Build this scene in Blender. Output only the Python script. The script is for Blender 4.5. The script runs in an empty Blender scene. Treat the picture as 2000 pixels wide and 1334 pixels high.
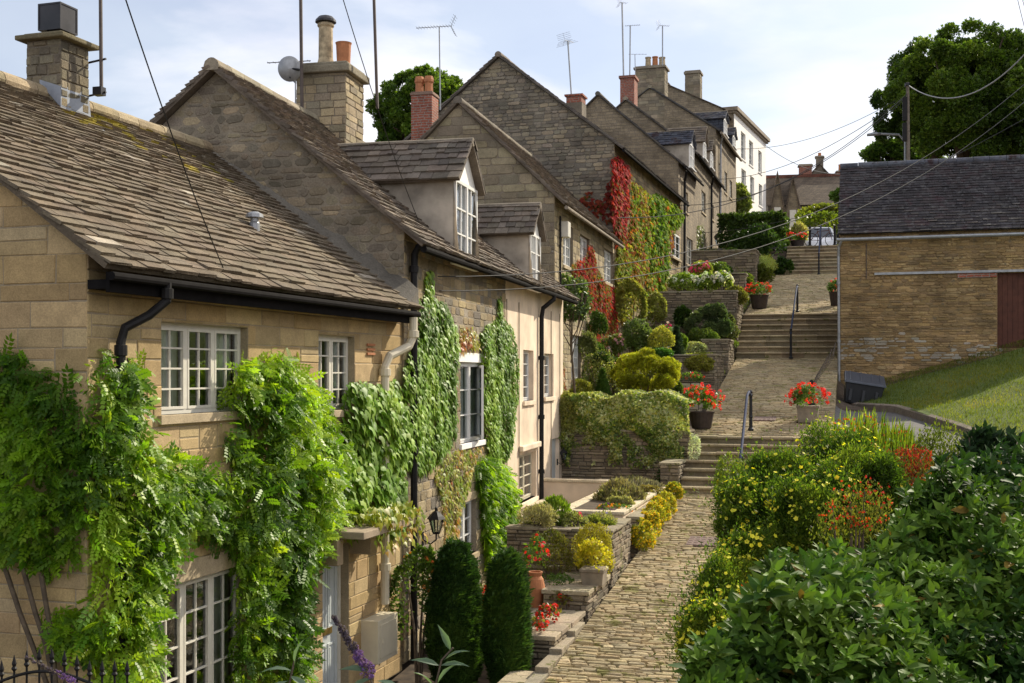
import bpy, math, random
import numpy as np
from mathutils import Vector, Matrix
R = math.radians
random.seed(7); RNG = np.random.default_rng(7)
scene = bpy.context.scene
# ------------------------------------------------------------------ camera
# world axes: +y runs up the lane parallel to the house fronts, +x to the right, z up
CAMZ, FPX, HOR, YAW = 4.2, 2315.0, 730.0, R(16)
cam_d = bpy.data.cameras.new('camera'); cam = bpy.data.objects.new('camera', cam_d)
scene.collection.objects.link(cam); scene.camera = cam
cam.location = (0, 0, CAMZ); cam.rotation_euler = (R(90), 0, YAW)
cam_d.sensor_width = 36.0; cam_d.lens = 36.0*FPX/2000.0
cam_d.shift_y = (HOR-667.0)/2000.0
cam_d.clip_start = 0.1; cam_d.clip_end = 3000
# ------------------------------------------------------------------ light
SUN_EL, SUN_AZ = R(35), R(29)          # azimuth measured from +y towards +x
SKY_STR, SUN_STR = 0.105, 5.0
scene.view_settings.view_transform = 'Standard'; scene.view_settings.look = 'None'
scene.view_settings.gamma = 1.0; scene.view_settings.exposure = 0.34
sd = bpy.data.lights.new('sun', 'SUN'); sd.energy = SUN_STR; sd.angle = R(0.6); sd.color = (1.0, 0.90, 0.72)
so = bpy.data.objects.new('sun', sd); scene.collection.objects.link(so)
so.rotation_euler = (R(90)-SUN_EL, 0, -SUN_AZ+math.pi)
so.location = (30, 60, 60)
_S = Vector((math.sin(SUN_AZ)*math.cos(SUN_EL), math.cos(SUN_AZ)*math.cos(SUN_EL), math.sin(SUN_EL)))
so.rotation_euler = _S.to_track_quat('Z', 'Y').to_euler()
w = bpy.data.worlds.new('World'); scene.world = w; w.use_nodes = True
nt = w.node_tree; N = nt.nodes; LK = nt.links; N.clear()
wo = N.new('ShaderNodeOutputWorld'); bg = N.new('ShaderNodeBackground'); LK.new(bg.outputs[0], wo.inputs[0])
bg.inputs[1].default_value = SKY_STR
sky = N.new('ShaderNodeTexSky'); sky.sky_type = 'NISHITA'; sky.sun_disc = False
sky.sun_elevation = SUN_EL; sky.sun_rotation = SUN_AZ; sky.air_density = 1.0; sky.dust_density = 1.0; sky.ozone_density = 1.5
tc = N.new('ShaderNodeTexCoord'); sp = N.new('ShaderNodeSeparateXYZ'); LK.new(tc.outputs['Generated'], sp.inputs[0])
def wmath(op, a, b=None):
    m = N.new('ShaderNodeMath'); m.operation = op
    for i, v in enumerate((a, b)):
        if v is None: continue
        if isinstance(v, (int, float)): m.inputs[i].default_value = v
        else: LK.new(v, m.inputs[i])
    return m.outputs[0]
zz = wmath('ADD', wmath('MAXIMUM', sp.outputs[2], 0.0), 0.22)
cx = wmath('DIVIDE', sp.outputs[0], zz); cy = wmath('DIVIDE', sp.outputs[1], zz)
cb = N.new('ShaderNodeCombineXYZ'); LK.new(cx, cb.inputs[0]); LK.new(cy, cb.inputs[1]); LK.new(sp.outputs[2], cb.inputs[2])
n1 = N.new('ShaderNodeTexNoise'); n1.inputs['Scale'].default_value = 1.15; n1.inputs['Detail'].default_value = 9; n1.inputs['Roughness'].default_value = 0.52
n1.inputs['Distortion'].default_value = 0.3
LK.new(cb.outputs[0], n1.inputs['Vector'])
# more cloud towards the sun side (+x)
side = wmath('ADD', wmath('MULTIPLY', sp.outputs[0], 0.22), n1.outputs['Fac'])
cr = N.new('ShaderNodeValToRGB'); LK.new(side, cr.inputs[0])
cr.color_ramp.elements[0].position = 0.38; cr.color_ramp.elements[0].color = (0.36, 0.36, 0.36, 1)
cr.color_ramp.elements[1].position = 0.53; cr.color_ramp.elements[1].color = (1, 1, 1, 1)
n2 = N.new('ShaderNodeTexNoise'); n2.inputs['Scale'].default_value = 2.6; n2.inputs['Detail'].default_value = 7
LK.new(cb.outputs[0], n2.inputs['Vector'])
cc = N.new('ShaderNodeValToRGB'); LK.new(n2.outputs['Fac'], cc.inputs[0])
cc.color_ramp.elements[0].position = 0.3; cc.color_ramp.elements[0].color = (7.3, 7.3, 8.2, 1)
cc.color_ramp.elements[1].position = 0.65; cc.color_ramp.elements[1].color = (9.4, 9.3, 9.5, 1)
mx = N.new('ShaderNodeMix'); mx.data_type = 'RGBA'
LK.new(cr.outputs[0], mx.inputs[0]); LK.new(sky.outputs[0], mx.inputs[6]); LK.new(cc.outputs[0], mx.inputs[7])
LK.new(mx.outputs[2], bg.inputs[0])

# ------------------------------------------------------------------ pixel rays (2000x1334 photo grid) to places on real planes
RGT = Vector((math.cos(YAW), math.sin(YAW), 0)); FWD = Vector((-math.sin(YAW), math.cos(YAW), 0)); CAM = Vector((0, 0, CAMZ))
def ray(px, py): return RGT*((px-1000)/FPX) + FWD + Vector((0, 0, (HOR-py)/FPX))
def P(px, py, d): return CAM + ray(px, py)*d
def atx(px, py, x):
    r = ray(px, py); return CAM + r*(x/r.x)
def aty(px, py, y):
    r = ray(px, py); return CAM + r*(y/r.y)
def onplane(px, py, p0, n):
    r = ray(px, py); return CAM + r*((p0-CAM).dot(n)/r.dot(n))

# ------------------------------------------------------------------ objects
def link(o): scene.collection.objects.link(o); return o
def tag(o, label=None, cat=None, group=None, kind=None):
    if label: o['label'] = label
    if cat: o['category'] = cat
    if group: o['group'] = group
    if kind: o['kind'] = kind
    return o
def empty(name, loc, rz, label, cat, group=None):
    o = bpy.data.objects.new(name, None); o.empty_display_size = 0.2
    o.location = loc; o.rotation_euler = (0, 0, rz); link(o)
    return tag(o, label, cat, group)
class MB:
    def __init__(s): s.v = []; s.f = []; s.c = []
    def face(s, pts, col=(1, 1, 1)):
        b = len(s.v); s.v.extend([tuple(p) for p in pts]); s.f.append(tuple(range(b, b+len(pts)))); s.c.append(col)
    def vf(s, vs, fs, col=(1, 1, 1)):
        b = len(s.v); s.v.extend([tuple(p) for p in vs])
        for f in fs: s.f.append(tuple(b+i for i in f)); s.c.append(col)
    def box(s, x0, x1, y0, y1, z0, z1, col=(1, 1, 1), M=None):
        vs = [Vector(p) for p in ((x0,y0,z0),(x1,y0,z0),(x1,y1,z0),(x0,y1,z0),(x0,y0,z1),(x1,y0,z1),(x1,y1,z1),(x0,y1,z1))]
        if M is not None: vs = [M @ p for p in vs]
        s.vf(vs, ((0,3,2,1),(4,5,6,7),(0,1,5,4),(1,2,6,5),(2,3,7,6),(3,0,4,7)), col)
    def prism(s, poly, z0, z1, col=(1, 1, 1)):      # poly of (x, y), ccw
        n = len(poly)
        vs = [(p[0], p[1], z0) for p in poly]+[(p[0], p[1], z1) for p in poly]
        s.vf(vs, [tuple(range(n))[::-1], tuple(range(n, 2*n))]+[(i, (i+1) % n, n+(i+1) % n, n+i) for i in range(n)], col)
    def ring(s, rings, col=(1, 1, 1), cap=True):
        n = len(rings[0]); b = len(s.v)
        for r in rings: s.v.extend([tuple(p) for p in r])
        for k in range(len(rings)-1):
            for i in range(n):
                j = (i+1) % n
                s.f.append((b+k*n+i, b+k*n+j, b+(k+1)*n+j, b+(k+1)*n+i)); s.c.append(col)
        if cap:
            s.f.append(tuple(b+i for i in range(n))[::-1]); s.c.append(col)
            s.f.append(tuple(b+(len(rings)-1)*n+i for i in range(n))); s.c.append(col)
    def tube(s, pts, r, seg=8, col=(1, 1, 1)):
        pts = [Vector(p) for p in pts]; rings = []
        rr = r if isinstance(r, (list, tuple)) else [r]*len(pts)
        up = None
        for i, p in enumerate(pts):
            d = (pts[min(i+1, len(pts)-1)]-pts[max(i-1, 0)])
            d = d.normalized() if d.length > 1e-9 else Vector((0, 0, 1))
            if up is None: up = Vector((0, 0, 1)) if abs(d.z) < 0.9 else Vector((1, 0, 0))
            a = d.cross(up)
            if a.length < 1e-4: a = d.cross(Vector((0, 1, 0)))
            a.normalize(); b2 = d.cross(a).normalized(); up = a.cross(d) if a.cross(d).length > 0 else up
            rings.append([p + (a*math.cos(2*math.pi*k/seg)+b2*math.sin(2*math.pi*k/seg))*rr[i] for k in range(seg)])
        s.ring(rings, col)
    def lathe(s, c, prof, seg=16, col=(1, 1, 1)):      # prof: (r, z)
        s.ring([[(c[0]+r*math.cos(2*math.pi*k/seg), c[1]+r*math.sin(2*math.pi*k/seg), c[2]+z) for k in range(seg)] for r, z in prof], col)
    def build(s, name, mat, parent=None, smooth=False, bevel=0.0):
        me = bpy.data.meshes.new(name); me.from_pydata(s.v, [], s.f); me.materials.append(mat)
        ca = me.color_attributes.new('Col', 'FLOAT_COLOR', 'CORNER')
        arr = np.ones((len(me.loops), 4), dtype=np.float32); k = 0
        for f, c in zip(s.f, s.c):
            arr[k:k+len(f), :3] = c[:3]; k += len(f)
        ca.data.foreach_set('color', arr.ravel())
        if smooth: me.polygons.foreach_set('use_smooth', [True]*len(me.polygons))
        me.update()
        o = bpy.data.objects.new(name, me); link(o)
        if parent is not None: o.parent = parent
        if bevel:
            m = o.modifiers.new('bevel', 'BEVEL'); m.width = bevel; m.segments = 2; m.limit_method = 'ANGLE'
        return o
def thing1(o, label, cat, group=None): return tag(o, label, cat, group)

# ------------------------------------------------------------------ materials
_M = {}
def nodes(name):
    m = bpy.data.materials.new(name); m.use_nodes = True; t = m.node_tree; t.nodes.clear(); return m, t
def nd(t, typ, **kw):
    n = t.nodes.new(typ)
    for k, v in kw.items():
        if k.startswith('i_'): n.inputs[k[2:].replace('_', ' ')].default_value = v
        else: setattr(n, k, v)
    return n
def mixc(t, fac, a, b, mode='MIX'):
    m = t.nodes.new('ShaderNodeMix'); m.data_type = 'RGBA'; m.blend_type = mode
    for i, v in ((0, fac), (6, a), (7, b)):
        if hasattr(v, 'links') or hasattr(v, 'is_output'): t.links.new(v, m.inputs[i])
        elif i == 0: m.inputs[0].default_value = v
        else: m.inputs[i].default_value = (*v[:3], 1)
    return m.outputs[2]
def ramp(t, fac, p0, p1, c0=(0, 0, 0), c1=(1, 1, 1)):
    r = t.nodes.new('ShaderNodeValToRGB'); t.links.new(fac, r.inputs[0])
    r.color_ramp.elements[0].position = p0; r.color_ramp.elements[1].position = p1
    r.color_ramp.elements[0].color = (*c0, 1); r.color_ramp.elements[1].color = (*c1, 1)
    return r.outputs[0]
def noise(t, scale, detail=5, rough=0.6, vec=None, dist=0.0):
    n = nd(t, 'ShaderNodeTexNoise', i_Scale=scale, i_Detail=detail, i_Roughness=rough, i_Distortion=dist)
    if vec is None:
        tc = nd(t, 'ShaderNodeTexCoord'); vec = tc.outputs['Object']
    t.links.new(vec, n.inputs['Vector']); return n.outputs['Fac']
def finish(m, t, col, rough=0.9, bump=None, bstr=0.4, bdist=0.02, metal=0.0, spec=0.3):
    p = nd(t, 'ShaderNodeBsdfPrincipled', i_Roughness=rough, i_Metallic=metal); p.inputs['Specular IOR Level'].default_value = spec
    if hasattr(col, 'is_output'): t.links.new(col, p.inputs['Base Color'])
    else: p.inputs['Base Color'].default_value = (*col, 1)
    if bump is not None:
        b = nd(t, 'ShaderNodeBump', i_Strength=bstr, i_Distance=bdist); t.links.new(bump, b.inputs['Height']); t.links.new(b.outputs[0], p.inputs['Normal'])
    o = nd(t, 'ShaderNodeOutputMaterial'); t.links.new(p.outputs[0], o.inputs[0]); return m
def attr_mat(name, vscale=6, lo=0.65, hi=1.25, fine=60, spot=None, spotcol=(0.5, 0.5, 0.45), spot2=None, spot2col=(0.3, 0.28, 0.05), rough=0.93, bstr=0.5, bdist=0.012):
    """per-stone colour attribute, mottled and stained"""
    m, t = nodes(name)
    a = nd(t, 'ShaderNodeAttribute', attribute_name='Col')
    c = mixc(t, 1.0, a.outputs['Color'], ramp(t, noise(t, vscale, 6, 0.65), 0.25, 0.75, (lo,)*3, (hi,)*3), 'MULTIPLY')
    nf = noise(t, fine, 4, 0.7)
    c = mixc(t, 1.0, c, ramp(t, nf, 0.3, 0.7, (0.75,)*3, (1.2,)*3), 'MULTIPLY')
    if spot: c = mixc(t, ramp(t, noise(t, spot[0], 5, 0.7), spot[1], spot[1]+0.06), c, spotcol)
    if spot2: c = mixc(t, ramp(t, noise(t, spot2[0], 6, 0.75), spot2[1], spot2[1]+0.05), c, spot2col)
    return finish(m, t, c, rough, nf, bstr, bdist)
def plain(name, col, rough=0.5, metal=0.0, var=0.15, scale=8, spec=0.4, bstr=0.0):
    m, t = nodes(name)
    nf = noise(t, scale, 5, 0.6)
    c = mixc(t, 1.0, col, ramp(t, nf, 0.3, 0.7, (1-var,)*3, (1+var,)*3), 'MULTIPLY')
    return finish(m, t, c, rough, nf if bstr else None, bstr, 0.01, metal, spec)
def masonry(name, c1, c2, mort, bw=0.45, bh=0.16, sc=1.0, bstr=0.6):
    m, t = nodes(name)
    tc = nd(t, 'ShaderNodeTexCoord'); s = nd(t, 'ShaderNodeSeparateXYZ'); t.links.new(tc.outputs['Object'], s.inputs[0])
    ad = nd(t, 'ShaderNodeMath', operation='ADD'); t.links.new(s.outputs[0], ad.inputs[0]); t.links.new(s.outputs[1], ad.inputs[1])
    cb = nd(t, 'ShaderNodeCombineXYZ'); t.links.new(ad.outputs[0], cb.inputs[0]); t.links.new(s.outputs[2], cb.inputs[1])
    nv = nd(t, 'ShaderNodeTexNoise', i_Scale=2.5, i_Detail=3.0); t.links.new(tc.outputs['Object'], nv.inputs['Vector'])
    mv = nd(t, 'ShaderNodeVectorMath', operation='MULTIPLY_ADD'); t.links.new(nv.outputs['Color'], mv.inputs[0]); mv.inputs[1].default_value = (0.12, 0.10, 0); t.links.new(cb.outputs[0], mv.inputs[2])
    b = nd(t, 'ShaderNodeTexBrick', i_Scale=sc, i_Mortar_Size=0.012, i_Mortar_Smooth=0.3, i_Bias=-0.1, i_Brick_Width=bw, i_Row_Height=bh)
    b.offset = 0.45; b.squash = 0.7; b.squash_frequency = 3
    t.links.new(mv.outputs[0], b.inputs['Vector'])
    b.inputs['Color1'].default_value = (*c1, 1); b.inputs['Color2'].default_value = (*c2, 1); b.inputs['Mortar'].default_value = (*mort, 1)
    c = mixc(t, 1.0, b.outputs['Color'], ramp(t, noise(t, 1.3, 7, 0.7), 0.3, 0.7, (0.6,)*3, (1.3,)*3), 'MULTIPLY')
    nf = noise(t, 25, 4, 0.7)
    c = mixc(t, 1.0, c, ramp(t, nf, 0.3, 0.7, (0.7,)*3, (1.25,)*3), 'MULTIPLY')
    h = mixc(t, 0.5, nf, b.outputs['Fac'], 'SUBTRACT')
    return finish(m, t, c, 0.93, h, bstr, 0.03)
def leafmat(name, trans=0.38, rough=0.45, spec=0.35, sat=1.0, gain=1.0):
    m, t = nodes(name)
    a = nd(t, 'ShaderNodeAttribute', attribute_name='Col')
    p = nd(t, 'ShaderNodeBsdfPrincipled', i_Roughness=rough); p.inputs['Specular IOR Level'].default_value = spec
    t.links.new(a.outputs['Color'], p.inputs['Base Color'])
    tr = nd(t, 'ShaderNodeBsdfTranslucent')
    c = mixc(t, 1.0, a.outputs['Color'], (1.9, 2.0, 0.9), 'MULTIPLY'); t.links.new(c, tr.inputs[0])
    mx = nd(t, 'ShaderNodeMixShader'); mx.inputs[0].default_value = trans
    t.links.new(p.outputs[0], mx.inputs[1]); t.links.new(tr.outputs[0], mx.inputs[2])
    o = nd(t, 'ShaderNodeOutputMaterial'); t.links.new(mx.outputs[0], o.inputs[0]); return m
M = {}
M['ashlar'] = attr_mat('ashlar_stone', 5, 0.75, 1.15, 70, bstr=0.35)
M['rubble'] = attr_mat('rubble_stone', 1.1, 0.5, 1.35, 35, spot=(9, 0.66), spotcol=(0.34, 0.33, 0.29), bstr=0.7, bdist=0.02)
M['barn_stone'] = attr_mat('barn_rubble', 0.9, 0.5, 1.4, 30, spot=(4.5, 0.60), spotcol=(0.19, 0.15, 0.095), bstr=0.8, bdist=0.02)
M['garden_stone'] = attr_mat('garden_wall_stone', 3, 0.6, 1.3, 40, spot=(7, 0.64), spotcol=(0.33, 0.31, 0.25), spot2=(3, 0.58), spot2col=(0.12, 0.12, 0.035), bstr=0.7, bdist=0.02)
M['slate_roof'] = attr_mat('stone_slate_roof', 3.2, 0.6, 1.3, 38, spot=(17, 0.655), spotcol=(0.40, 0.37, 0.29), spot2=(2.1, 0.70), spot2col=(0.25, 0.21, 0.05), bstr=0.7, bdist=0.015)
M['cobble'] = attr_mat('cobble_stone', 0.9, 0.65, 1.25, 30, spot2=(2.2, 0.56), spot2col=(0.22, 0.20, 0.07), bstr=0.7, bdist=0.015)
M['barn_slate'] = attr_mat('barn_slate', 1.0, 0.4, 1.6, 9, spot2=(5, 0.55), spot2col=(0.08, 0.076, 0.076), spot=(1.6, 0.56), spotcol=(0.045, 0.028, 0.030), bstr=0.6)
M['far_stone'] = masonry('far_stone', (0.31, 0.25, 0.165), (0.21, 0.17, 0.12), (0.20, 0.17, 0.13), 0.34, 0.13)
M['far_grey'] = masonry('far_grey_stone', (0.19, 0.165, 0.125), (0.13, 0.115, 0.09), (0.13, 0.115, 0.09), 0.34, 0.12)
M['brick'] = masonry('red_brick', (0.33, 0.10, 0.06), (0.24, 0.075, 0.05), (0.28, 0.23, 0.19), 0.22, 0.075, 1.0, 0.3)
M['white_render'] = plain('white_render', (0.86, 0.84, 0.79), 0.85, var=0.06, scale=1.2)
M['pink_render'] = plain('pink_render', (0.74, 0.60, 0.45), 0.88, var=0.24, scale=1.3, bstr=0.3)
M['grey_render'] = plain('grey_render', (0.40, 0.35, 0.28), 0.9, var=0.45, scale=1.4, bstr=0.3)
M['cream'] = plain('cream_paint', (0.62, 0.56, 0.42), 0.5, var=0.06)
M['white'] = plain('white_paint', (0.80, 0.79, 0.75), 0.4, var=0.05)
M['offwhite'] = plain('off_white_paint', (0.66, 0.63, 0.54), 0.45, var=0.08)
M['black'] = plain('black_paint', (0.014, 0.013, 0.013), 0.55, var=0.3, spec=.2)
M['matt_black'] = plain('matt_black', (0.012, 0.011, 0.011), 0.85, var=0.3, spec=.05)
M['iron'] = plain('dark_iron', (0.02, 0.021, 0.025), 0.4, var=0.3, metal=0.3)
M['bluesteel'] = plain('handrail_paint', (0.05, 0.06, 0.10), 0.75, var=0.2, spec=.1)
M['galv'] = plain('galvanised', (0.32, 0.33, 0.34), 0.45, metal=0.6, var=0.2)
M['rust'] = plain('weathered_pole', (0.09, 0.07, 0.06), 0.7, var=0.3)
M['lead'] = plain('lead_sheet', (0.28, 0.31, 0.36), 0.5, var=0.25, scale=5)
M['terracotta'] = plain('terracotta', (0.42, 0.17, 0.075), 0.8, var=0.2)
M['buffpot'] = plain('buff_chimney_pot', (0.40, 0.32, 0.20), 0.85, var=0.5, scale=9)
M['redtile'] = masonry('red_roof_tile', (0.20, 0.075, 0.05), (0.14, 0.06, 0.045), (0.06, 0.04, 0.03), 0.2, 0.12)
M['far_slate'] = masonry('far_stone_slate', (0.15, 0.115, 0.08), (0.11, 0.085, 0.062), (0.04, 0.035, 0.03), 0.3, 0.17)
M['blue_slate'] = masonry('blue_slate', (0.07, 0.08, 0.10), (0.05, 0.055, 0.07), (0.02, 0.02, 0.025), 0.3, 0.16)
M['polewood'] = plain('grey_pole_wood', (0.17, 0.14, 0.11), 0.9, var=0.3)
M['bark'] = plain('bark', (0.10, 0.075, 0.05), 0.95, var=0.4, scale=14, bstr=0.6)
M['wood'] = plain('brown_wood', (0.10, 0.055, 0.03), 0.8, var=0.35, scale=10)
M['barndoor'] = plain('red_brown_boards', (0.10, 0.036, 0.022), 0.8, var=0.25, scale=6)
M['doorgrey'] = plain('sage_grey_door', (0.50, 0.54, 0.54), 0.4, var=0.05)
M['brass'] = plain('brass', (0.6, 0.42, 0.15), 0.35, metal=0.9, var=0.1)
M['curtain'] = plain('net_curtain', (0.75, 0.74, 0.70), 0.9, var=0.1)
M['dim'] = plain('dark_room', (0.05, 0.045, 0.04), 0.9, var=0.3)
M['soil'] = plain('soil', (0.07, 0.05, 0.033), 0.98, var=0.5, scale=6, bstr=0.8)
M['asphalt'] = plain('asphalt', (0.11, 0.105, 0.10), 0.92, var=0.25, scale=5, bstr=0.3)
M['concrete'] = plain('stone_kerb', (0.24, 0.20, 0.15), 0.92, var=0.3, scale=5, bstr=0.5)
M['manhole'] = plain('rusty_manhole', (0.16, 0.105, 0.085), 0.75, var=0.3, scale=25, bstr=0.8)
M['blueglaze'] = plain('blue_glazed_pot', (0.08, 0.12, 0.35), 0.2, var=0.1)
M['tub'] = plain('dark_tub', (0.04, 0.028, 0.022), 0.7, var=0.3)
M['cowl'] = plain('black_cowl', (0.025, 0.023, 0.025), 0.3, var=0.5, scale=4)
M['wire'] = plain('cable', (0.03, 0.03, 0.03), 0.6)
M['wire_light'] = plain('pale_cable', (0.35, 0.35, 0.34), 0.5)
M['carpaint'] = plain('white_car_paint', (0.88, 0.89, 0.92), 0.25, var=0.02)
M['binplastic'] = plain('bin_plastic', (0.018, 0.02, 0.024), 0.42, var=0.2)
M['binlid'] = plain('bin_lid_plastic', (0.055, 0.065, 0.085), 0.35, var=0.2)
M['leaf'] = leafmat('leaf'); M['leaf_gloss'] = leafmat('glossy_leaf', 0.2, 0.55, 0.12); M['ivy'] = leafmat('ivy_leaf', 0.28, 0.5, 0.3)
M['leaf_matte'] = leafmat('matte_leaf', 0.35, 0.8, 0.08); M['leaf_thin'] = leafmat('thin_leaf', 0.5, 0.5, 0.25); M['needle'] = leafmat('needle', 0.2, 0.6, 0.2)
M['petal'] = leafmat('petal', 0.35, 0.6, 0.2)
def glassmat():
    m, t = nodes('window_glass')
    g = nd(t, 'ShaderNodeBsdfGlossy', i_Roughness=0.04); g.inputs[0].default_value = (0.9, 0.95, 1, 1)
    tr = nd(t, 'ShaderNodeBsdfTransparent'); tr.inputs[0].default_value = (0.8, 0.84, 0.82, 1)
    f = nd(t, 'ShaderNodeFresnel', i_IOR=1.55)
    nb = nd(t, 'ShaderNodeBump', i_Strength=0.05, i_Distance=0.05); t.links.new(noise(t, 4, 2), nb.inputs['Height'])
    t.links.new(nb.outputs[0], g.inputs['Normal'])
    ad = nd(t, 'ShaderNodeMath', operation='MULTIPLY_ADD'); t.links.new(f.outputs[0], ad.inputs[0]); ad.inputs[1].default_value = 1.3; ad.inputs[2].default_value = 0.05; ad.use_clamp = True
    mx = nd(t, 'ShaderNodeMixShader'); t.links.new(ad.outputs[0], mx.inputs[0]); t.links.new(tr.outputs[0], mx.inputs[1]); t.links.new(g.outputs[0], mx.inputs[2])
    o = nd(t, 'ShaderNodeOutputMaterial'); t.links.new(mx.outputs[0], o.inputs[0]); return m
M['glass'] = glassmat()
def grassmat():
    m, t = nodes('grass_ground')
    c = mixc(t, ramp(t, noise(t, 1.2, 6, 0.7), 0.35, 0.65), (0.075, 0.115, 0.022), (0.12, 0.15, 0.03))
    nf = noise(t, 30, 4, 0.7)
    c = mixc(t, 1.0, c, ramp(t, nf, 0.3, 0.7, (0.6,)*3, (1.3,)*3), 'MULTIPLY')
    return finish(m, t, c, 0.95, nf, 0.8, 0.03)
M['grass'] = grassmat()
# ------------------------------------------------------------------ masonry and roofing geometry
def jit(c, a=0.12, h=0.04):
    k = 1+random.uniform(-a, a); return (c[0]*k*(1+random.uniform(-h, h)), c[1]*k, c[2]*k*(1+random.uniform(-h, h)))
def clip(poly, a, b):
    """keep the part of poly left of the directed edge a->b"""
    out = []
    ex, ey = b[0]-a[0], b[1]-a[1]
    sd = [ex*(p[1]-a[1])-ey*(p[0]-a[0]) for p in poly]
    for i in range(len(poly)):
        j = (i+1) % len(poly); p, q = poly[i], poly[j]
        if sd[i] >= 0: out.append(p)
        if (sd[i] >= 0) != (sd[j] >= 0):
            k = sd[i]/(sd[i]-sd[j]); out.append((p[0]+(q[0]-p[0])*k, p[1]+(q[1]-p[1])*k))
    return out
def clip_poly(rect, poly):
    for i in range(len(poly)):
        rect = clip(rect, poly[i], poly[(i+1) % len(poly)])
        if len(rect) < 3: return None
    return rect
def stones(mb, O, U, V, Nn, poly, ch, bw, gap, prot, pal, holes=(), jt=0.006, inset=0.008, colfn=None, dome=0.0, rnd=0.0, tilt=0.12):
    """lay irregular coursed stones over the convex polygon (u, v) of a plane"""
    O = Vector(O); U = Vector(U); V = Vector(V); Nn = Vector(Nn)
    u0 = min(p[0] for p in poly); u1 = max(p[0] for p in poly); v0 = min(p[1] for p in poly); v1 = max(p[1] for p in poly)
    v = v0
    while v < v1-0.01:
        h = random.uniform(*ch); h = min(h, v1-v+0.001)
        u = u0-random.uniform(0, bw[0])
        while u < u1:
            wd = random.uniform(*bw)
            a, b = u, u+wd; u += wd
            c0, c1 = v, v+h
            if wd > 0.25 and h > 0.16 and random.random() < 0.15: pieces = [(a, b, c0, c0+h/2), (a, b, c0+h/2, c1)]
            else: pieces = [(a, b, c0, c1)]
            rects = []
            for r in pieces:
                rs = [r]
                for (ha, hb, hc, hd) in holes:
                    nr = []
                    for (p, q, s_, t_) in rs:
                        if q <= ha or p >= hb or t_ <= hc or s_ >= hd: nr.append((p, q, s_, t_)); continue
                        if p < ha-0.03: nr.append((p, ha, s_, t_))
                        if q > hb+0.03: nr.append((hb, q, s_, t_))
                        if s_ < hc-0.03: nr.append((max(p, ha), min(q, hb), s_, hc))
                        if t_ > hd+0.03: nr.append((max(p, ha), min(q, hb), hd, t_))
                    rs = nr
                rects += rs
            for (p, q, s_, t_) in rects:
                g = gap/2; j = lambda: random.uniform(-jt, jt)
                pts = [(p+g+j(), s_+g+j()), (q-g+j(), s_+g+j()), (q-g+j(), t_-g+j()), (p+g+j(), t_-g+j())]
                if rnd:
                    w2, h2 = q-p, t_-s_; c_ = [min(w2, h2)*rnd*random.uniform(.5, 1.3) for _ in range(4)]; (A, B, C, D) = pts
                    pts = [(A[0]+c_[0], A[1]), (B[0]-c_[1], B[1]), (B[0], B[1]+c_[1]), (C[0], C[1]-c_[2]), (C[0]-c_[2], C[1]), (D[0]+c_[3], D[1]), (D[0], D[1]-c_[3]), (A[0], A[1]+c_[0])]
                pts = clip_poly(pts, poly)
                if not pts or len(pts) < 3: continue
                cx = sum(t[0] for t in pts)/len(pts); cy = sum(t[1] for t in pts)/len(pts)
                ext = max(max(t[0] for t in pts)-min(t[0] for t in pts), 1e-3); exv = max(max(t[1] for t in pts)-min(t[1] for t in pts), 1e-3)
                if ext < 0.025 or exv < 0.02: continue
                kx = max(0.0, 1-2*inset/ext); ky = max(0.0, 1-2*inset/exv)
                pr = random.uniform(*prot); n = len(pts)
                lo = [O+U*x+V*y for x, y in pts]
                hi = [O+U*(cx+(x-cx)*kx)+V*(cy+(y-cy)*ky)+Nn*(pr+random.uniform(-1, 1)*tilt*(prot[1]-prot[0])) for x, y in pts]
                col = colfn(cx, cy) if colfn else jit(random.choice(pal), 0.14)
                fs = [(i, (i+1) % n, n+(i+1) % n, n+i) for i in range(n)]
                if dome:
                    vs = lo+hi+[O+U*cx+V*cy+Nn*(pr+dome)]; fs += [(n+i, n+(i+1) % n, 2*n) for i in range(n)]
                else:
                    vs = lo+hi; fs.append(tuple(range(n, 2*n)))
                mb.vf(vs, fs, col)
        v += h
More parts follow.
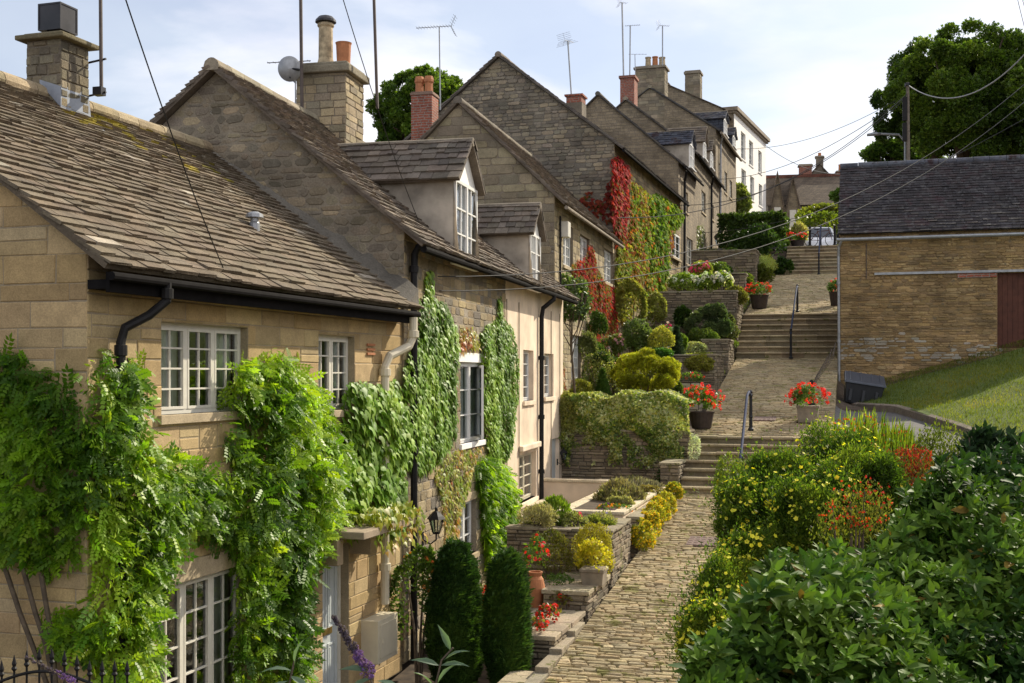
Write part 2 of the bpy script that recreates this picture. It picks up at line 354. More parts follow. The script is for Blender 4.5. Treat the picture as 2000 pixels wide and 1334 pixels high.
def slates(mb, O, U, Sv, Nn, L, S, e0, e1, wr, pal, th=0.028, colfn=None, sag=0.0):
    """courses of stone slates from eave (O) up the slope Sv; exposure e0 at the eave falls to e1 at the ridge"""
    O = Vector(O); U = Vector(U); Sv = Vector(Sv); Nn = Vector(Nn)
    s = -0.03; row = 0
    while s < S:
        f = max(0, min(1, s/S)); e = e0+(e1-e0)*f
        u = -random.uniform(0, wr[0]); ws = 1-0.35*f
        wav = random.uniform(0, 6)
        while u < L:
            wd = random.uniform(*wr)*ws; a = max(u, 0-random.uniform(0, 0.03)); b = min(u+wd, L+random.uniform(0, 0.02)); u += wd
            if b-a < 0.04: continue
            j = random.uniform(-0.012, 0.012)+0.012*math.sin(u*1.3+wav); t = th*random.uniform(0.7, 1.5); lift = random.uniform(0, 0.012)
            tilt = random.uniform(-0.006, 0.006)
            top = min(s+e*1.55, S+0.02); g = 0.004
            sg = lambda uu, ss: -sag*math.sin(math.pi*max(0, min(1, uu/L)))*math.sin(math.pi*max(0, min(1, ss/S)))
            p = []
            for (uu, ss, nn) in ((a+g, s+j, t+lift+0.022), (b-g, s+j+random.uniform(-.008, .008), t+lift+0.022+tilt), (b-g, top, t*0.6), (a+g, top, t*0.6),
                                 (a+g, s+j, lift+0.012), (b-g, s+j, lift+0.012+tilt)):
                p.append(O+U*uu+Sv*ss+Nn*(nn+sg(uu, ss)))
            dn = [O+U*(a+g)+Sv*top-Nn*0.01, O+U*(b-g)+Sv*top-Nn*0.01]
            col = colfn(u, s, L, S) if colfn else jit(random.choice(pal), 0.16)
            mb.vf(p+dn, ((0, 1, 2, 3), (4, 5, 1, 0), (5, 7, 2, 1), (4, 0, 3, 6)), col)
        s += e; row += 1
ASH = [(0.46, 0.335, 0.17), (0.42, 0.30, 0.145), (0.49, 0.365, 0.19), (0.40, 0.29, 0.15), (0.44, 0.33, 0.18)]
RUB = [(0.22, 0.19, 0.15), (0.27, 0.235, 0.18), (0.18, 0.16, 0.13), (0.33, 0.28, 0.20), (0.24, 0.21, 0.17), (0.20, 0.18, 0.15)]
RUBY = [(0.36, 0.28, 0.16), (0.31, 0.24, 0.14), (0.27, 0.215, 0.135), (0.40, 0.32, 0.19)]
BARN = [(0.36, 0.245, 0.11), (0.31, 0.21, 0.095), (0.28, 0.19, 0.09), (0.39, 0.275, 0.135), (0.24, 0.168, 0.088)]
GARD = [(0.25, 0.20, 0.135), (0.21, 0.17, 0.115), (0.30, 0.245, 0.165), (0.165, 0.135, 0.095), (0.24, 0.20, 0.14)]
ROOFP = [(0.165, 0.130, 0.088), (0.155, 0.122, 0.083), (0.176, 0.140, 0.096), (0.145, 0.114, 0.08), (0.182, 0.147, 0.102)]
ROOFD = [(0.15, 0.122, 0.095), (0.125, 0.105, 0.082), (0.175, 0.145, 0.115), (0.11, 0.092, 0.075)]
X, Y, Z = Vector((1, 0, 0)), Vector((0, 1, 0)), Vector((0, 0, 1))
def rect_holes(mb, O, U, V, w_, h_, holes, rd, Nn, col):
    us = sorted({0, w_, *[max(0, min(w_, q)) for h in holes for q in h[:2]]}); vs = sorted({0, h_, *[max(0, min(h_, q)) for h in holes for q in h[2:]]})
    O = Vector(O)
    for i in range(len(us)-1):
        for j in range(len(vs)-1):
            cu, cv = (us[i]+us[i+1])/2, (vs[j]+vs[j+1])/2
            if any(a < cu < b and c < cv < d for a, b, c, d in holes): continue
            mb.face([O+U*us[i]+V*vs[j], O+U*us[i+1]+V*vs[j], O+U*us[i+1]+V*vs[j+1], O+U*us[i]+V*vs[j+1]], col)
    for a, b, c, d in holes:
        q = [(a, c), (b, c), (b, d), (a, d)]
        for k in range(4):
            p0, p1 = q[k], q[(k+1) % 4]
            A = O+U*p0[0]+V*p0[1]; B = O+U*p1[0]+V*p1[1]
            mb.face([A, B, B-Nn*rd, A-Nn*rd], col)
class House:
    def __init__(s, name, label, px, d, ang, L, D, z0, ze, zr, cat='house', group=None, xy=None):
        p = P(px, 700, d) if xy is None else Vector((xy[0], xy[1], 0))
        s.o = Vector((p.x, p.y, z0)); s.yaw = YAW-R(ang); s.L, s.D, s.z0 = L, D, z0
        s.he, s.hr = ze-z0, zr-z0
        s.rot = Matrix.Rotation(s.yaw, 3, 'Z'); s.u = s.rot @ Y; s.n = s.rot @ X
        s.root = empty(name, s.o, s.yaw, label, cat, group); s.holes = []
        s.tanp = (s.hr-s.he)/(D/2)
    def loc(s, p): return s.rot.transposed() @ (p-s.o)
    def world(s, q): return s.o + s.rot @ Vector(q)
    def fr(s, px, py, off=0.0):           # a pixel on the front wall -> local (y, z)
        q = s.loc(onplane(px, py, s.o+s.n*off, s.n)); return q.y, q.z
    def frect(s, x0, x1, yt, yb):         # y values read at the left edge
        a, zt = s.fr(x0, yt); _, zb = s.fr(x0, yb); b, _ = s.fr(x1, yt); return (a, b, zb, zt)
    def gb(s, px, py, off=0.0):           # a pixel on the near gable -> local (x, z)
        q = s.loc(onplane(px, py, s.o-s.u*off, s.u)); return q.x, q.z
    def walls(s, mat, front='ashlar', gable=None, pal=ASH, gpal=None, rd=0.16, mort=(0.2, 0.17, 0.13), ch=(0.2, 0.28), bw=(0.4, 0.8), gch=None, gbw=None, prot=(0.002, 0.012), gprot=None, gap=0.012, ggap=None, plainfront=False, plaingable=False, jt=0.006, gjt=None, frnd=0.0, grnd=0.0):
        mb = MB(); D, L, he, hr = s.D, s.L, s.he, s.hr
        rect_holes(mb, (0, 0, 0), Y, Z, L, he, s.holes, rd, X, mort)
        mb.face([(0, 0, 0), (0, 0, he), (-D/2, 0, hr), (-D, 0, he), (-D, 0, 0)], mort)
        mb.face([(0, L, 0), (-D, L, 0), (-D, L, he), (-D/2, L, hr), (0, L, he)], mort)
        mb.face([(-D, 0, 0), (-D, 0, he), (-D, L, he), (-D, L, 0)], mort)
        mb.face([(0.3, -.3, -1.2), (-D, -.3, -1.2), (-D, L, -1.2), (0.3, L, -1.2)], mort)
        if not plainfront:
            stones(mb, (0, 0, 0), Y, Z, X, [(0, 0), (L, 0), (L, he), (0, he)], ch, bw, gap, prot, pal, s.holes, jt, rnd=frnd, colfn=getattr(s, 'cf', None))
        if not plaingable:
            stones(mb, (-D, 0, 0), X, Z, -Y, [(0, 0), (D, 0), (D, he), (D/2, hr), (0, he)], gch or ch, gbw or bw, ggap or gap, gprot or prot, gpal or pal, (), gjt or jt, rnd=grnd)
        return mb.build('wall', M[mat], s.root)
    def roof(s, mat='slate_roof', pal=ROOFP, e0=0.26, e1=0.13, wr=(0.2, 0.45), ov=0.28, vn=0.14, vf=0.02, geo=True, ridge=True, ridgecol=(0.30, 0.26, 0.19), colfn=None, th=0.028, sag=0.0, backgeo=True, rmat=None):
        D, L, he, hr = s.D, s.L, s.he, s.hr; tp = s.tanp
        k = 1/math.sqrt(1+tp*tp); Sv = Vector((-k, 0, tp*k)); Nv = Vector((tp*k, 0, k)); Sb = Vector((k, 0, tp*k)); Nb = Vector((-tp*k, 0, k))
        S = (D/2+ov)/k
        mb = MB(); base = 0.05
        for (sg, xo) in ((1, 0), (-1, -D)):
            e = Vector((xo+sg*ov, 0, he-ov*tp)); r = Vector((-D/2, 0, hr)); n = Nv if sg == 1 else Nb
            q = [e, r]
            A = [e+Y*-vn+n*0.01, e+Y*(L+vf)+n*0.01, r+Y*(L+vf)+n*0.01, r+Y*-vn+n*0.01]; B = [p+n*base for p in A]
            mb.vf(A+B, ((3, 2, 1, 0), (4, 5, 6, 7), (0, 1, 5, 4), (2, 3, 7, 6), (3, 0, 4, 7), (1, 2, 6, 5)), tuple(c*0.8 for c in pal[0]))
        if geo:
            slates(mb, Vector((ov, -vn, he-ov*tp))+Nv*base, Y, Sv, Nv, L+vn+vf, S, e0, e1, wr, pal, th, colfn, sag)
            if backgeo: slates(mb, Vector((-D-ov, -vn, he-ov*tp))+Nb*base, Y, Sb, Nb, L+vn+vf, S, e0, e1, wr, pal, th)
        ro = mb.build('roof', M[mat], s.root); s.roofobj = ro
        if ridge:
            rb = MB(); y = -vn-0.02; 
            while y < L+vf:
                ln = random.uniform(0.42, 0.6); e = min(y+ln, L+vf+0.02); rr = 0.115; zz = hr+base+0.015+random.uniform(-0.006, 0.006)
                ang = [R(a) for a in (-35, 0, 35, 70, 90, 110, 145, 180, 215)]
                prof = [(math.cos(a)*rr*1.05, math.sin(a)*rr) for a in ang]
                c = jit(ridgecol, 0.15)
                rb.ring([[(-D/2+p, yy, zz+q) for p, q in prof] for yy in (y+0.006, e-0.006)], c)
                y = e
            rb.build('ridge_tiles', rmat or M[mat], ro)
        return ro
    def gutter(s, y0=-0.1, y1=None, ov=0.32, dz=0.06, mat='black', r=0.06, fascia=True):
        y1 = s.L if y1 is None else y1; z = s.he-0.28*s.tanp+0.02-dz
        mb = MB(); mb.tube([(ov, y0, z), (ov, y1, z)], r, 10)
        o = mb.build('gutter', M['matt_black' if mat == 'black' else mat], s.root, smooth=False)
        if fascia:
            f = MB(); f.box(0.02, ov-0.07, y0+0.08, y1, z-0.10, z-0.02); f.box(ov-0.10, ov-0.062, y0+0.06, y1, z-0.13, z+0.04); f.build('fascia', M['matt_black'], s.root)
        s.gz = z; return o
    def pipe(s, pts, mat='black', r=0.045, name='drainpipe', collars=()):
        mb = MB(); mb.tube(pts, r, 10)
        for (x, y, z) in collars: mb.lathe((x, y, z), [(r, -0.05), (r*1.35, -0.045), (r*1.35, 0.045), (r, 0.05)], 10)
        return mb.build(name, M[mat], s.root)
    def window(s, rc, cols, rows, lights=1, mat='white', sill=True, silmat='ashlar', surround=False, open_=False, curtain=0.0, rd=0.11, fw=0.045, bar=0.018, sillcol=(0.45, 0.36, 0.23), room=True, silln=0.05, name='window', lin=None):
        """rc local (y0, y1, z0, z1) in the front wall; lights = casements across, cols = panes per casement"""
        y0, y1, z0, z1 = rc; mb = MB(); x = -rd
        def bx(a, b, c, d, t0=-0.025, t1=0.02): mb.box(x+t0, x+t1, a, b, c, d)
        bx(y0, y0+fw, z0, z1); bx(y1-fw, y1, z0, z1); bx(y0+fw, y1-fw, z0, z0+fw); bx(y0+fw, y1-fw, z1-fw, z1)
        lw = (y1-y0-2*fw)/lights; zr0, zr1 = z0+fw, z1-fw
        for i in range(lights):
            a = y0+fw+lw*i; b = a+lw
            if i: bx(a-fw*0.55, a+fw*0.55, zr0, zr1, -0.023, 0.024)
            ca, cb_ = a+(fw*0.55 if i else 0), b-(fw*0.55 if i < lights-1 else 0)
            f2 = 0.028
            bx(ca, ca+f2, zr0, zr1, -0.015, 0.028); bx(cb_-f2, cb_, zr0, zr1, -0.015, 0.028)
            bx(ca+f2, cb_-f2, zr0, zr0+f2, -0.015, 0.028); bx(ca+f2, cb_-f2, zr1-f2, zr1, -0.015, 0.028)
            for k in range(1, cols):
                m_ = ca+(cb_-ca)*k/cols; bx(m_-bar/2, m_+bar/2, zr0+f2, zr1-f2, -0.010, 0.016)
            for k in range(1, rows):
                m_ = zr0+(zr1-zr0)*k/rows; bx(ca+f2, cb_-f2, m_-bar/2, m_+bar/2, -0.008, 0.018)
        w_ = mb.build(name, M[mat], s.root)
        g = MB(); g.face([(x-0.003, y0+0.02, z0+0.02), (x-0.003, y1-0.02, z0+0.02), (x-0.003, y1-0.02, z1-0.02), (x-0.003, y0+0.02, z1-0.02)]); g.build('pane', M['glass'], w_)
        if sill:
            b = MB(); b.box(-rd-0.02, silln, y0-0.07, y1+0.07, z0-0.09, z0, sillcol); b.build('sill', M[silmat], w_, bevel=0.006)
        if lin:
            b = MB(); b.box(-0.02, 0.022, y0-0.14, y1+0.14, z1, z1+lin, sillcol); b.build('lintel', M[silmat], w_, bevel=0.006)
        if curtain:
            for (a, c) in ((y0+0.05, y0+0.05+(y1-y0)*curtain), (y1-0.05-(y1-y0)*curtain, y1-0.05)):
                n = 14; b = MB()
                for k in range(n):
                    p, q = a+(c-a)*k/n, a+(c-a)*(k+1)/n; xa, xb = x-0.09+0.02*math.sin(k*1.9), x-0.09+0.02*math.sin((k+1)*1.9)
                    b.face([(xa, p, z0+0.03), (xb, q, z0+0.03), (xb, q, z1-0.03), (xa, p, z1-0.03)])
                b.build('curtain', M['curtain'], w_)
        return w_
    def dormer(s, yc, wd, zb, zt, za, mat='grey_render', rows=3, roofpal=ROOFD, rmat='slate_roof', xf=0.19, geo=True, cols=2, lights=2, wfrac=0.94, roofcol=(0.2, 0.17, 0.13), front='white_render', ww=None):
        """gabled dormer: front at local x=xf, width wd, bottom zb, eave zt, apex za"""
        y0, y1 = yc-wd/2, yc+wd/2; tp = s.tanp
        xr = lambda z: -(z-s.he)/tp          # where the roof reaches height z
        cheeks = []
        for y in (y0, y1):
            mb = MB(); cheeks.append(mb); yy = (y, y+0.1) if y == y0 else (y-0.1, y)
            prof = [(xf, zb), (xf, zt), (xr(zt)-0.1, zt), (xr(zb)-0.0, zb)]
            vs = [(px_, yy[0], pz) for px_, pz in prof]+[(px_, yy[1], pz) for px_, pz in prof]
            mb.vf(vs, ((0, 1, 2, 3), (7, 6, 5, 4), (0, 4, 5, 1), (1, 5, 6, 2), (2, 6, 7, 3), (3, 7, 4, 0)))
        f = MB(); hw = wd/2
        f.vf([(xf+0.004, y0, zt), (xf+0.004, y1, zt), (xf+0.004, yc, za), (xf-0.12, y0, zt), (xf-0.12, y1, zt), (xf-0.12, yc, za)], ((0, 1, 2), (5, 4, 3), (0, 2, 5, 3), (1, 4, 5, 2), (0, 3, 4, 1)))
        d = f.build('dormer', M[front], s.root)
        for mb in cheeks: mb.build('dormer_cheek', M[mat], d)
        # roof
        r = MB(); sl = (za-zt)/hw; ovs = 0.10; ovf = 0.14
        for sg in (-1, 1):
            ye = yc+sg*(hw+ovs); ze_ = zt-ovs*sl
            A = [Vector((xf+ovf, ye, ze_)), Vector((xr(ze_)-0.15, ye, ze_)), Vector((xr(za)-0.1, yc, za)), Vector((xf+ovf, yc, za))]
            n = Vector((0, sg*sl, 1)).normalized(); B = [p+n*0.05 for p in A]; A = [p+n*0.006 for p in A]
            r.vf(A+B, ((0, 1, 2, 3), (7, 6, 5, 4), (0, 4, 5, 1), (2, 6, 7, 3), (0, 3, 7, 4)), roofpal[0])
            if geo:
                Sv = Vector((0, -sg, sl)).normalized(); S = (A[3]-A[0]).length
                Ln = (A[2]-A[3]).length
                O = A[0]+n*0.05
                k = (A[2]-A[3]).length-(A[1]-A[0]).length
                slates(r, O, -X, Sv, n, max(Ln, 0.5), S, 0.19, 0.15, (0.16, 0.34), roofpal, 0.02)
        rb = r.build('dormer_roof', M[rmat], d)
        y_ = xf+ovf; c = MB()
        c.tube([(xf+ovf+0.01, yc, za+0.03), (xr(za)-0.1, yc, za+0.03)], 0.075, 8, roofcol); c.build('dormer_ridge', M[rmat], d)
        # window fills the face
        wf = MB(); a, b = y0+0.03, y1-0.03; z1 = zt-0.02; x = xf+0.015; fw = 0.05
        def bx(p, q, u, v, t0=-0.03, t1=0.03): wf.box(x+t0, x+t1, p, q, u, v)
        bx(a, a+fw, zb, z1); bx(b-fw, b, zb, z1); bx(a+fw, b-fw, z1-fw, z1); bx(a+fw, b-fw, zb, zb+fw)
        lw = (b-a-2*fw)/lights
        for i in range(lights):
            p = a+fw+lw*i; q = p+lw
            if i: bx(p-0.035, p+0.035, zb+fw, z1-fw, -0.02, 0.036)
            for k in range(1, cols): m_ = p+lw*k/cols; bx(m_-0.012, m_+0.012, zb+fw, z1-fw, -0.01, 0.02)
            for k in range(1, rows): m_ = zb+fw+(z1-zb-2*fw)*k/rows; bx(p+0.03, q-0.03, m_-0.012, m_+0.012, -0.008, 0.022)
        wf.box(x-0.05, x+0.12, a-0.06, b+0.06, zb-0.05, zb)
        wf.build('dormer_window', M['white'], d)
        g = MB(); g.face([(x-0.005, a+0.02, zb), (x-0.005, b-0.02, zb), (x-0.005, b-0.02, z1), (x-0.005, a+0.02, z1)]); g.build('dormer_pane', M['glass'], d)
        for (p, q) in ((a+0.06, a+0.06+0.3*(b-a)), (b-0.06-0.3*(b-a), b-0.06)):
            cu = MB()
            for k in range(10):
                u, v = p+(q-p)*k/10, p+(q-p)*(k+1)/10; xa, xb = x-0.11+0.02*math.sin(k*2.1), x-0.11+0.02*math.sin((k+1)*2.1)
                cu.face([(xa, u, zb+0.02), (xb, v, zb+0.02), (xb, v, z1), (xa, u, z1)])
            cu.build('dormer_curtain', M['curtain'], d)
        return d
    def chimney(s, x0, x1, y0, y1, zb, zt, mat='rubble', pal=RUBY, cap=True, pots=(), capcol=(0.28, 0.24, 0.18), geo=True, ch=(0.13, 0.2), bw=(0.2, 0.45), capover=0.09, capth=0.14, gap=0.012, label=None):
        mb = MB(); mb.box(x0, x1, y0, y1, zb, zt, (0.2, 0.17, 0.13))
        if geo:
            h = zt-zb
            for O, U, n_, l in (((x0, y0, zb), X, -Y, x1-x0), ((x1, y0, zb), Y, X, y1-y0), ((x0, y1, zb), -Y, -X, y1-y0), ((x1, y1, zb), -X, Y, x1-x0)):
                stones(mb, O, U, Z, n_, [(0, 0), (l, 0), (l, h), (0, h)], ch, bw, gap, (0.004, 0.018), pal)
        c = mb.build('chimney', M[mat], s.root)
        if label: c['label'] = label
        if cap:
            k = MB(); o_ = capover
            k.box(x0-o_, x1+o_, y0-o_, y1+o_, zt, zt+capth, capcol); k.box(x0-o_*.3, x1+o_*.3, y0-o_*.3, y1+o_*.3, zt+capth, zt+capth*1.5, capcol)
            k.build('chimney_cap', M['rubble'], c, bevel=0.02)
        for (px_, py_, r, h, m_) in pots:
            b = MB(); zz = zt+capth*1.5
            b.lathe((px_, py_, zz-0.02), [(r*1.12, 0), (r*1.12, 0.06), (r, 0.07), (r*0.88, h*0.88), (r*1.03, h*0.9), (r*1.05, h), (r*0.8, h), (r*0.75, h*0.6)], 16)
            b.build('chimney_pot', M[m_], c)
        return c
# ------------------------------------------------------------------ leaves
def T(vs, fs): return (np.array(vs, dtype=np.float64), fs)
LEAF4 = T([(0, 0, 0), (0.34, 0.42, 0.10), (0, 1, -0.05), (-0.34, 0.42, 0.10)], [(0, 1, 2), (0, 2, 3)])
LEAFN = T([(0, 0, 0), (0.17, 0.45, 0.05), (0, 1, -0.05), (-0.17, 0.45, 0.05)], [(0, 1, 2), (0, 2, 3)])
LEAF6 = T([(0, 0, 0), (0.17, 0.25, 0.07), (0.21, 0.55, 0.08), (0, 1, -0.14), (-0.21, 0.55, 0.08), (-0.17, 0.25, 0.07), (0, 0.3, 0.0), (0, 0.65, -0.02)],
          [(0, 1, 6), (0, 6, 5), (1, 2, 7, 6), (6, 7, 4, 5), (2, 3, 7), (7, 3, 4)])
BLADE = T([(-.035, 0, 0), (.035, 0, 0), (.03, .55, .05), (0, 1, .2), (-.03, .55, .05)], [(0, 1, 2, 4), (2, 3, 4)])
IVY = T([(0, 0, 0.03), (0.30, -0.12, 0), (0.52, 0.18, -0.05), (0.27, 0.40, 0.02), (0, 1.0, -0.12), (-0.27, 0.40, 0.02), (-0.52, 0.18, -0.05), (-0.30, -0.12, 0), (0, 0.35, 0.05)],
        [(0, 1, 8), (1, 2, 3, 8), (3, 4, 8), (4, 5, 8), (5, 6, 7, 8), (7, 0, 8)])
def frond(n=5):
    vs, fs = [], []; 
    for k in range(n):
        for sgn in (-1, 1):
            b = len(vs); y = 0.1+0.72*k/(n-1); l = 0.30*(1-0.25*abs(k-n*0.45)/n)
            d = Vector((sgn*0.9, 0.55, -0.25)).normalized(); p = Vector((0, y, -0.25*y*y)); wv = Vector((-d.y, d.x, 0))*0.10
            vs += [p, p+d*l*0.45+wv+Vector((0, 0, .02)), p+d*l, p+d*l*0.45-wv+Vector((0, 0, .02))]; fs.append((b, b+1, b+2, b+3))
    b = len(vs); vs += [Vector((0, 0.85, -.18)), Vector((.07, 1.0, -.24)), Vector((0, 1.18, -.33)), Vector((-.07, 1.0, -.24))]; fs.append((b, b+1, b+2, b+3))
    return T([tuple(v) for v in vs], fs)
FROND = frond(5)
def sprig(n=7, wid=0.16, ln=0.5, seed=1):
    rr = random.Random(seed); vs, fs = [], []
    for k in range(n):
        a = rr.uniform(0, 6.28); t = rr.uniform(0.0, 0.75); el = rr.uniform(0.3, 1.1)
        d = Vector((math.cos(a)*math.cos(el), math.sin(el), math.sin(a)*math.cos(el))); s_ = d.cross(Vector((rr.uniform(-1, 1), rr.uniform(-1, 1), 1))).normalized()*wid
        p = Vector((0, t*0.6, 0)); b = len(vs); vs += [p, p+d*ln*0.5+s_, p+d*ln, p+d*ln*0.5-s_]; fs.append((b, b+1, b+2, b+3))
    return T([tuple(v) for v in vs], fs)
SPRIG = sprig(); SPRIGN = sprig(8, 0.07, 0.6, 3)
def flower(n=5, cup=0.15):
    vs, fs = [(0, 0, 0)], []
    for k in range(n):
        a = 2*math.pi*k/n; b = a+2*math.pi/n*0.5; c = a-2*math.pi/n*0.5
        i = len(vs); vs += [(0.4*math.cos(c), 0.4*math.sin(c), cup*.5), (0.55*math.cos(a), 0.55*math.sin(a), cup), (0.4*math.cos(b), 0.4*math.sin(b), cup*.5)]; fs.append((0, i, i+1, i+2))
    return T(vs, fs)
FLOWER = flower()
def ball(seed=2, n=12, r=0.5):
    rr = random.Random(seed); vs, fs = [], []
    for k in range(n):
        z = rr.uniform(-0.6, 1); a = rr.uniform(0, 6.28); q = math.sqrt(1-z*z) if abs(z) < 1 else 0
        d = Vector((q*math.cos(a), q*math.sin(a), z)); u = d.cross(Vector((0.3, 0.5, 1))).normalized(); v = d.cross(u)
        p = d*r; s_ = 0.24; b = len(vs); vs += [p+u*s_, p+v*s_, p-u*s_, p-v*s_]; fs.append((b, b+1, b+2, b+3))
    return T([tuple(v) for v in vs], fs)
BALL = ball()
def vnoise(p, s, seed=0):
    q = p*s; r = np.zeros(len(p))
    for k in range(4):
        a = np.array([math.sin(seed*7.1+k*2.3+1), math.cos(seed*3.7+k*5.1), math.sin(seed*1.9+k*3.3+2)])*(1+0.7*k)
        b = np.array([math.cos(seed*2.7+k*1.3+1), math.sin(seed*4.7+k*2.1), math.cos(seed*5.9+k*4.3+2)])*(1+0.6*k)
        r += np.sin(q@a+k+1.5*np.sin(q@b))/(1+0.5*k)
    return r/2.2
def nrm(a): return a/np.maximum(np.linalg.norm(a, axis=1, keepdims=True), 1e-9)
def scatter(name, tmpl, pos, nor, up, size, cols, mat, parent=None):
    """one mesh of leaves: pos (n,3), nor = leaf face normal, up = direction the leaf points"""
    tv, tf = tmpl; n = len(pos)
    yv = nrm(up); zv = nrm(nor-(nor*yv).sum(1, keepdims=True)*yv); xv = np.cross(yv, zv)
    size = np.asarray(size).reshape(-1, 1, 1)*np.ones((n, 1, 1))
    V = pos[:, None, :]+size*(tv[None, :, 0:1]*xv[:, None, :]+tv[None, :, 1:2]*yv[:, None, :]+tv[None, :, 2:3]*zv[:, None, :])
    k = len(tv); nl = sum(len(f) for f in tf); base = np.concatenate([np.array(f) for f in tf])
    loops = (base[None, :]+(np.arange(n)*k)[:, None]).ravel()
    tot = np.tile([len(f) for f in tf], n); st = np.concatenate([[0], np.cumsum(tot)[:-1]])
    me = bpy.data.meshes.new(name); me.vertices.add(n*k); me.vertices.foreach_set('co', V.astype(np.float32).ravel())
    me.loops.add(len(loops)); me.loops.foreach_set('vertex_index', loops.astype(np.int32))
    me.polygons.add(len(tot)); me.polygons.foreach_set('loop_start', st.astype(np.int32)); me.polygons.foreach_set('loop_total', tot.astype(np.int32))
    me.update(calc_edges=True); me.materials.append(mat)
    ca = me.color_attributes.new('Col', 'FLOAT_COLOR', 'CORNER')
    c4 = np.ones((n, nl, 4), dtype=np.float32); c4[:, :, :3] = cols[:, None, :]; ca.data.foreach_set('color', c4.ravel())
    o = bpy.data.objects.new(name, me); link(o)
    if parent is not None: o.parent = parent
    return o
def pick(pos, pal, ns=1.2, seed=0, sh=0.35, wts=None):
    """clumpy choice from a palette ordered from one tone to the other"""
    pal = np.array(pal); n = len(pos); v = vnoise(pos, ns, seed)*0.5+0.5+RNG.normal(0, sh, n)*0.5
    idx = np.clip((v*len(pal)).astype(int), 0, len(pal)-1); c = pal[idx].copy()
    g = (c[:, 1] > c[:, 0]) & (c[:, 1] < .4); c[g] *= np.array([1.22, 1.0, .72])
    return c*RNG.uniform(0.75, 1.25, (n, 1))*RNG.uniform(0.93, 1.07, (n, 3))
def rnd3(n): return nrm(RNG.normal(0, 1, (n, 3)))
def blob(center, rad, n, nclump=30, cr=0.38, shell=0.55, seed=0, bottom=-0.5, lumps=0.25):
    """points on and in lumpy clumps over an ellipsoid; returns positions and outward normals"""
    c = np.array(center); r = np.array(rad)
    rs = np.random.default_rng(seed+11)
    d = nrm(rs.normal(0, 1, (nclump*3, 3))); d = d[d[:, 2] > bottom][:nclump]
    cc = c+d*r*(1-cr*0.75)*rs.uniform(1-lumps, 1.0, (len(d), 1)); rr = cr*rs.uniform(0.7, 1.2, len(d))
    k = RNG.integers(0, len(d), n); dd = rnd3(n)
    flip = (dd*d[k]).sum(1) < -0.25; dd[flip] *= -1
    rad_ = RNG.uniform(shell, 1.0, (n, 1))**0.6
    pos = cc[k]+dd*(r*rr[k][:, None])*rad_
    return pos, nrm(dd*0.6+d[k]*0.5)
def plant(name, label, cat, base, group=None, rz=0): return empty(name, Vector(base), rz, label, cat, group)
def rel(pos, base): return pos-np.array(base)
def shrub(name, label, cat, center, rad, n, leaf, tmpl, pal, mat='leaf', nclump=30, cr=0.38, shell=0.5, seed=0, group=None, ns=1.5, droop=0.0, upb=0.3, part='foliage', ground=None, stem=True, flowers=None, bottom=-0.5, base=None):
    rad = tuple(r*1.1 for r in rad); c = Vector(center); gz = (c.z-rad[2]/1.1) if ground is None else ground
    b = Vector((c.x, c.y, gz)) if base is None else Vector(base); root = plant(name, label, cat, b, group)
    pos, no = blob(center, rad, n, nclump, cr, shell, seed, bottom)
    keep = pos[:, 2] > gz-0.02; pos, no = pos[keep], no[keep]; m = len(pos)
    up = nrm(no*0.5+rnd3(m)*0.6+np.array([0, 0, upb-droop])); nn = nrm(no*0.7+rnd3(m)*0.7+np.array([0, 0, 0.25]))
    scatter(part, tmpl, rel(pos, b), nn, up, leaf*RNG.uniform(0.7, 1.25, m), pick(pos, pal, ns, seed), M[mat], root)
    if stem:
        s_ = MB()
        for k in range(5):
            a = k*1.3; tip = (math.cos(a)*rad[0]*0.45, math.sin(a)*rad[1]*0.45, (c.z-gz)+rad[2]*0.2)
            s_.tube([(math.cos(a)*0.03, math.sin(a)*0.03, -0.05), (tip[0]*0.4, tip[1]*0.4, tip[2]*0.5), tip], [0.025, 0.018, 0.006], 5)
        s_.build('stems', M['bark'], root)
    if flowers:
        fn, fs, fpal, ftm, zmin = flowers
        fp, fnn = blob(center, np.array(rad)*1.03, fn*3, nclump, cr, 0.93, seed, bottom)
        fp, fnn = fp[fp[:, 2] > c.z+rad[2]*zmin], fnn[fp[:, 2] > c.z+rad[2]*zmin]; fp, fnn = fp[:fn], fnn[:fn]; q = len(fp)
        nn = nrm(fnn+rnd3(q)*0.4+np.array([0, 0, 0.3])); up = nrm(np.cross(nn, rnd3(q)))
        scatter('blossom', ftm, rel(fp, b), nn, up, fs*RNG.uniform(0.75, 1.2, q), pick(fp, fpal, 3, seed), M['petal'], root)
    return root
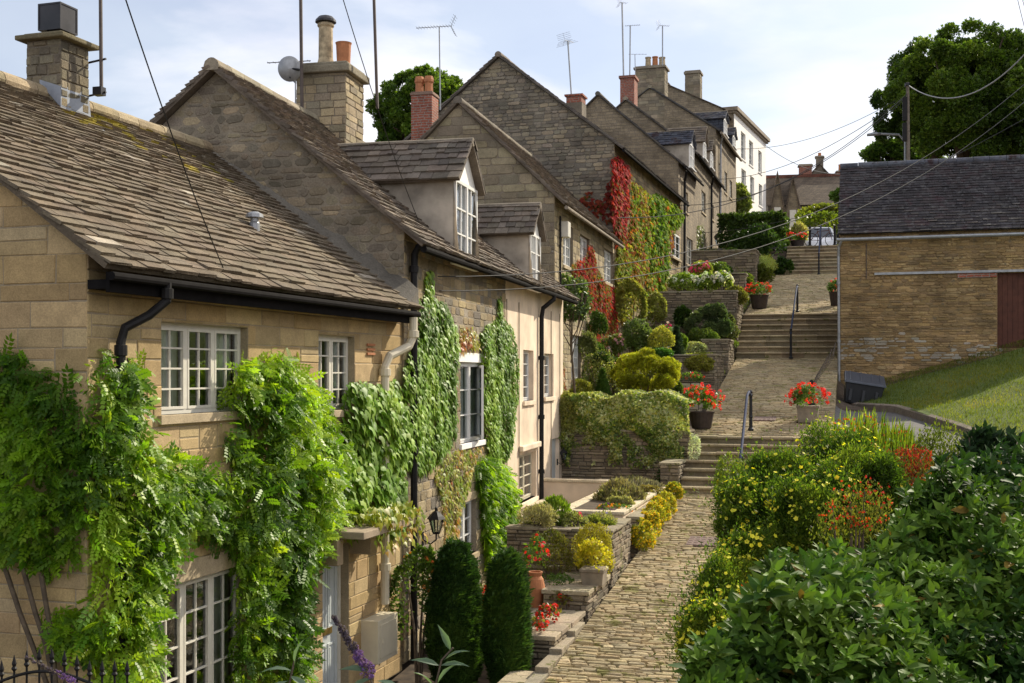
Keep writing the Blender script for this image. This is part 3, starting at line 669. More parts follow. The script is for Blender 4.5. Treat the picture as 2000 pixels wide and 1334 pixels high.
def tree(name, label, base, h, cz, rad, n, leaf, pal, tr=0.25, seed=0, nclump=60, cr=0.3, group=None, tmpl=SPRIG, ns=0.5, lumps=0.3):
    b = Vector(base); root = plant(name, label, 'tree', b, group)
    c = (b.x, b.y, b.z+cz); pos, no = blob(c, rad, n, nclump, cr, 0.3, seed, -0.75, lumps)
    m = len(pos); up = nrm(no*0.4+rnd3(m)+np.array([0, 0, 0.1])); nn = nrm(no*0.5+rnd3(m)*0.7+np.array([0, 0, 0.4]))
    scatter('crown', tmpl, rel(pos, b), nn, up, leaf*RNG.uniform(0.7, 1.3, m), pick(pos, pal, ns, seed), M['leaf'], root)
    s_ = MB(); s_.tube([(0, 0, -0.3), (0.1, 0, cz*0.3), (0, 0.1, cz*0.6), (0, 0, cz)], [tr*1.3, tr, tr*0.7, tr*0.3], 9)
    rs = random.Random(seed)
    for k in range(11):
        a = k*2.4; z0 = cz*rs.uniform(0.45, 0.95); e = Vector((math.cos(a)*rad[0]*0.75, math.sin(a)*rad[1]*0.75, cz+rs.uniform(-0.35, 0.65)*rad[2]))
        s_.tube([(0, 0, z0), e*0.5+Vector((0, 0, z0*0.5-0.2)), e], [tr*0.5, tr*0.3, 0.03], 6)
    s_.build('trunk', M['bark'], root); return root
def poly_sample(poly, n):
    xs = [p[0] for p in poly]; ys = [p[1] for p in poly]; out = np.zeros((0, 2))
    px = np.array(xs); py = np.array(ys)
    while len(out) < n:
        q = np.column_stack([RNG.uniform(min(xs), max(xs), n*2), RNG.uniform(min(ys), max(ys), n*2)])
        ins = np.zeros(len(q), bool); j = len(px)-1
        for i in range(len(px)):
            c = ((py[i] > q[:, 1]) != (py[j] > q[:, 1])) & (q[:, 0] < (px[j]-px[i])*(q[:, 1]-py[i])/(py[j]-py[i]+1e-12)+px[i]); ins ^= c; j = i
        out = np.vstack([out, q[ins]])
    return out[:n]
def edge_dist(q, poly):
    d = np.full(len(q), 1e9)
    for i in range(len(poly)):
        a = np.array(poly[i]); b = np.array(poly[(i+1) % len(poly)]); ab = b-a; t = np.clip(((q-a)@ab)/(ab@ab+1e-9), 0, 1)
        d = np.minimum(d, np.linalg.norm(q-(a+t[:, None]*ab), axis=1))
    return d
def creeper(hs, side, polys, dens, leaf, tmpl, pal, thick=0.3, mat='leaf_thin', seed=0, hang=1.0, ns=1.3, name='foliage', root=None, base_off=0.03, colf=None, rough=0.45, sh=0.35, edge=0.35, shrink=0.0, lf=2.6, holes=None):
    """leaves growing on a wall: polygons are read off the photo onto the wall plane, thickness swells away from their edges"""
    n_ = hs.n if side == 'front' else -hs.u; uv = hs.u if side == 'front' else hs.n
    allp, alln = [], []
    nn0 = np.array(n_)
    for poly in polys:
        wp = []
        for (a, b) in poly:
            q = onplane(a, b, hs.o+n_*(thick*0.5), n_); wp.append(((q-hs.o).dot(uv), q.z))
        area = abs(sum(wp[i][0]*wp[(i+1) % len(wp)][1]-wp[(i+1) % len(wp)][0]*wp[i][1] for i in range(len(wp))))/2
        n = max(10, int(area*dens)); q = poly_sample(wp, n); d = edge_dist(q, wp); q, d = q[d > shrink], d[d > shrink]-shrink; n = len(q)
        if holes is not None:
            hv = vnoise(np.column_stack([q[:, 0], q[:, 0]*0, q[:, 1]]), 3.1, seed+9)+RNG.normal(0, .08, n); q, d = q[hv > holes], d[hv > holes]; n = len(q)
        cen = np.column_stack([q[:, 0], q[:, 0]*0, q[:, 1]])
        lump = 0.5+0.35*vnoise(cen, lf, seed)+0.35*vnoise(cen, lf*2.7, seed+3); t = thick*np.minimum(1, (d/edge))**0.6*np.clip(lump, 0.08, 1.3)
        off = base_off+t*RNG.uniform(0.55, 1.0, n)
        w3 = np.array(hs.o)[None, :]*np.array([1, 1, 0])+q[:, 0:1]*np.array(uv)+np.array([0, 0, 1.0])*q[:, 1:2]+off[:, None]*nn0
        g = 0.02*0+vnoise(cen, 2.6, seed)-vnoise(cen+np.array([0, 0, 0.1]), 2.6, seed)
        allp.append(w3+rnd3(n)*leaf*0.3); alln.append(nn0+np.array([0, 0, 0.5])+g[:, None]*np.array([0, 0, 1.5]))
    pos = np.vstack(allp); no = nrm(np.vstack(alln)); n = len(pos)
    up = nrm(np.array([0, 0, -1.0])*hang+rnd3(n)*rough+nn0*0.35); nn = nrm(no+rnd3(n)*rough*0.8)
    cols = pick(pos, pal, ns, seed, sh) if colf is None else colf(pos)
    b = root.location
    return scatter(name, tmpl, pos-np.array(b), nn, up, leaf*RNG.uniform(0.65, 1.3, n), cols, M[mat], root)
# ------------------------------------------------------------------ ground
def lerp(a, b, t): return a+(b-a)*t
PZ = [(-30, -3.0), (8, -0.25), (14.3, 0.35), (26.5, 1.52), (28.9, 2.71), (40.5, 4.72), (43.4, 6.33), (57.3, 8.87), (60.0, 10.45), (75, 10.9), (400, 14)]
def pz(t):
    for (a, za), (b, zb) in zip(PZ, PZ[1:]):
        if t <= b: return lerp(za, zb, max(0, (t-a)/(b-a)))
    return PZ[-1][1]
CP = [(-0.3, 10, 0.6), (-0.3, 20, 1.0), (-0.2, 26, 1.6), (0.2, 28.5, 2.3), (0.5, 31, 2.85), (0.3, 35, 3.3), (3, 33, 3.1), (5, 28, 2.75), (9, 25, 2.6), (16, 22, 2.4),
      (1.2, 8, 1.9), (1.2, 14, 1.9), (1.6, 20, 2.2), (2.5, 26, 2.6), (0, 0, 2.5), (-1, 3, 2.2), (3, 4, 2.6), (6, 10, 2.6), (-4, -8, 1.5), (10, 5, 3), (8, 18, 2.6),
      (4.5, 37, 4.8), (9, 36, 5.6), (14, 34, 6.4), (6, 31, 3.7), (12, 30, 4.6), (20, 28, 5.6), (24, 36, 8), (3, 42, 5), (6, 50, 8), (6, 60, 10.3), (20, 60, 11), (14, 45, 9), (0.2, 44, 6.2), (0.2, 52, 7.9)]
CPa = np.array(CP)
KERB = [(-0.40, 35.9), (-0.33, 35.27), (1.1, 32.57), (2.2, 28.7), (3.2, 24.8), (4.6, 20.5)]
def LAWN(x, y): return -1.82+0.2705*x+0.1483*y
def kside(x, y):
    for (ax, ay), (bx, by) in zip(KERB, KERB[1:]):
        if by <= y <= ay: return x-(ax+(bx-ax)*(ay-y)/(ay-by))
    return x-KERB[-1][0] if y < KERB[-1][1] else x+0.4
def hgt(x, y):
    p = pz(y)
    if x <= -7.6: base = min(p, 0.2+max(0, y-8)*0.16) if y < 60 else p
    else: base = p
    if y > 62: return p-0.12
    if x < -0.45:
        left = min(p-0.15, LEFT(y))
        if x < -3.75: return left
        return p-0.15
    d2 = (CPa[:, 0]-x)**2+(CPa[:, 1]-y)**2; w_ = 1/(d2+0.05)**1.6; v = float((w_*CPa[:, 2]).sum()/w_.sum())
    k = min(1, (x+0.45)/0.5); v = lerp(p-0.15, v, k)
    if y > 25 and x > -0.4:
        lz = LAWN(x, y)-0.15; f = max(0, min(1, (y-25)/3)); beyond = kside(x, y)
        if beyond > 0: v = lerp(v, lz, f*min(1, beyond/0.4))
        else: v = min(v, 2.75 if y < 30 else pz(y)-0.2)
    if y > 54: v = lerp(v, p-0.12, min(1, (y-54)/8))
    return v
LZ = [(-30, -1.5), (8, -0.35), (19, -0.05), (20, 0.3), (28.2, 0.6), (28.35, 2.6), (34, 3.5), (38.3, 4.3), (41, 4.6), (41.2, 6.6), (46, 7.6), (50, 8.3), (60, 10.3), (75, 10.8), (400, 14)]
def LEFT(y):
    for (a, za), (b, zb) in zip(LZ, LZ[1:]):
        if y <= b: return lerp(za, zb, max(0, (y-a)/(b-a)))
    return 14
def axis(lo, hi, core0, core1, step):
    a = list(np.arange(core0, core1+1e-6, step)); s_ = step; v = core0
    while v > lo: s_ *= 1.5; v -= s_; a.insert(0, v)
    s_ = step; v = core1
    while v < hi: s_ *= 1.5; v += s_; a.append(v)
    return a
gx = axis(-700, 700, -9, 18, 0.5); gy = axis(-60, 1500, 0, 64, 0.5)
gv = [(x, y, hgt(x, y)) for y in gy for x in gx]; nx = len(gx)
gf = [(j*nx+i, j*nx+i+1, (j+1)*nx+i+1, (j+1)*nx+i) for j in range(len(gy)-1) for i in range(nx-1)]
me = bpy.data.meshes.new('ground'); me.from_pydata(gv, [], gf); me.materials.append(M['soil'])
go = link(bpy.data.objects.new('ground', me)); tag(go, kind='structure')
# ------------------------------------------------------------------ the stepped lane
PATHC = [(0.42, 0.335, 0.19), (0.385, 0.305, 0.175), (0.445, 0.36, 0.215), (0.34, 0.27, 0.16), (0.41, 0.32, 0.18), (0.365, 0.30, 0.185)]
def path_piece(y0, y1, x0, x1, z0, z1, ch, bw, name='path'):
    mb = MB(); ln = math.hypot(y1-y0, z1-z0); V = Vector((0, y1-y0, z1-z0))/ln; Nn = Vector((0, -(z1-z0), y1-y0))/ln
    O = Vector((x0, y0, z0)); wd = x1-x0
    mb.vf([(x0, y0, z0-0.03), (x1, y0, z0-0.03), (x1, y1, z1-0.03), (x0, y1, z1-0.03), (x0, y0, z0-0.6), (x1, y0, z0-0.6), (x1, y1, z1-0.6), (x0, y1, z1-0.6)],
          ((0, 1, 2, 3), (0, 4, 5, 1), (1, 5, 6, 2), (2, 6, 7, 3), (3, 7, 4, 0)), (0.20, 0.18, 0.07))
    stones(mb, O-Nn*0.03, X, V, Nn, [(0, 0), (wd, 0), (wd, ln), (0, ln)], ch, bw, 0.009, (0.024, 0.046), PATHC, jt=0.018, inset=0.012, dome=0.005, rnd=.26, tilt=.22)
    o = mb.build(name, M['cobble']); tag(o, kind='structure'); return o
path_piece(5, 14.3, -3.7, -0.5, -0.48, 0.35, (0.05, 0.10), (0.14, 0.36))
path_piece(14.3, 26.5, -3.7, -0.5, 0.35, 1.52, (0.05, 0.10), (0.12, 0.34))
path_piece(28.9, 40.5, -3.75, -0.42, 2.71, 4.72, (0.065, 0.11), (0.16, 0.4))
path_piece(43.4, 57.3, -3.75, -0.5, 6.33, 8.87, (0.10, 0.16), (0.2, 0.5))
def steps(y0, y1, z0, z1, n, x0, x1):
    for sn in (0,):
        mb = MB(); r = (z1-z0)/n; t = (y1-y0)/n
        for k in range(n):
            x = x0; zz = z0+r*(k+1); yy = y0+t*k
            while x < x1:
                e = min(x1, x+random.uniform(0.5, 1.1))
                if x1-e < 0.3: e = x1
                c = jit(random.choice([(0.36, 0.285, 0.175), (0.31, 0.25, 0.155), (0.40, 0.325, 0.20)]), 0.12); dz = random.uniform(-0.008, 0.008); dy = random.uniform(-0.012, 0.012)
                # tread slab with a rounded nosing, riser stone set back
                mb.ring([[(x+0.004, yy-0.035+dy, zz-0.06), (x+0.004, yy-0.045+dy, zz-0.03), (x+0.004, yy-0.03+dy, zz-0.006+dz), (x+0.004, yy+dy, zz+dz), (x+0.004, yy+t+0.05, zz+dz-0.006), (x+0.004, yy+t+0.05, zz-0.06)],
                         [(e-0.004, yy-0.035+dy, zz-0.06), (e-0.004, yy-0.045+dy, zz-0.03), (e-0.004, yy-0.03+dy, zz-0.006+dz), (e-0.004, yy+dy, zz+dz), (e-0.004, yy+t+0.05, zz+dz-0.006), (e-0.004, yy+t+0.05, zz-0.06)]], c)
                mb.box(x+0.004, e-0.004, yy+random.uniform(0.0, 0.02), yy+0.3, zz-r-0.02, zz-0.061, tuple(q*0.7 for q in jit(c)))  # riser darker than its tread: shade put into the stone colour
                x = e
            mb.box(x0, x1, yy+0.15, y1+0.1, zz-r-0.3, zz-0.07, (0.12, 0.10, 0.08))
        o = mb.build('stairs', M['garden_stone']); tag(o, kind='structure')
steps(26.5, 28.9, 1.52, 2.71, 7, -3.72, -0.5)
steps(40.5, 43.4, 4.72, 6.33, 8, -3.75, -0.42)
steps(57.3, 60.0, 8.87, 10.45, 8, -3.05, -0.45)
rd = MB(); rd.box(-30, 30, 60.1, 70, 10.38, 10.5); tag(rd.build('road', M['asphalt']), kind='structure')
for i, (px_, py_, rx, ry) in enumerate([(1373, 1068, .30, .36), (1494, 814, .3, .3)]):
    pass
def manhole(x, y, w_, l_, label):
    z = pz(y); k = (pz(y+.5)-pz(y-.5)); mb = MB()
    Mx = Matrix.Translation((x, y, z+0.012)) @ Matrix.Rotation(math.atan(k), 4, 'X')
    mb.box(-w_/2, w_/2, -l_/2, l_/2, -0.03, 0.012, (1, 1, 1), Mx)
    for i in range(5):
        for j in range(5):
            a = -w_/2+w_*(i+.5)/5; b = -l_/2+l_*(j+.5)/5; mb.box(a-.035, a+.035, b-.035, b+.035, 0.012, 0.018, (1, 1, 1), Mx)
    f = mb.build('manhole_cover', M['manhole']); tag(f, label, 'manhole cover', 'manhole covers in the lane')
q = P(1373, 1068, 21.9); manhole(q.x, q.y, 0.55, 0.7, 'rusty square manhole cover in the cobbles beside the yellow flowering bush')
q = P(1494, 814, 30.2); manhole(q.x, q.y, 0.55, 0.45, 'small dark manhole cover above the lowest flight of steps')
# ------------------------------------------------------------------ walls and planters of the front gardens
def pocket(y): return LEFT(y)
def stone_block(name, label, x0, x1, y0, y1, z0, z1, cap=True, pal=GARD, group=None, cat='garden wall', ch=(0.05, 0.11), bw=(0.14, 0.4), capc=(0.30, 0.26, 0.18), rz=0.0, fill=False, sides='fr', capt=0.05, mat='garden_stone', topz1=None):
    root = empty(name, (x0, y0, z0), rz, label, cat, group); mb = MB(); w_, l_, h = x1-x0, y1-y0, z1-z0
    mb.box(0, w_, 0, l_, -0.4, h-0.02, (0.12, 0.10, 0.075))
    if 'f' in sides: stones(mb, (0, 0, 0), X, Z, -Y, [(0, -0.2), (w_, -0.2), (w_, h), (0, h)], ch, bw, 0.014, (0.004, 0.035), pal, jt=0.008, inset=0.010)
    if 'r' in sides: stones(mb, (w_, 0, 0), Y, Z, X, [(0, -0.2), (l_, -0.2), (l_, h), (0, h)], ch, bw, 0.014, (0.004, 0.035), pal, jt=0.008, inset=0.010)
    if 'b' in sides: stones(mb, (w_, l_, 0), -X, Z, Y, [(0, 0), (w_, 0), (w_, h), (0, h)], ch, bw, 0.014, (0.004, 0.03), pal, jt=0.008, inset=0.010)
    mb.build('stonework', M[mat], root)
    if cap:
        c = MB()
        def run(ax, a, b, f0, f1):
            t = a
            while t < b-0.01:
                e = min(b, t+random.uniform(0.3, 0.6)); e = b if b-e < 0.15 else e; dz = random.uniform(-0.008, 0.01); cc = jit(capc, 0.15)
                o_ = random.uniform(-.015, .015)
                if ax == 'x': c.box(t+.004, e-.004, f0+o_, f1, h, h+capt+dz, cc)
                else: c.box(f0, f1+o_, t+.004, e-.004, h, h+capt+dz, cc)
                t = e
        tw = 0.28
        if not fill or w_ < 0.6 or l_ < 0.6: 
            if w_ > l_: run('x', -0.03, w_+0.04, -0.04, l_+0.03)
            else: run('y', -0.03, l_+0.03, -0.03, w_+0.04)
        else:
            run('x', -0.03, w_+0.04, -0.04, tw); run('y', tw+.005, l_, w_-tw, w_+0.04)
        c.build('coping', M[mat], root, bevel=0.008)
    if fill:
        s_ = MB(); s_.box(0.05, w_-0.05, 0.05, l_-0.05, h-0.02, h+0.03); s_.build('earth', M['soil'], root)
    return root
G1 = 'low stone terraces stepping up beside the lane'
stone_block('stone_edging', 'lowest broken stone edging beside the dark cypress at the foot of the picture', -4.25, -3.9, 13.9, 14.9, -0.2, 0.28, group=G1, capc=(0.42, 0.35, 0.24))
stone_block('stone_edging', 'wide low slab terrace with red begonias on it beside the lane', -4.55, -3.86, 15.5, 17.25, 0.0, 0.60, group=G1, capc=(0.40, 0.33, 0.23), capt=0.07, fill=False)
stone_block('stone_terrace', 'stone terrace behind the slabs carrying the terracotta jar', -5.6, -4.5, 17.3, 19.0, 0.0, 0.60, capt=.03, cat='terrace')
stone_block('stone_edging', 'small slab step below the potted yellow shrub beside the lane', -4.48, -3.8, 17.35, 18.85, 0.1, 0.88, group=G1, capc=(0.40, 0.33, 0.23), capt=0.07)
# kerb line at the very bottom
kb = MB(); yk = 12.5
while yk < 16.5:
    e = yk+random.uniform(.5, .8); kb.box(-3.9, -3.72, yk, e-.01, pz(yk)-.3, pz(yk)+.07, jit((0.33, 0.28, 0.2))); yk = e
tag(kb.build('kerb', M['garden_stone'], bevel=0.01), kind='structure')
pl1 = stone_block('stone_planter', 'dry stone raised planter with a yellow shrub tumbling down its face', -5.55, -3.78, 19.05, 20.75, 0.1, 1.60, fill=True, group='raised planters along the lane', cat='planter', capt=0.04)
# pink rendered planter
def rendered_block(name, label, x0, x1, y0, y1, z0, z1, cat='planter', cap=(0.62, 0.53, 0.38), mat='pink_render', group=None, fill=True):
    root = empty(name, (x0, y0, z0), 0, label, cat, group); w_, l_, h = x1-x0, y1-y0, z1-z0
    mb = MB(); mb.box(0, w_, 0, l_, -0.3, h-0.06); mb.build('body', M[mat], root, bevel=0.015)
    c = MB(); t = 0.2
    c.box(-0.02, w_+0.03, -0.03, t, h-0.06, h, cap); c.box(w_-t, w_+0.03, t+.003, l_+0.02, h-0.06, h, cap)
    if w_ > 1: c.box(-0.02, t, t+.003, l_+.02, h-0.06, h, cap)
    c.build('coping', M['garden_stone'], root, bevel=0.012)
    if fill:
        s_ = MB(); s_.box(t, w_-t, t, l_-0.02, h-0.059, h-0.02); s_.build('earth', M['soil'], root)
    return root
pl2 = rendered_block('pink_planter', 'pink rendered raised bed with lavender and marigolds on top', -5.15, -3.95, 21.0, 25.9, 0.4, 1.72, group='raised planters along the lane')
stone_block('low_wall', 'low stone edging under the yellow flowers along the lane', -3.93, -3.73, 21.3, 26.4, 1.0, 1.55, cat='wall', cap=True)
rendered_block('pink_wall', 'low pink rendered wall closing the sunken yard of the pink cottage', -6.7, -5.2, 25.6, 25.9, 0.5, 1.86, cat='wall', fill=False)
rendered_block('pink_wall', 'short pink rendered pier beside the pink cottage door', -6.65, -6.35, 23.9, 25.5, 0.5, 1.45, cat='wall', fill=False)
GW = 'dry stone retaining walls of the terraced gardens'
stone_block('retaining_wall', 'dry stone retaining wall under the variegated hedge left of the lowest steps', -6.85, -3.72, 28.1, 29.0, 0.5, 2.80, group=GW, cat='retaining wall', fill=True)
stone_block('retaining_wall', 'sloping stone side wall beside the lowest steps', -4.15, -3.74, 26.6, 28.08, 1.3, 2.15, group=GW, cat='retaining wall', pal=GARD)
stone_block('stone_trough', 'pale stone trough with red geraniums behind the golden conifer', -4.75, -3.95, 32.0, 32.6, 3.0, 3.95, cap=False, cat='planter', pal=[(0.36, 0.31, 0.22), (0.4, 0.34, 0.25)], ch=(0.2, 0.3), bw=(0.3, 0.5), fill=True)
stone_block('retaining_wall', 'stone wall with ivy edge above the golden conifer beside the lane', -5.1, -3.78, 34.3, 36.6, 3.4, 4.72, group=GW, cat='retaining wall', fill=True)
stone_block('retaining_wall', 'small stone wall below the clipped cypresses beside the second steps', -4.6, -3.78, 38.0, 39.9, 4.0, 5.25, group=GW, cat='retaining wall', fill=True)
stone_block('retaining_wall', 'tall dark dry stone wall with white hydrangeas along its top', -6.6, -3.78, 41.0, 43.3, 4.2, 7.0, group=GW, cat='retaining wall', fill=True, bw=(0.15, 0.45), ch=(0.06, 0.13))
stone_block('retaining_wall', 'brown stone wall with green ground cover behind the white hydrangeas', -5.6, -3.95, 46.4, 49.5, 6.6, 8.05, group=GW, cat='retaining wall', fill=True, bw=(0.2, 0.5), ch=(0.08, 0.15))
stone_block('retaining_wall', 'upper stone wall carrying the bright green mound near the top steps', -6.5, -3.85, 50.3, 55.5, 7.4, 9.35, group=GW, cat='retaining wall', fill=True, bw=(0.2, 0.5), ch=(0.08, 0.15))

# lawn, side road and its kerb
def strip(name, A, B, mat, n=24, m=40, lift=0.0, kind='structure', zf=None):
    def pl(Pl, t):
        k = t*(len(Pl)-1); i = min(int(k), len(Pl)-2); f = k-i; return tuple(lerp(a, b, f) for a, b in zip(Pl[i], Pl[i+1]))
    vs = []
    for i in range(m+1):
        a, b = pl(A, i/m), pl(B, i/m)
        for j in range(n+1):
            p = [lerp(u, v, j/n) for u, v in zip(a, b)]
            if zf: p[2] = zf(p[0], p[1])
            vs.append((p[0], p[1], p[2]+lift))
    fs = [(i*(n+1)+j, i*(n+1)+j+1, (i+1)*(n+1)+j+1, (i+1)*(n+1)+j) for i in range(m) for j in range(n)]
    me = bpy.data.meshes.new(name); me.from_pydata(vs, [], fs); me.materials.append(mat); me.polygons.foreach_set('use_smooth', [True]*len(me.polygons))
    o = link(bpy.data.objects.new(name, me)); tag(o, kind=kind); return o
lawnz = lambda x, y: LAWN(x, y)+0.03*math.sin(x*1.7+y)+0.03*math.sin(y*1.3-x*.7)
K3 = [(x, y, 0) for x, y in KERB]
strip('lawn', K3, [(x+22, y+3.5, 0) for x, y in KERB], M['grass'], 60, 60, 0.02, zf=lawnz)
strip('side_road', [(x+.02, y, LAWN(x, y)-0.12) for x, y in KERB], [(-.47, 35.5, pz(35.5)-.02), (-.47, 33, pz(33)), (-.47, 29.2, 2.74), (0.2, 27.2, 2.74), (1.0, 24.2, 2.66), (2, 20, 2.5)], M['asphalt'], 14, 40)
kb = MB()
for (ax, ay), (bx, by) in zip(KERB[1:], KERB[2:]):
    n = max(2, int(math.hypot(bx-ax, by-ay)/0.8))
    for i in range(n):
        p = [Vector((lerp(ax, bx, t), lerp(ay, by, t), 0)) for t in ((i+.01)/n, (i+.99)/n)]
        d = (p[1]-p[0]).normalized(); s_ = Vector((-d.y, d.x, 0))*0.13; c = jit((0.2, 0.165, 0.125), .15)
        if s_.x < 0: s_ = -s_
        q = []
        for zz in (-0.35, 0.05):
            for u in (p[0], p[1], p[1]+s_, p[0]+s_): q.append((u.x-.03, u.y, LAWN(u.x, u.y)+zz))
        kb.vf(q, ((0, 3, 2, 1), (4, 5, 6, 7), (0, 1, 5, 4), (1, 2, 6, 5), (2, 3, 7, 6), (3, 0, 4, 7)), c)
tag(kb.build('kerb', M['garden_stone'], bevel=0.015), kind='structure')
# grass blades
n = 70000; q = np.column_stack([RNG.uniform(-0.4, 9, n), RNG.uniform(21, 38.5, n)])
ks = np.array([kside(a, b) for a, b in q]); ok = ks > 0.1
q = q[ok]
pos = np.column_stack([q, [lawnz(a, b)+0.02 for a, b in q]]); m = len(pos)
gp = [(0.07, 0.115, 0.02), (0.10, 0.15, 0.025), (0.14, 0.18, 0.03), (0.18, 0.19, 0.05)]
up = nrm(rnd3(m)*0.5+np.array([0, 0, 1.0])); nn = rnd3(m)
gr = scatter('grass', T([(-.1, 0, 0), (.1, 0, 0), (0, 1, 0.15)], [(0, 1, 2)]), pos, nn, up, 0.06*RNG.uniform(.6, 1.6, m), pick(pos, gp, .8, 3), M['leaf_thin']); tag(gr, kind='stuff')
# ================================================================== house 1: the near ashlar cottage
h1 = House('stone_cottage', 'nearest honey stone cottage covered in wisteria with a mossy stone slate roof', 170, 10.2, 17.7, 6.9, 6.0, 0.0, 5.27, 7.44)
Wa = h1.frect(315, 484, 628, 811); Wb = h1.frect(622, 692, 653, 803); Wc = h1.frect(325, 480, 1140, 1345)
Wc = (Wc[0]-0.15, Wc[1], 0.55, h1.fr(440, 1112)[1])
Dr = h1.frect(630, 684, 1085, 1400); Dr = (Dr[0], Dr[1]-0.05, 0.0, 2.05)
h1.holes = [Wa, Wb, Wc, Dr]
h1.walls('ashlar', ch=(0.14, 0.26), bw=(0.32, 0.75), gap=0.010, prot=(0.003, 0.010), mort=(0.33, 0.27, 0.18), rd=0.17)
def roofcol1(u, s, L, S):
    c = jit(random.choice(ROOFP), 0.10)
    lim = .95-abs(u-4.3)*.32
    if 3.3 < u < 6.2 and s > S-1.45+(6.2-u)*.25 and random.random() < 0.33*lim: return jit((0.27, 0.22, 0.035), 0.35)
    if random.random() < 0.015: return jit((0.36, 0.32, 0.25), 0.1)
    return c
h1.roof(colfn=roofcol1, e0=0.155, e1=0.075, wr=(0.12, 0.40), sag=0.0, vn=0.12, vf=-0.0, ov=0.26, th=0.018, ridgecol=(0.36, 0.29, 0.18))
h1.gutter(y0=-0.10, y1=6.75, r=0.038)
gz = h1.gz
py_, pz_ = h1.fr(236, 610, 0.08)
h1.pipe([(0.32, py_+0.35, gz), (0.32, py_+0.35, gz-0.16), (0.22, py_+0.22, gz-0.3), (0.10, py_+0.03, gz-0.42), (0.08, py_, gz-0.55), (0.08, py_, 0.1)], collars=[(0.08, py_, 3.9), (0.08, py_, gz-0.62), (0.08, py_, 2.2), (0.32, py_+.35, gz-.1)], r=0.042)
sy = h1.fr(752, 700, 0.1)[0]; sy2 = h1.fr(778, 600, 0.12)[0]+0.1
h1.pipe([(0.30, sy2, 4.98), (0.30, sy2, 4.72), (0.26, sy2-0.06, 4.58), (0.13, sy+0.08, 4.44), (0.1, sy, 4.3), (0.1, sy, 1.1)], mat='cream', r=0.06, name='soil_pipe', collars=[(0.1, sy, 4.22), (0.1, sy, 3.2), (0.1, sy, 1.6), (0.30, sy2, 4.75)])
bx_ = MB(); bx_.box(0.0, 0.25, sy-0.56, sy+0.08, 0.42, 0.98); bx_.box(0.25, 0.258, sy-0.50, sy+0.03, 0.48, 0.92); bx_.box(0.258, 0.27, sy-.44, sy-.40, .66, .72); bx_.build('meter_box', M['cream'], h1.root, bevel=0.012)
h1.window(Wa, 2, 4, 3, 'offwhite', curtain=0.3, sillcol=(0.46, 0.37, 0.24)); h1.window(Wb, 2, 4, 2, 'offwhite', curtain=0.34, sillcol=(0.46, 0.37, 0.24))
h1.window(Wc, 2, 5, 3, 'offwhite', sillcol=(0.42, 0.34, 0.22), lin=0.2, curtain=0.2)
vt = MB()
for k in range(3): vt.box(0.012, 0.03, h1.fr(722, 630)[0]-0.12, h1.fr(722, 630)[0]+0.12, 4.45+k*.06, 4.48+k*.06)
vt.build('air_brick', M['terracotta'], h1.root)
# door, canopy and stone jamb
dm = MB(); x = -0.13; a, b, c, d_ = Dr
dm.box(x-0.03, x+0.02, a, a+.06, c, d_); dm.box(x-0.03, x+0.02, b-.06, b, c, d_); dm.box(x-.03, x+.02, a+.06, b-.06, d_-.06, d_)
door = dm.build('door_frame', M['offwhite'], h1.root)
dd = MB(); dd.box(x-0.02, x, a+.06, b-.06, c, d_-.06); wdd = b-a-.12
for (p0, p1) in ((0.12, 0.46), (0.54, 0.88)):
    for (q0, q1) in ((0.08, 0.42), (0.52, 0.93)):
        u0, u1, v0, v1 = a+.06+wdd*p0, a+.06+wdd*p1, c+1.95*q0, c+1.95*q1
        for (e0, e1, f0, f1) in ((u0, u1, v0, v0+.025), (u0, u1, v1-.025, v1), (u0, u0+.025, v0+.025, v1-.025), (u1-.025, u1, v0+.025, v1-.025)): dd.box(x, x+.014, e0, e1, f0, f1)
        dd.box(x, x+.006, u0+.06, u1-.06, v0+.06, v1-.06)
dob = dd.build('door', M['doorgrey'], h1.root)
lb = MB(); lb.box(x, x+0.016, (a+b)/2-.13, (a+b)/2+.13, 0.94, 1.02); lb.build('letter_box', M['brass'], dob)
cp = MB(); cp.box(0.0, 0.62, a-0.15, b+0.75, 2.22, 2.31, (0.34, 0.27, 0.19)); cp.box(0.0, 0.30, b+0.02, b+0.2, 1.9, 2.215, (0.36, 0.28, 0.18)); cp.box(0., .3, a-.2, a-.04, 1.9, 2.215, (0.36, 0.28, 0.18)); cp.build('door_canopy', M['ashlar'], h1.root, bevel=0.01)
# chimney with black cowl
rx = -3.0; cy = h1.loc(P(82, 200, 14.2)).y
cc_ = h1.loc(P(115, 200, 14.3)); cyy = cc_.y
ch1 = h1.chimney(-3.20, -2.72, cyy-0.28, cyy+0.22, 6.9, 8.15, pal=[(0.23, 0.19, 0.125), (0.185, 0.155, 0.105), (0.25, 0.215, 0.145), (0.15, 0.13, 0.095)], capover=0.10, capth=0.06, ch=(0.09, 0.13), bw=(0.12, 0.26), capcol=(0.2, 0.17, 0.1), gap=0.012)
cw = MB(); zt = 8.24
cw.box(-3.05, -2.87, cyy-.12, cyy+.06, zt-0.01, zt+0.06); cw.box(-3.12, -2.80, cyy-.19, cyy+.13, zt+0.06, zt+0.08)
cw.box(-3.12, -2.80, cyy-.19, cyy+.13, zt+0.36, zt+0.38)
for (p, q) in ((-3.12, cyy-.19), (-2.82, cyy-.19), (-3.12, cyy+.11), (-2.82, cyy+.11)): cw.box(p, p+.02, q, q+.02, zt+.08, zt+.36)
cw.box(-3.112, -2.808, cyy-.182, cyy+.122, zt+.08, zt+.36)
cw.build('chimney_cowl', M['cowl'], ch1)
fl = MB(); tp = h1.tanp
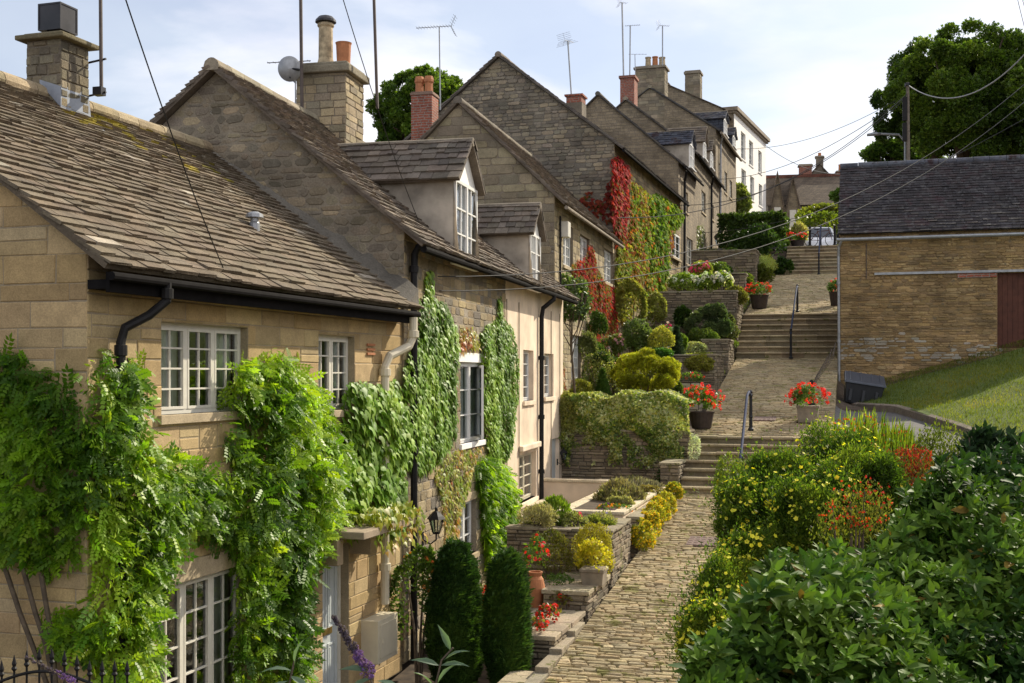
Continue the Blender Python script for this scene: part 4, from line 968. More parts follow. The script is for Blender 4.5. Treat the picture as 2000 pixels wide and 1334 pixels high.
fl.vf([(-2.715, cyy-.30, 7.44-0.2*tp+.02), (-2.42, cyy-.30, 7.44-.58*tp+.09), (-2.42, cyy+.27, 7.44-.58*tp+.09), (-2.715, cyy+.27, 7.44-.2*tp+.02), (-2.712, cyy-.28, 7.60), (-2.712, cyy+.22, 7.60)], ((0, 1, 2, 3), (0, 3, 5, 4)))
fl.vf([(-3.0, cyy-.305, 7.44+.2), (-2.70, cyy-.305, 7.33), (-2.70, cyy-.305, 7.58), (-3.0, cyy-.305, 7.68)], ((0, 1, 2, 3),)); fl.build('lead_flashing', M['lead'], ch1)
vn_ = h1.loc(P(497, 455, 14.6)); vz = h1.he-tp*vn_.x
vv = MB(); vv.lathe((vn_.x, vn_.y, vz-0.05), [(0.07, 0), (0.065, 0.2), (0.05, 0.22), (0.05, 0.26), (0.11, 0.27), (0.105, 0.31), (0.05, 0.34)], 14); vv.build('vent_cowl', M['galv'], h1.roofobj, smooth=False)
# ================================================================== house 2: stone cottage and pink cottage under one roof line
h2 = House('stone_cottage', 'grey stone gabled cottage with a dormer between the wisteria cottage and the pink cottage', 789, 16.75, 12.7, 6.35, 5.75, 0.1, 6.22, 8.62)
W2a = h2.frect(899, 943, 707, 868); W2b = h2.frect(899, 930, 985, 1095); h2.holes = [W2a, W2b]
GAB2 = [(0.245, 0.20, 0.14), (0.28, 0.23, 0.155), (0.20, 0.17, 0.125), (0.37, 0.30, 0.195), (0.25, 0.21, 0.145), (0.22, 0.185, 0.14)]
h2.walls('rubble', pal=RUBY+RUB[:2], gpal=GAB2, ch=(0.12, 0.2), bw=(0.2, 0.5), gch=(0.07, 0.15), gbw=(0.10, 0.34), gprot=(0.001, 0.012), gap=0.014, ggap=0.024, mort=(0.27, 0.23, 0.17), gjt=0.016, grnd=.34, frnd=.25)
h2.roof(e0=0.16, e1=0.09, wr=(0.12, 0.34), vn=0.16, vf=0, ov=0.3, th=.032, pal=[(0.185, 0.148, 0.112), (0.16, 0.13, 0.10), (0.21, 0.17, 0.13), (0.14, 0.115, 0.09)])
h2.gutter(y0=-0.1, y1=6.35, r=0.05, fascia=False)
da0 = h2.fr(884, 500, .19)[0]; da1 = h2.fr(928, 500, .19)[0]
h2.dormer((da0+da1)/2+.02, da1-da0, h2.he-0.25, h2.loc(P(910, 376, 20.2)).z, h2.loc(P(908, 303, 20.2)).z, rows=3, cols=2)
h2.window(W2a, 1, 3, 2, 'white', curtain=0.42, rd=.07, silmat='white_render', lin=0.16); h2.window(W2b, 1, 3, 2, 'white', lin=0.14, curtain=.3)
# open casement leaf
cm = MB(); a, b, c, d_ = W2a; Mx = Matrix.Translation((-0.07, b-0.05, 0)) @ Matrix.Rotation(R(20), 4, 'Z')
wv = (b-a)/2-0.04
for (p0, p1, q0, q1) in ((0, .045, c+.05, d_-.05), (-.045+wv, wv, c+.05, d_-.05), (.045, wv-.045, c+.05, c+.1), (.045, wv-.045, d_-.1, d_-.05)): cm.box(-0.02, 0.02, -p1, -p0, q0, q1, (1, 1, 1), Mx)
for k in (1, 2): zz = c+(d_-c)*k/3; cm.box(-0.012, 0.012, -wv+.04, -.04, zz-.012, zz+.012, (1, 1, 1), Mx)
cmo = cm.build('open_casement', M['white'], h2.root); cmo['label'] = 'white casement swung open'
cg = MB(); cg.vf([Mx @ Vector(p) for p in ((0, -wv+.03, c+.07), (0, -.03, c+.07), (0, -.03, d_-.07), (0, -wv+.03, d_-.07))], ((0, 1, 2, 3),)); cg.build('pane', M['glass'], cmo)
p0, _ = h2.fr(806, 700, 0.06)
h2.pipe([(0.27, p0, h2.gz+.12), (0.14, p0, h2.gz+.06), (0.09, p0, h2.gz-.04), (0.08, p0, h2.gz-.3), (0.08, p0, 0.0)], r=0.05, collars=[(0.08, p0, h2.gz-.25), (0.08, p0, 4.1), (0.08, p0, 3.0), (0.08, p0, 1.2)])
# big stone chimney at the end of its ridge
ck = h2.loc(P(655, 260, 20.9)); y0c = h2.loc(P(600, 250, 20.4)).y
chx = h2.loc(P(700, 200, 20.6)); 
ch2 = h2.chimney(-3.2, -2.28, 3.72, 4.62, 7.35, 9.42, pal=[(0.36, 0.29, 0.18), (0.30, 0.245, 0.16), (0.25, 0.21, 0.145), (0.40, 0.33, 0.21), (0.28, 0.235, 0.16)], ch=(0.11, 0.17), bw=(0.2, 0.45), capover=0.10, capth=0.13, capcol=(0.24, 0.21, 0.15),
    pots=())
b = MB(); b.lathe((-2.80, 4.1, 9.58), [(0.17, 0), (0.15, 0.12), (0.13, 0.2), (0.125, 0.75), (0.15, 0.78), (0.15, 0.82), (0.12, 0.84)], 18, (0.4, 0.34, 0.22)); b.build('chimney_pot', M['buffpot'], ch2)
b = MB(); b.lathe((-2.80, 4.1, 10.38), [(0.10, 0), (0.11, 0.04), (0.19, 0.05), (0.185, 0.09), (0.13, 0.15), (0.04, 0.18)], 18); b.build('pot_cowl', M['cowl'], ch2)
b = MB(); b.lathe((-2.46, 4.1, 9.58), [(0.155, 0), (0.13, 0.06), (0.12, 0.1), (0.135, 0.42), (0.15, 0.46), (0.12, 0.46), (0.10, 0.3)], 16); b.build('chimney_pot', M['terracotta'], ch2)
# pink cottage
pe = h2.world((0, 6.35, 0))
h2b = House('pink_cottage', 'pink rendered cottage with a small dormer beside the sunken yard', 0, 0, 12.7, 6.3, 5.75, 0.35, 6.22, 8.62, xy=(pe.x, pe.y))
Wp1 = h2b.frect(1022, 1042, 683, 784); Wp2 = h2b.frect(1063, 1081, 690, 776); Wp3 = h2b.frect(1015, 1047, 890, 985); Dp = h2b.frect(1078, 1092, 858, 1000); Dp = (Dp[0], Dp[1], 0.15, Dp[3])
h2b.holes = [Wp1, Wp2, Wp3, Dp]
h2b.walls('pink_render', plainfront=True, plaingable=True, rd=0.18)
h2b.roof(e0=0.16, e1=0.09, th=.032, wr=(0.12, 0.34), vn=0.0, vf=0.1, ov=0.3, pal=[(0.185, 0.148, 0.112), (0.16, 0.13, 0.10), (0.21, 0.17, 0.13), (0.14, 0.115, 0.09)])
h2b.gutter(y0=0, y1=6.4, r=0.05, fascia=False)
db0 = h2b.fr(1032, 560, .19)[0]; db1 = h2b.fr(1053, 560, .19)[0]; ym = (db0+db1)/2; Yd = 25.9
h2b.dormer(ym, max(0.9, db1-db0), h2b.he-0.25, h2b.loc(P(1045, 470, Yd)).z, h2b.loc(P(1045, 420, Yd)).z, rows=3, cols=2, front='white_render')
for wr_, c_, r_, l_ in ((Wp1, 2, 4, 1), (Wp2, 2, 4, 1)): h2b.window(wr_, c_, r_, l_, 'white', silmat='pink_render', rd=0.13, curtain=0.2)
h2b.window(Wp3, 1, 4, 2, 'cream', silmat='pink_render', rd=0.12)
b = MB(); b.box(0.0, 0.10, Wp3[0]-.12, Wp3[1]+.12, Wp3[3]+.08, Wp3[3]+.2); b.build('hood_mould', M['pink_render'], h2b.root, bevel=0.02)
b = MB(); b.box(-0.14, -0.09, Dp[0], Dp[1], Dp[2], Dp[3]); dq = b.build('door', M['doorgrey'], h2b.root)
b = MB(); b.box(-.09, -.06, Dp[0]+.08, Dp[0]+.14, 1.0, 1.05); b.build('handle', M['black'], dq)
p1, _ = h2b.fr(1057, 750, 0.06)
h2b.pipe([(0.33, p1+.1, h2b.gz), (0.33, p1+.1, h2b.gz-.1), (0.1, p1+.02, h2b.gz-.3), (0.07, p1, h2b.gz-.5), (0.07, p1-.02, 0.4)], r=0.05, collars=[(0.07, p1, 4.2), (0.07, p1, 2.9), (0.07, p1, 1.7)])
for xx in (988, 1012, 1075, 1092):
    q = h2b.fr(xx, 700)[0]; h2b.pipe([(0.02, q, 5.3), (0.02, q, 0.5)], r=0.010, name='cable', mat='concrete')
# ================================================================== house 3
h3 = House('stone_cottage', 'rubble stone cottage with red creeper beyond the pink cottage', 1083, 29.5, 13.8, 9.4, 4.95, 3.2, 8.63, 11.05)
W3 = [h3.frect(1100, 1119, 434, 517), h3.frect(1133, 1151, 457, 527), h3.frect(1180, 1197, 484, 549), h3.frect(1116, 1134, 654, 742)]
h3.holes = W3
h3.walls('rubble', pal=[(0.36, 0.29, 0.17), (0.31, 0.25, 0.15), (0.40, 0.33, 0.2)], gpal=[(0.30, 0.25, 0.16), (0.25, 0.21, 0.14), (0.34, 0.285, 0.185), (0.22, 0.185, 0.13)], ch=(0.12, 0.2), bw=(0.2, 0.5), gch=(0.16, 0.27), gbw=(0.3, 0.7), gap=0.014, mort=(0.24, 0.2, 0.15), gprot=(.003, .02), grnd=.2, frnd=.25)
h3.roof(e0=0.2, e1=0.12, wr=(0.2, 0.5), vn=0.12, vf=0, ov=0.25, pal=[(0.185, 0.148, 0.112), (0.16, 0.13, 0.10), (0.21, 0.17, 0.13), (0.14, 0.115, 0.09)], ridgecol=(0.2, 0.17, 0.13))
h3.gutter(r=0.05, fascia=False, mat='concrete')
for w_ in W3: h3.window(w_, 2, 4, 2, 'white', rd=0.1, lin=0.14, curtain=0.15)
f = MB(); q = h3.fr(1097, 450); f.box(0.02, 0.22, q[0]-.25, q[0]+.1, q[1]-.2, q[1]+.2); f.build('floodlight', M['offwhite'], h3.root, bevel=0.02)
q = h3.fr(1092, 500)[0]; h3.pipe([(0.03, q, 5.0), (0.04, q, 0.4)], r=0.025)
# ================================================================== house 4: big gable
h4 = House('stone_house', 'tall grey rubble gabled house draped in red and green creeper', 1200, 39.2, 17.5, 13.4, 8.0, 4.4, 11.82, 14.98)
W4 = [h4.frect(1226, 1237, 355, 420), h4.frect(1232, 1242, 500, 560), h4.frect(1265, 1273, 595, 640)]
h4.holes = W4
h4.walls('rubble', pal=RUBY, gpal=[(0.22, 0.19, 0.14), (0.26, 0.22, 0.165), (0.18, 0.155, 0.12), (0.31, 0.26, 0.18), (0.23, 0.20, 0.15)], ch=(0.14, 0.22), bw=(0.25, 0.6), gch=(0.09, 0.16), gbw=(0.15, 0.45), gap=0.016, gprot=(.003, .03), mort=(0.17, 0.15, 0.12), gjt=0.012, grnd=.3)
h4.roof(e0=0.24, e1=0.18, wr=(0.25, 0.55), vn=0.15, vf=0, ov=0.28, pal=[(0.155, 0.135, 0.115), (0.13, 0.115, 0.10), (0.18, 0.155, 0.13)], ridgecol=(0.2, 0.17, 0.14))
h4.gutter(r=0.05, fascia=False)
for w_ in W4[:2]: h4.window(w_, 1, 3, 2, 'white', rd=0.1)
b = MB(); c4 = W4[2]; b.box(-.12, -.07, c4[0], c4[1], c4[2], c4[3]); b.build('door', M['blueglaze'], h4.root)
vs_ = MB(); vs_.box(-4.3, -3.7, -0.15, -0.02, h4.hr-.5, h4.hr-.1)
ck = h4.loc(P(1125, 215, 46))
q = h4.loc(P(1125, 230, 45.5)); 
zt_ = h4.loc(P(1125, 186, 45.5)).z
c = h4.chimney(q.x-.32, q.x+.32, q.y-.35, q.y+.35, h4.hr-2.2, zt_-0.35, mat='rubble', geo=False, cap=False)
b = MB(); b.box(q.x-.30, q.x+.30, q.y-.33, q.y+.33, zt_-.35, zt_-.02); b.box(q.x-.36, q.x+.36, q.y-.39, q.y+.39, zt_-.10, zt_-.03); b.build('brick_top', M['brick'], c)
# ================================================================== upper row
h5 = House('stone_house', 'dark gabled stone house with a slate dormer beyond the creeper house', 1325, 52, 17.7, 5.1, 7.2, 7.5, 13.5, 16.65)
W5 = [h5.frect(1337, 1344, 372, 412), h5.frect(1341, 1353, 462, 515)]
w5b = h4.frect(1309, 1325, 452, 500); h4w = w5b
h5.holes = W5
h5.walls('far_stone', pal=RUBY, ch=(.15, .25), bw=(.25, .6), plainfront=True, plaingable=False, gch=(0.12, 0.2), gbw=(0.2, 0.55), gpal=[(0.21, 0.18, 0.135), (0.24, 0.205, 0.15), (0.18, 0.155, 0.12), (0.26, 0.22, 0.16)], gap=.016)
h5.roof(e0=.3, e1=.22, wr=(.3, .6), pal=[(0.11, 0.10, 0.09), (0.09, 0.082, 0.078), (0.13, 0.115, 0.10)], ridgecol=(0.13, 0.12, 0.10), th=.02, ov=.2, backgeo=False)
h5.gutter(r=.05, fascia=False)
h5.window(W5[0], 1, 3, 2, 'offwhite', rd=.1); h5.window(W5[1], 1, 3, 2, 'offwhite', rd=.1)
q = h5.fr(1333, 400)[0]; h5.pipe([(.25, q-.3, h5.gz), (.1, q, h5.gz-.4), (.08, q, .4)], r=.06)
dd0 = h5.loc(P(1339, 300, 54.2))
h5.dormer(dd0.y, 1.3, h5.he+.05, h5.loc(P(1338, 284, 54.2)).z, h5.loc(P(1338, 258, 54.2)).z, mat='grey_render', rmat='barn_slate', roofpal=[(0.06, 0.065, 0.085), (0.05, 0.055, 0.07), (0.085, 0.09, 0.11)], rows=2)
h6 = House('stone_house', 'stone house with a red brick chimney on its gable and two small dormers', 1355, 57, 16.5, 10.6, 6.6, 8.4, 14.86, 17.55)
W6 = [h6.frect(1370, 1378, 370, 412), h6.frect(1388, 1394, 395, 425), h6.frect(1371, 1378, 448, 500)]
h6.holes = W6
h6.walls('far_stone', plainfront=True, plaingable=False, gch=(0.12, 0.2), gbw=(0.2, 0.55), gpal=[(0.25, 0.21, 0.15), (0.28, 0.235, 0.165), (0.21, 0.18, 0.13)], gap=.016)
h6.roof(geo=True, e0=.3, e1=.22, wr=(.3, .6), pal=[(0.13, 0.115, 0.10), (0.11, 0.10, 0.09), (0.15, 0.13, 0.11)], ov=.2, backgeo=False)
h6.gutter(r=.05, fascia=False)
for w_ in W6: h6.window(w_, 1, 3, 2, 'offwhite', rd=.1)
q = h6.fr(1386, 400)[0]; h6.pipe([(.25, q-.3, h6.gz), (.1, q, h6.gz-.4), (.08, q, .4)], r=.06)
for px__, d__, za_, zt__ in ((1369, 59.3, 251, 279), (1382, 62.0, 278, 298)):
    q = h6.loc(P(px__, 300, d__)); h6.dormer(q.y, 1.2, h6.he+.05, h6.loc(P(px__, zt__, d__)).z, h6.loc(P(px__, za_, d__)).z, mat='grey_render', roofpal=[(0.16, 0.13, 0.10), (0.13, 0.11, 0.09)], rows=2)
q = h6.loc(P(1221, 195, 58.2)); q2 = h6.loc(P(1233, 150, 58.2)).z
c = h6.chimney(-3.6, -2.9, 0.02, 0.9, h6.hr-.5, q2-.12, mat='brick', geo=False, cap=False)
b = MB(); b.box(-3.66, -2.84, -.05, .97, q2-.12, q2); b.build('chimney_cap', M['brick'], c)
h7 = House('tall_stone_house', 'tall stone house with a broad three pot chimney and slate dormers', 1398, 66, 17.8, 9.0, 7.4, 9.5, 17.82, 20.35)
W7 = [h7.frect(1404, 1409, 318, 365), h7.frect(1415, 1420, 333, 375), h7.frect(1425, 1430, 350, 385)]
h7.holes = W7
h7.walls('far_stone', plainfront=True, plaingable=False, gch=(0.13, 0.22), gbw=(0.2, 0.6), gpal=[(0.26, 0.215, 0.145), (0.30, 0.25, 0.17), (0.22, 0.185, 0.13)], gap=.016)
h7.roof(geo=True, e0=.3, e1=.22, wr=(.3, .6), pal=[(0.10, 0.095, 0.09), (0.085, 0.08, 0.08)], ov=.2, backgeo=False)
h7.gutter(r=.07, fascia=False, mat='concrete')
for w_ in W7: h7.window(w_, 1, 4, 2, 'offwhite', rd=.1)
q = h7.fr(1404, 400)[0]; h7.pipe([(.25, q-.3, h7.gz), (.1, q, h7.gz-.4), (.08, q, .4)], r=.06, mat='galv')
for px__, d__, za_, zt__ in ((1408, 68.3, 220, 236), (1426, 72, 252, 268)):
    q = h7.loc(P(px__, 300, d__)); h7.dormer(q.y, 1.4, h7.he+.1, h7.loc(P(px__, zt__, d__)).z, h7.loc(P(px__, za_, d__)).z, mat='blue_slate', rmat='barn_slate', roofpal=[(0.06, 0.065, 0.085), (0.05, 0.055, 0.07)], rows=2)
xa = h7.gb(1241, 200)[0]; xb = h7.gb(1298, 200)[0]; zt_ = h7.gb(1270, 134)[1]
c = h7.chimney(xa, xb, -0.01, 1.0, 6.0, zt_, mat='rubble', geo=True, ch=(.16, .24), bw=(.3, .6), pal=[(0.27, 0.225, 0.155), (0.23, 0.195, 0.14), (0.31, 0.26, 0.18)], capover=.1, capth=.12,
   pots=[(xa+(xb-xa)*.38, .5, .17, .62, 'buffpot'), (xa+(xb-xa)*.62, .5, .17, .62, 'terracotta'), (xa+(xb-xa)*.86, .5, .19, .55, 'buffpot')])
h8 = House('stone_house', 'stone gabled house with a stubby stone chimney left of the white house', 1412, 77, 17.8, 4.5, 7.2, 10.5, 21.4, 23.2)
h8.walls('far_stone', plainfront=True, plaingable=False, gch=(0.14, 0.24), gbw=(0.25, 0.6), gpal=[(0.27, 0.225, 0.155), (0.23, 0.195, 0.14), (0.31, 0.26, 0.18)], gap=.02)
h8.roof(geo=False, pal=[(0.10, 0.095, 0.09)], mat='far_slate', ov=.15)
x0_ = h8.gb(1338, 150)[0]; x1_ = h8.gb(1367, 150)[0]; h8.chimney(x0_, x1_, .0, .9, h8.hr-1, h8.gb(1350, 144)[1], geo=True, ch=(.16, .24), bw=(.3, .6), capover=.08, capth=.15, pal=[(0.27, 0.225, 0.155), (0.23, 0.195, 0.14)])
# white house: flat parapet and cornice
h9 = House('white_house', 'tall white rendered house with a grey cornice at the top of the hill', 1434, 80, 22.5, 11.6, 9, 10.8, 21.9, 21.95)
W9 = []
for (a, b, t, u) in ((1447, 1456, 255, 308), (1463, 1471, 272, 320), (1481, 1488, 292, 335), (1448, 1457, 328, 380), (1465, 1473, 342, 388), (1482, 1489, 358, 400)):
    W9.append(h9.frect(a, b, t, u))
h9.holes = W9
h9.walls('white_render', plainfront=True, plaingable=True, rd=.2)
for w_ in W9: h9.window(w_, 2, 4, 1, 'white', rd=.15, silmat='white_render')
gs = MB(); gs.box(-9, -.02, -.02, .0, 0, 11.1); gs.build('side_wall', M['far_stone'], h9.root)
k = MB(); k.box(-9, .28, -.25, 11.9, 11.15, 11.4); k.box(-9, .16, -.14, 11.75, 11.0, 11.148); k.build('cornice', M['concrete'], h9.root)
# window of the creeper house near its far end
rt = h4.window(h4w, 1, 3, 2, 'white', rd=-.03, silln=.14)
# ================================================================== barn
PB = P(1641, 700, 36.5)
barn = House('barn', 'long ochre stone barn with a dark slate roof to the right of the steps', 0, 0, 90+16.8, 16, 6.6, 3.6, 8.56, 11.06, xy=(PB.x, PB.y))
# local y runs along the wall that faces the camera; n faces the camera
yd = barn.fr(1948, 600)[0]
barn.holes = [(yd, yd+2.6, barn.fr(1960, 680)[1], barn.fr(1960, 533)[1])]
def barncol(u, v):
    g = .45+.07*u+.25*math.sin(u*1.3)+.12*math.sin(u*4)
    if v < g+1.0 and v > g+.35+random.uniform(-.2, .2) and u < 5.2 and random.random() < .4: return jit((0.38, 0.34, 0.27), .1)
    return jit(random.choice(BARN), .16)
barn.cf = barncol
barn.walls('barn_stone', pal=BARN, ch=(0.05, 0.115), bw=(0.12, 0.42), prot=(.002, .03), gap=.012, mort=(0.29, 0.20, 0.10), rd=.2, gch=(0.08, .14), gpal=BARN, jt=.014, frnd=.4)
barn.roof(mat='barn_slate', pal=[(0.034, 0.030, 0.031), (0.029, 0.026, 0.028), (0.042, 0.038, 0.039), (0.038, 0.030, 0.030)], e0=.17, e1=.16, wr=(.22, .34), th=.009, ov=.14, vn=.06, vf=0, ridgecol=(0.09, 0.095, 0.115))
barn.gutter(mat='galv', r=.055, ov=.2, fascia=False)
b = MB(); hd = barn.holes[0]
for k in range(18):
    a_ = hd[0]+k*(hd[1]-hd[0])/18; b.box(-.14+(k % 2)*.004, -.10+(k % 2)*.004, a_+.003, a_+(hd[1]-hd[0])/18-.003, hd[2]-.3, hd[3])
bd = b.build('door', M['barndoor'], barn.root)
b = MB(); a_ = barn.fr(1708, 540)[0]; zb_ = barn.fr(1708, 540)[1]; b.box(.0, .08, a_, hd[1]+1, hd[3]+.02, hd[3]+.09); b.build('iron_rail', M['galv'], barn.root)
b = MB(); q = barn.fr(1870, 545)[0]; b.box(.032, .05, q, hd[0]-.02, hd[3]-.12, hd[3]+.0, (0.3, 0.15, 0.08)); b.build('lintel', M['brick'], barn.root)
barn.pipe([(.2, .05, barn.gz), (.12, -.04, barn.gz-.2), (.07, -.05, barn.gz-.5), (.07, -.03, .0)], mat='galv', r=.045, collars=[(.07, -.05, 3.4), (.07, -.04, 1.6)])
for (px__, yt, yb) in ((1692, 475, 545),):
    q = barn.fr(px__, yt)[0]; barn.pipe([(.035, q, barn.fr(px__, yt)[1]), (.035, q, barn.fr(px__, yb)[1])], r=.012, mat='rust')
# mortar fillet where the near roof meets the next gable
m = MB()
def fil(q, dx, dz): return h1.world((q[0]+dx, 6.86, q[1]+dz))
tp1 = h1.tanp
pr = []
for k in range(25):
    xx = .25-3.3*k/24; zz = h1.he-xx*tp1 if xx > -3 else h1.hr; w_ = .10+.05*math.sin(k*1.7)+.03*math.sin(k*4.1)
    pr.append([h1.world((xx, 6.55, zz+.07))-h1.root.location, h1.world((xx, 6.93, zz+.10))-h1.root.location, h1.world((xx, 6.90, zz+.20+w_))-h1.root.location, h1.world((xx, 6.74, zz+.16+w_*.3))-h1.root.location])
it = h1.rot.transposed(); m.ring([[it @ v for v in r] for r in pr], (0.16, 0.145, 0.12)); m.build('mortar_fillet', M['rubble'], h1.roofobj)
# distant house beyond the road
hf = House('distant_house', 'low dark stone house with steep little gables beyond the parked van', 1500, 92, 100, 9.5, 9, 13.0, 17.3, 20.2)
hf.walls('far_grey', plainfront=True, plaingable=True)
hf.roof(mat='far_slate', geo=False, ov=.2, pal=[(0.14, 0.12, 0.1)], ridge=False)
b = MB(); b.box(-4.9, -4.1, -.2, 9.5, hf.hr-.15, hf.hr+.08); b.build('red_ridge', M['redtile'], hf.roofobj)
for (pxx, zt_, w_) in ((1519, 335, 1.1), (1549, 345, 1.3)):
    q = hf.loc(P(pxx, 400, 91)); za = hf.loc(P(pxx, zt_, 91)).z; g = MB()
    g.vf([(.5, q.y-w_, 0), (.5, q.y+w_, 0), (.5, q.y, za), (-3.5, q.y-w_, 0), (-3.5, q.y+w_, 0), (-3.5, q.y, za)], ((0, 1, 2), (3, 5, 4), (0, 2, 5, 3), (1, 4, 5, 2), (0, 3, 4, 1)))
    gg = g.build('gable', M['far_stone'], hf.root)
    g = MB(); g.vf([(.7, q.y-w_-.2, -.2), (.7, q.y, za+.15), (-3.5, q.y, za+.15), (-3.5, q.y-w_-.2, -.2), (.7, q.y+w_+.2, -.2), (-3.5, q.y+w_+.2, -.2),
          (.7, q.y-w_, -.2), (.7, q.y, za-.15), (-3.5, q.y, za-.15), (-3.5, q.y-w_, -.2), (.7, q.y+w_, -.2), (-3.5, q.y+w_, -.2)], ((0, 3, 2, 1), (1, 2, 5, 4), (6, 7, 8, 9), (7, 10, 11, 8), (0, 1, 7, 6), (1, 4, 10, 7)))
    g.build('gable_roof', M['far_slate'], gg)
    g = MB(); g.box(.5, .56, q.y-.25, q.y+.25, za*.35, za*.6); g.build('window', M['offwhite'], gg)
hg = House('distant_house', 'farthest stone gable with brick chimneys above the dark house', 1640, 100, 100, 5.0, 8, 13.5, 19.0, 21.6)
hg.walls('far_grey', plainfront=True, plaingable=True); hg.roof(mat='far_slate', geo=False, ov=.1, ridge=False, pal=[(0.14, .12, .1)])
hg2 = P(1605, 330, 97)
g_ = House('distant_house', 'small dark gable end with a thin chimney between two brick chimneys', 1640, 97, 16, 6, 3.2, 13, 19.6, 21.4)
g_.walls('far_grey', plainfront=True, plaingable=True); g_.roof(mat='far_slate', geo=False, ov=.1, ridge=False, pal=[(0.14, .12, .1)])
g_.chimney(-1.9, -1.3, .1, .8, g_.hr-.5, g_.hr+.6, geo=False, capth=.1, pots=[(-1.6, .45, .14, .3, 'terracotta')])
q = hf.loc(P(1578, 320, 93)); hf.chimney(-4.9, -4.2, q.y-.5, q.y+.5, hf.hr-.5, hf.hr+.75, mat='brick', geo=False, capth=.12)
for pxx in (1660,):
    q = hg.loc(P(1656, 320, 101)); hg.chimney(-4.5, -3.6, q.y-.7, q.y+.7, hg.hr-.6, hg.hr+.2, mat='brick', geo=False, capth=.1, pots=[(-4, q.y-.35, .17, .6, 'terracotta'), (-4, q.y+.35, .17, .6, 'terracotta')])
# ================================================================== street things
def rail(name, label, posts, top, group='handrails down the middle of the steps'):
    """posts: (x, y, z ground, height); top: (x, y, z) polyline of the sloping bar"""
    b = Vector(posts[0][:3]); root = empty(name, b, 0, label, 'handrail', group)
    for (x, y, z, h) in posts:
        m = MB(); m.lathe((x-b.x, y-b.y, z-b.z), [(0.07, 0), (0.07, 0.04), (0.045, 0.07), (0.04, 0.3), (0.052, 0.33), (0.04, 0.36), (0.036, h*.85), (0.05, h*.87), (0.05, h*.9), (0.036, h*.92), (0.05, h*.97), (0.03, h), (0.0, h+.01)], 12)
        m.build('post', M['iron'], root, smooth=False)
    m = MB(); m.tube([Vector(p)-b for p in top], 0.032, 10); m.build('bar', M['bluesteel'], root, smooth=True)
def railset(px, d0, d1, zt, zb, label, mid=True):
    pass
a = P(1469, 843, 29.4); b_ = P(1450, 958, 26.3); xr_ = (a.x+b_.x)/2
rail('handrail', 'blue grey handrail on the lowest flight of steps', [(a.x, 29.5, pz(29.5), .98), (b_.x+.02, 26.35, 1.5, .95)],
     [(a.x, 29.45, pz(29.5)+.86), (a.x-.02, 29.2, pz(29.5)+.95), (a.x-.03, 28.8, pz(29)+.95), (b_.x, 26.3, 1.52+.88), (b_.x, 26.15, 1.52+.8)])
a = P(1559, 610, 43.4); 
rail('handrail', 'blue grey handrail on the middle flight of steps', [(a.x, 43.9, pz(43.9), 1.0), (a.x-.05, 40.2, 4.7, 1.0)],
     [(a.x, 43.8, pz(44)+.9), (a.x, 43.4, pz(43.5)+.93), (a.x-.05, 40.3, 4.72+.92), (a.x-.05, 40.15, 4.72+.8)])
a = P(1602, 500, 57.6)
rail('handrail', 'blue grey handrail on the top flight of steps below the bicycle', [(a.x, 60.4, 10.5, 1.0), (a.x, 57.0, 8.83, 1.0)],
     [(a.x, 60.3, 10.5+.9), (a.x, 60, 10.5+.93), (a.x, 57.1, 8.87+.92), (a.x, 56.95, 8.87+.8)])
def bollard(x, y, z, label, h=1.0, r=0.055):
    root = empty('bollard', (x, y, z), 0, label, 'bollard', 'black bollards by the steps')
    m = MB(); m.lathe((0, 0, 0), [(r*1.6, 0), (r*1.6, .06), (r*1.1, .1), (r, h*.78), (r*1.35, h*.8), (r*1.35, h*.83), (r, h*.85), (r*.9, h*.92), (r*.4, h*.94)], 14); m.build('shaft', M['black'], root)
    m = MB(); m.lathe((0, 0, h*.93), [(r*.4, 0), (r*1.0, .04), (r*1.1, .08), (r*.7, .12), (0.001, .14)], 14); m.build('finial', M['black'], root, smooth=True)
q = P(1585, 778, 31.6); bollard(q.x, q.y, pz(q.y), 'black bollard behind the red geranium planter on the landing', .6)
for px_, lb in ((1583, 'left black bollard at the top of the steps in front of the van'), (1631, 'right black bollard at the top of the steps in front of the van')):
    q = P(px_, 480, 59.5); bollard(q.x, 60.5, 10.5, lb, .95)
# ---- van
vq = P(1607, 480, 64.5); root = empty('parked_van', (vq.x, 66.0, 10.5), R(10), 'white van facing down the steps behind the bicycle', 'van')
def loft(sec, mat, name, parent, smooth=True):
    m = MB(); m.ring(sec); return m.build(name, mat, parent, smooth=smooth)
def vsec(y, hw, z0, z1, r=.12):
    return [(-hw+r*.3, y, z0), (hw-r*.3, y, z0), (hw, y, z0+r), (hw*1.0, y, z0+(z1-z0)*.55), (hw*.93, y, z1-r), (hw*.8, y, z1), (-hw*.8, y, z1), (-hw*.93, y, z1-r), (-hw, y, z0+(z1-z0)*.55), (-hw, y, z0+r)]
bd = loft([vsec(-.05, .66, .32, .78), vsec(.06, .80, .26, .88), vsec(.5, .86, .24, 1.05), vsec(.95, .87, .24, 1.16), vsec(1.65, .88, .24, 1.78), vsec(2.2, .88, .24, 1.86), vsec(4.1, .86, .3, 1.82), vsec(4.3, .82, .4, 1.7)], M['carpaint'], 'body', root)
m = MB(); m.vf([(-.74, .93, 1.19), (.74, .93, 1.19), (.64, 1.58, 1.74), (-.64, 1.58, 1.74)], ((0, 1, 2, 3),)); m.build('windscreen', M['binlid'], root)
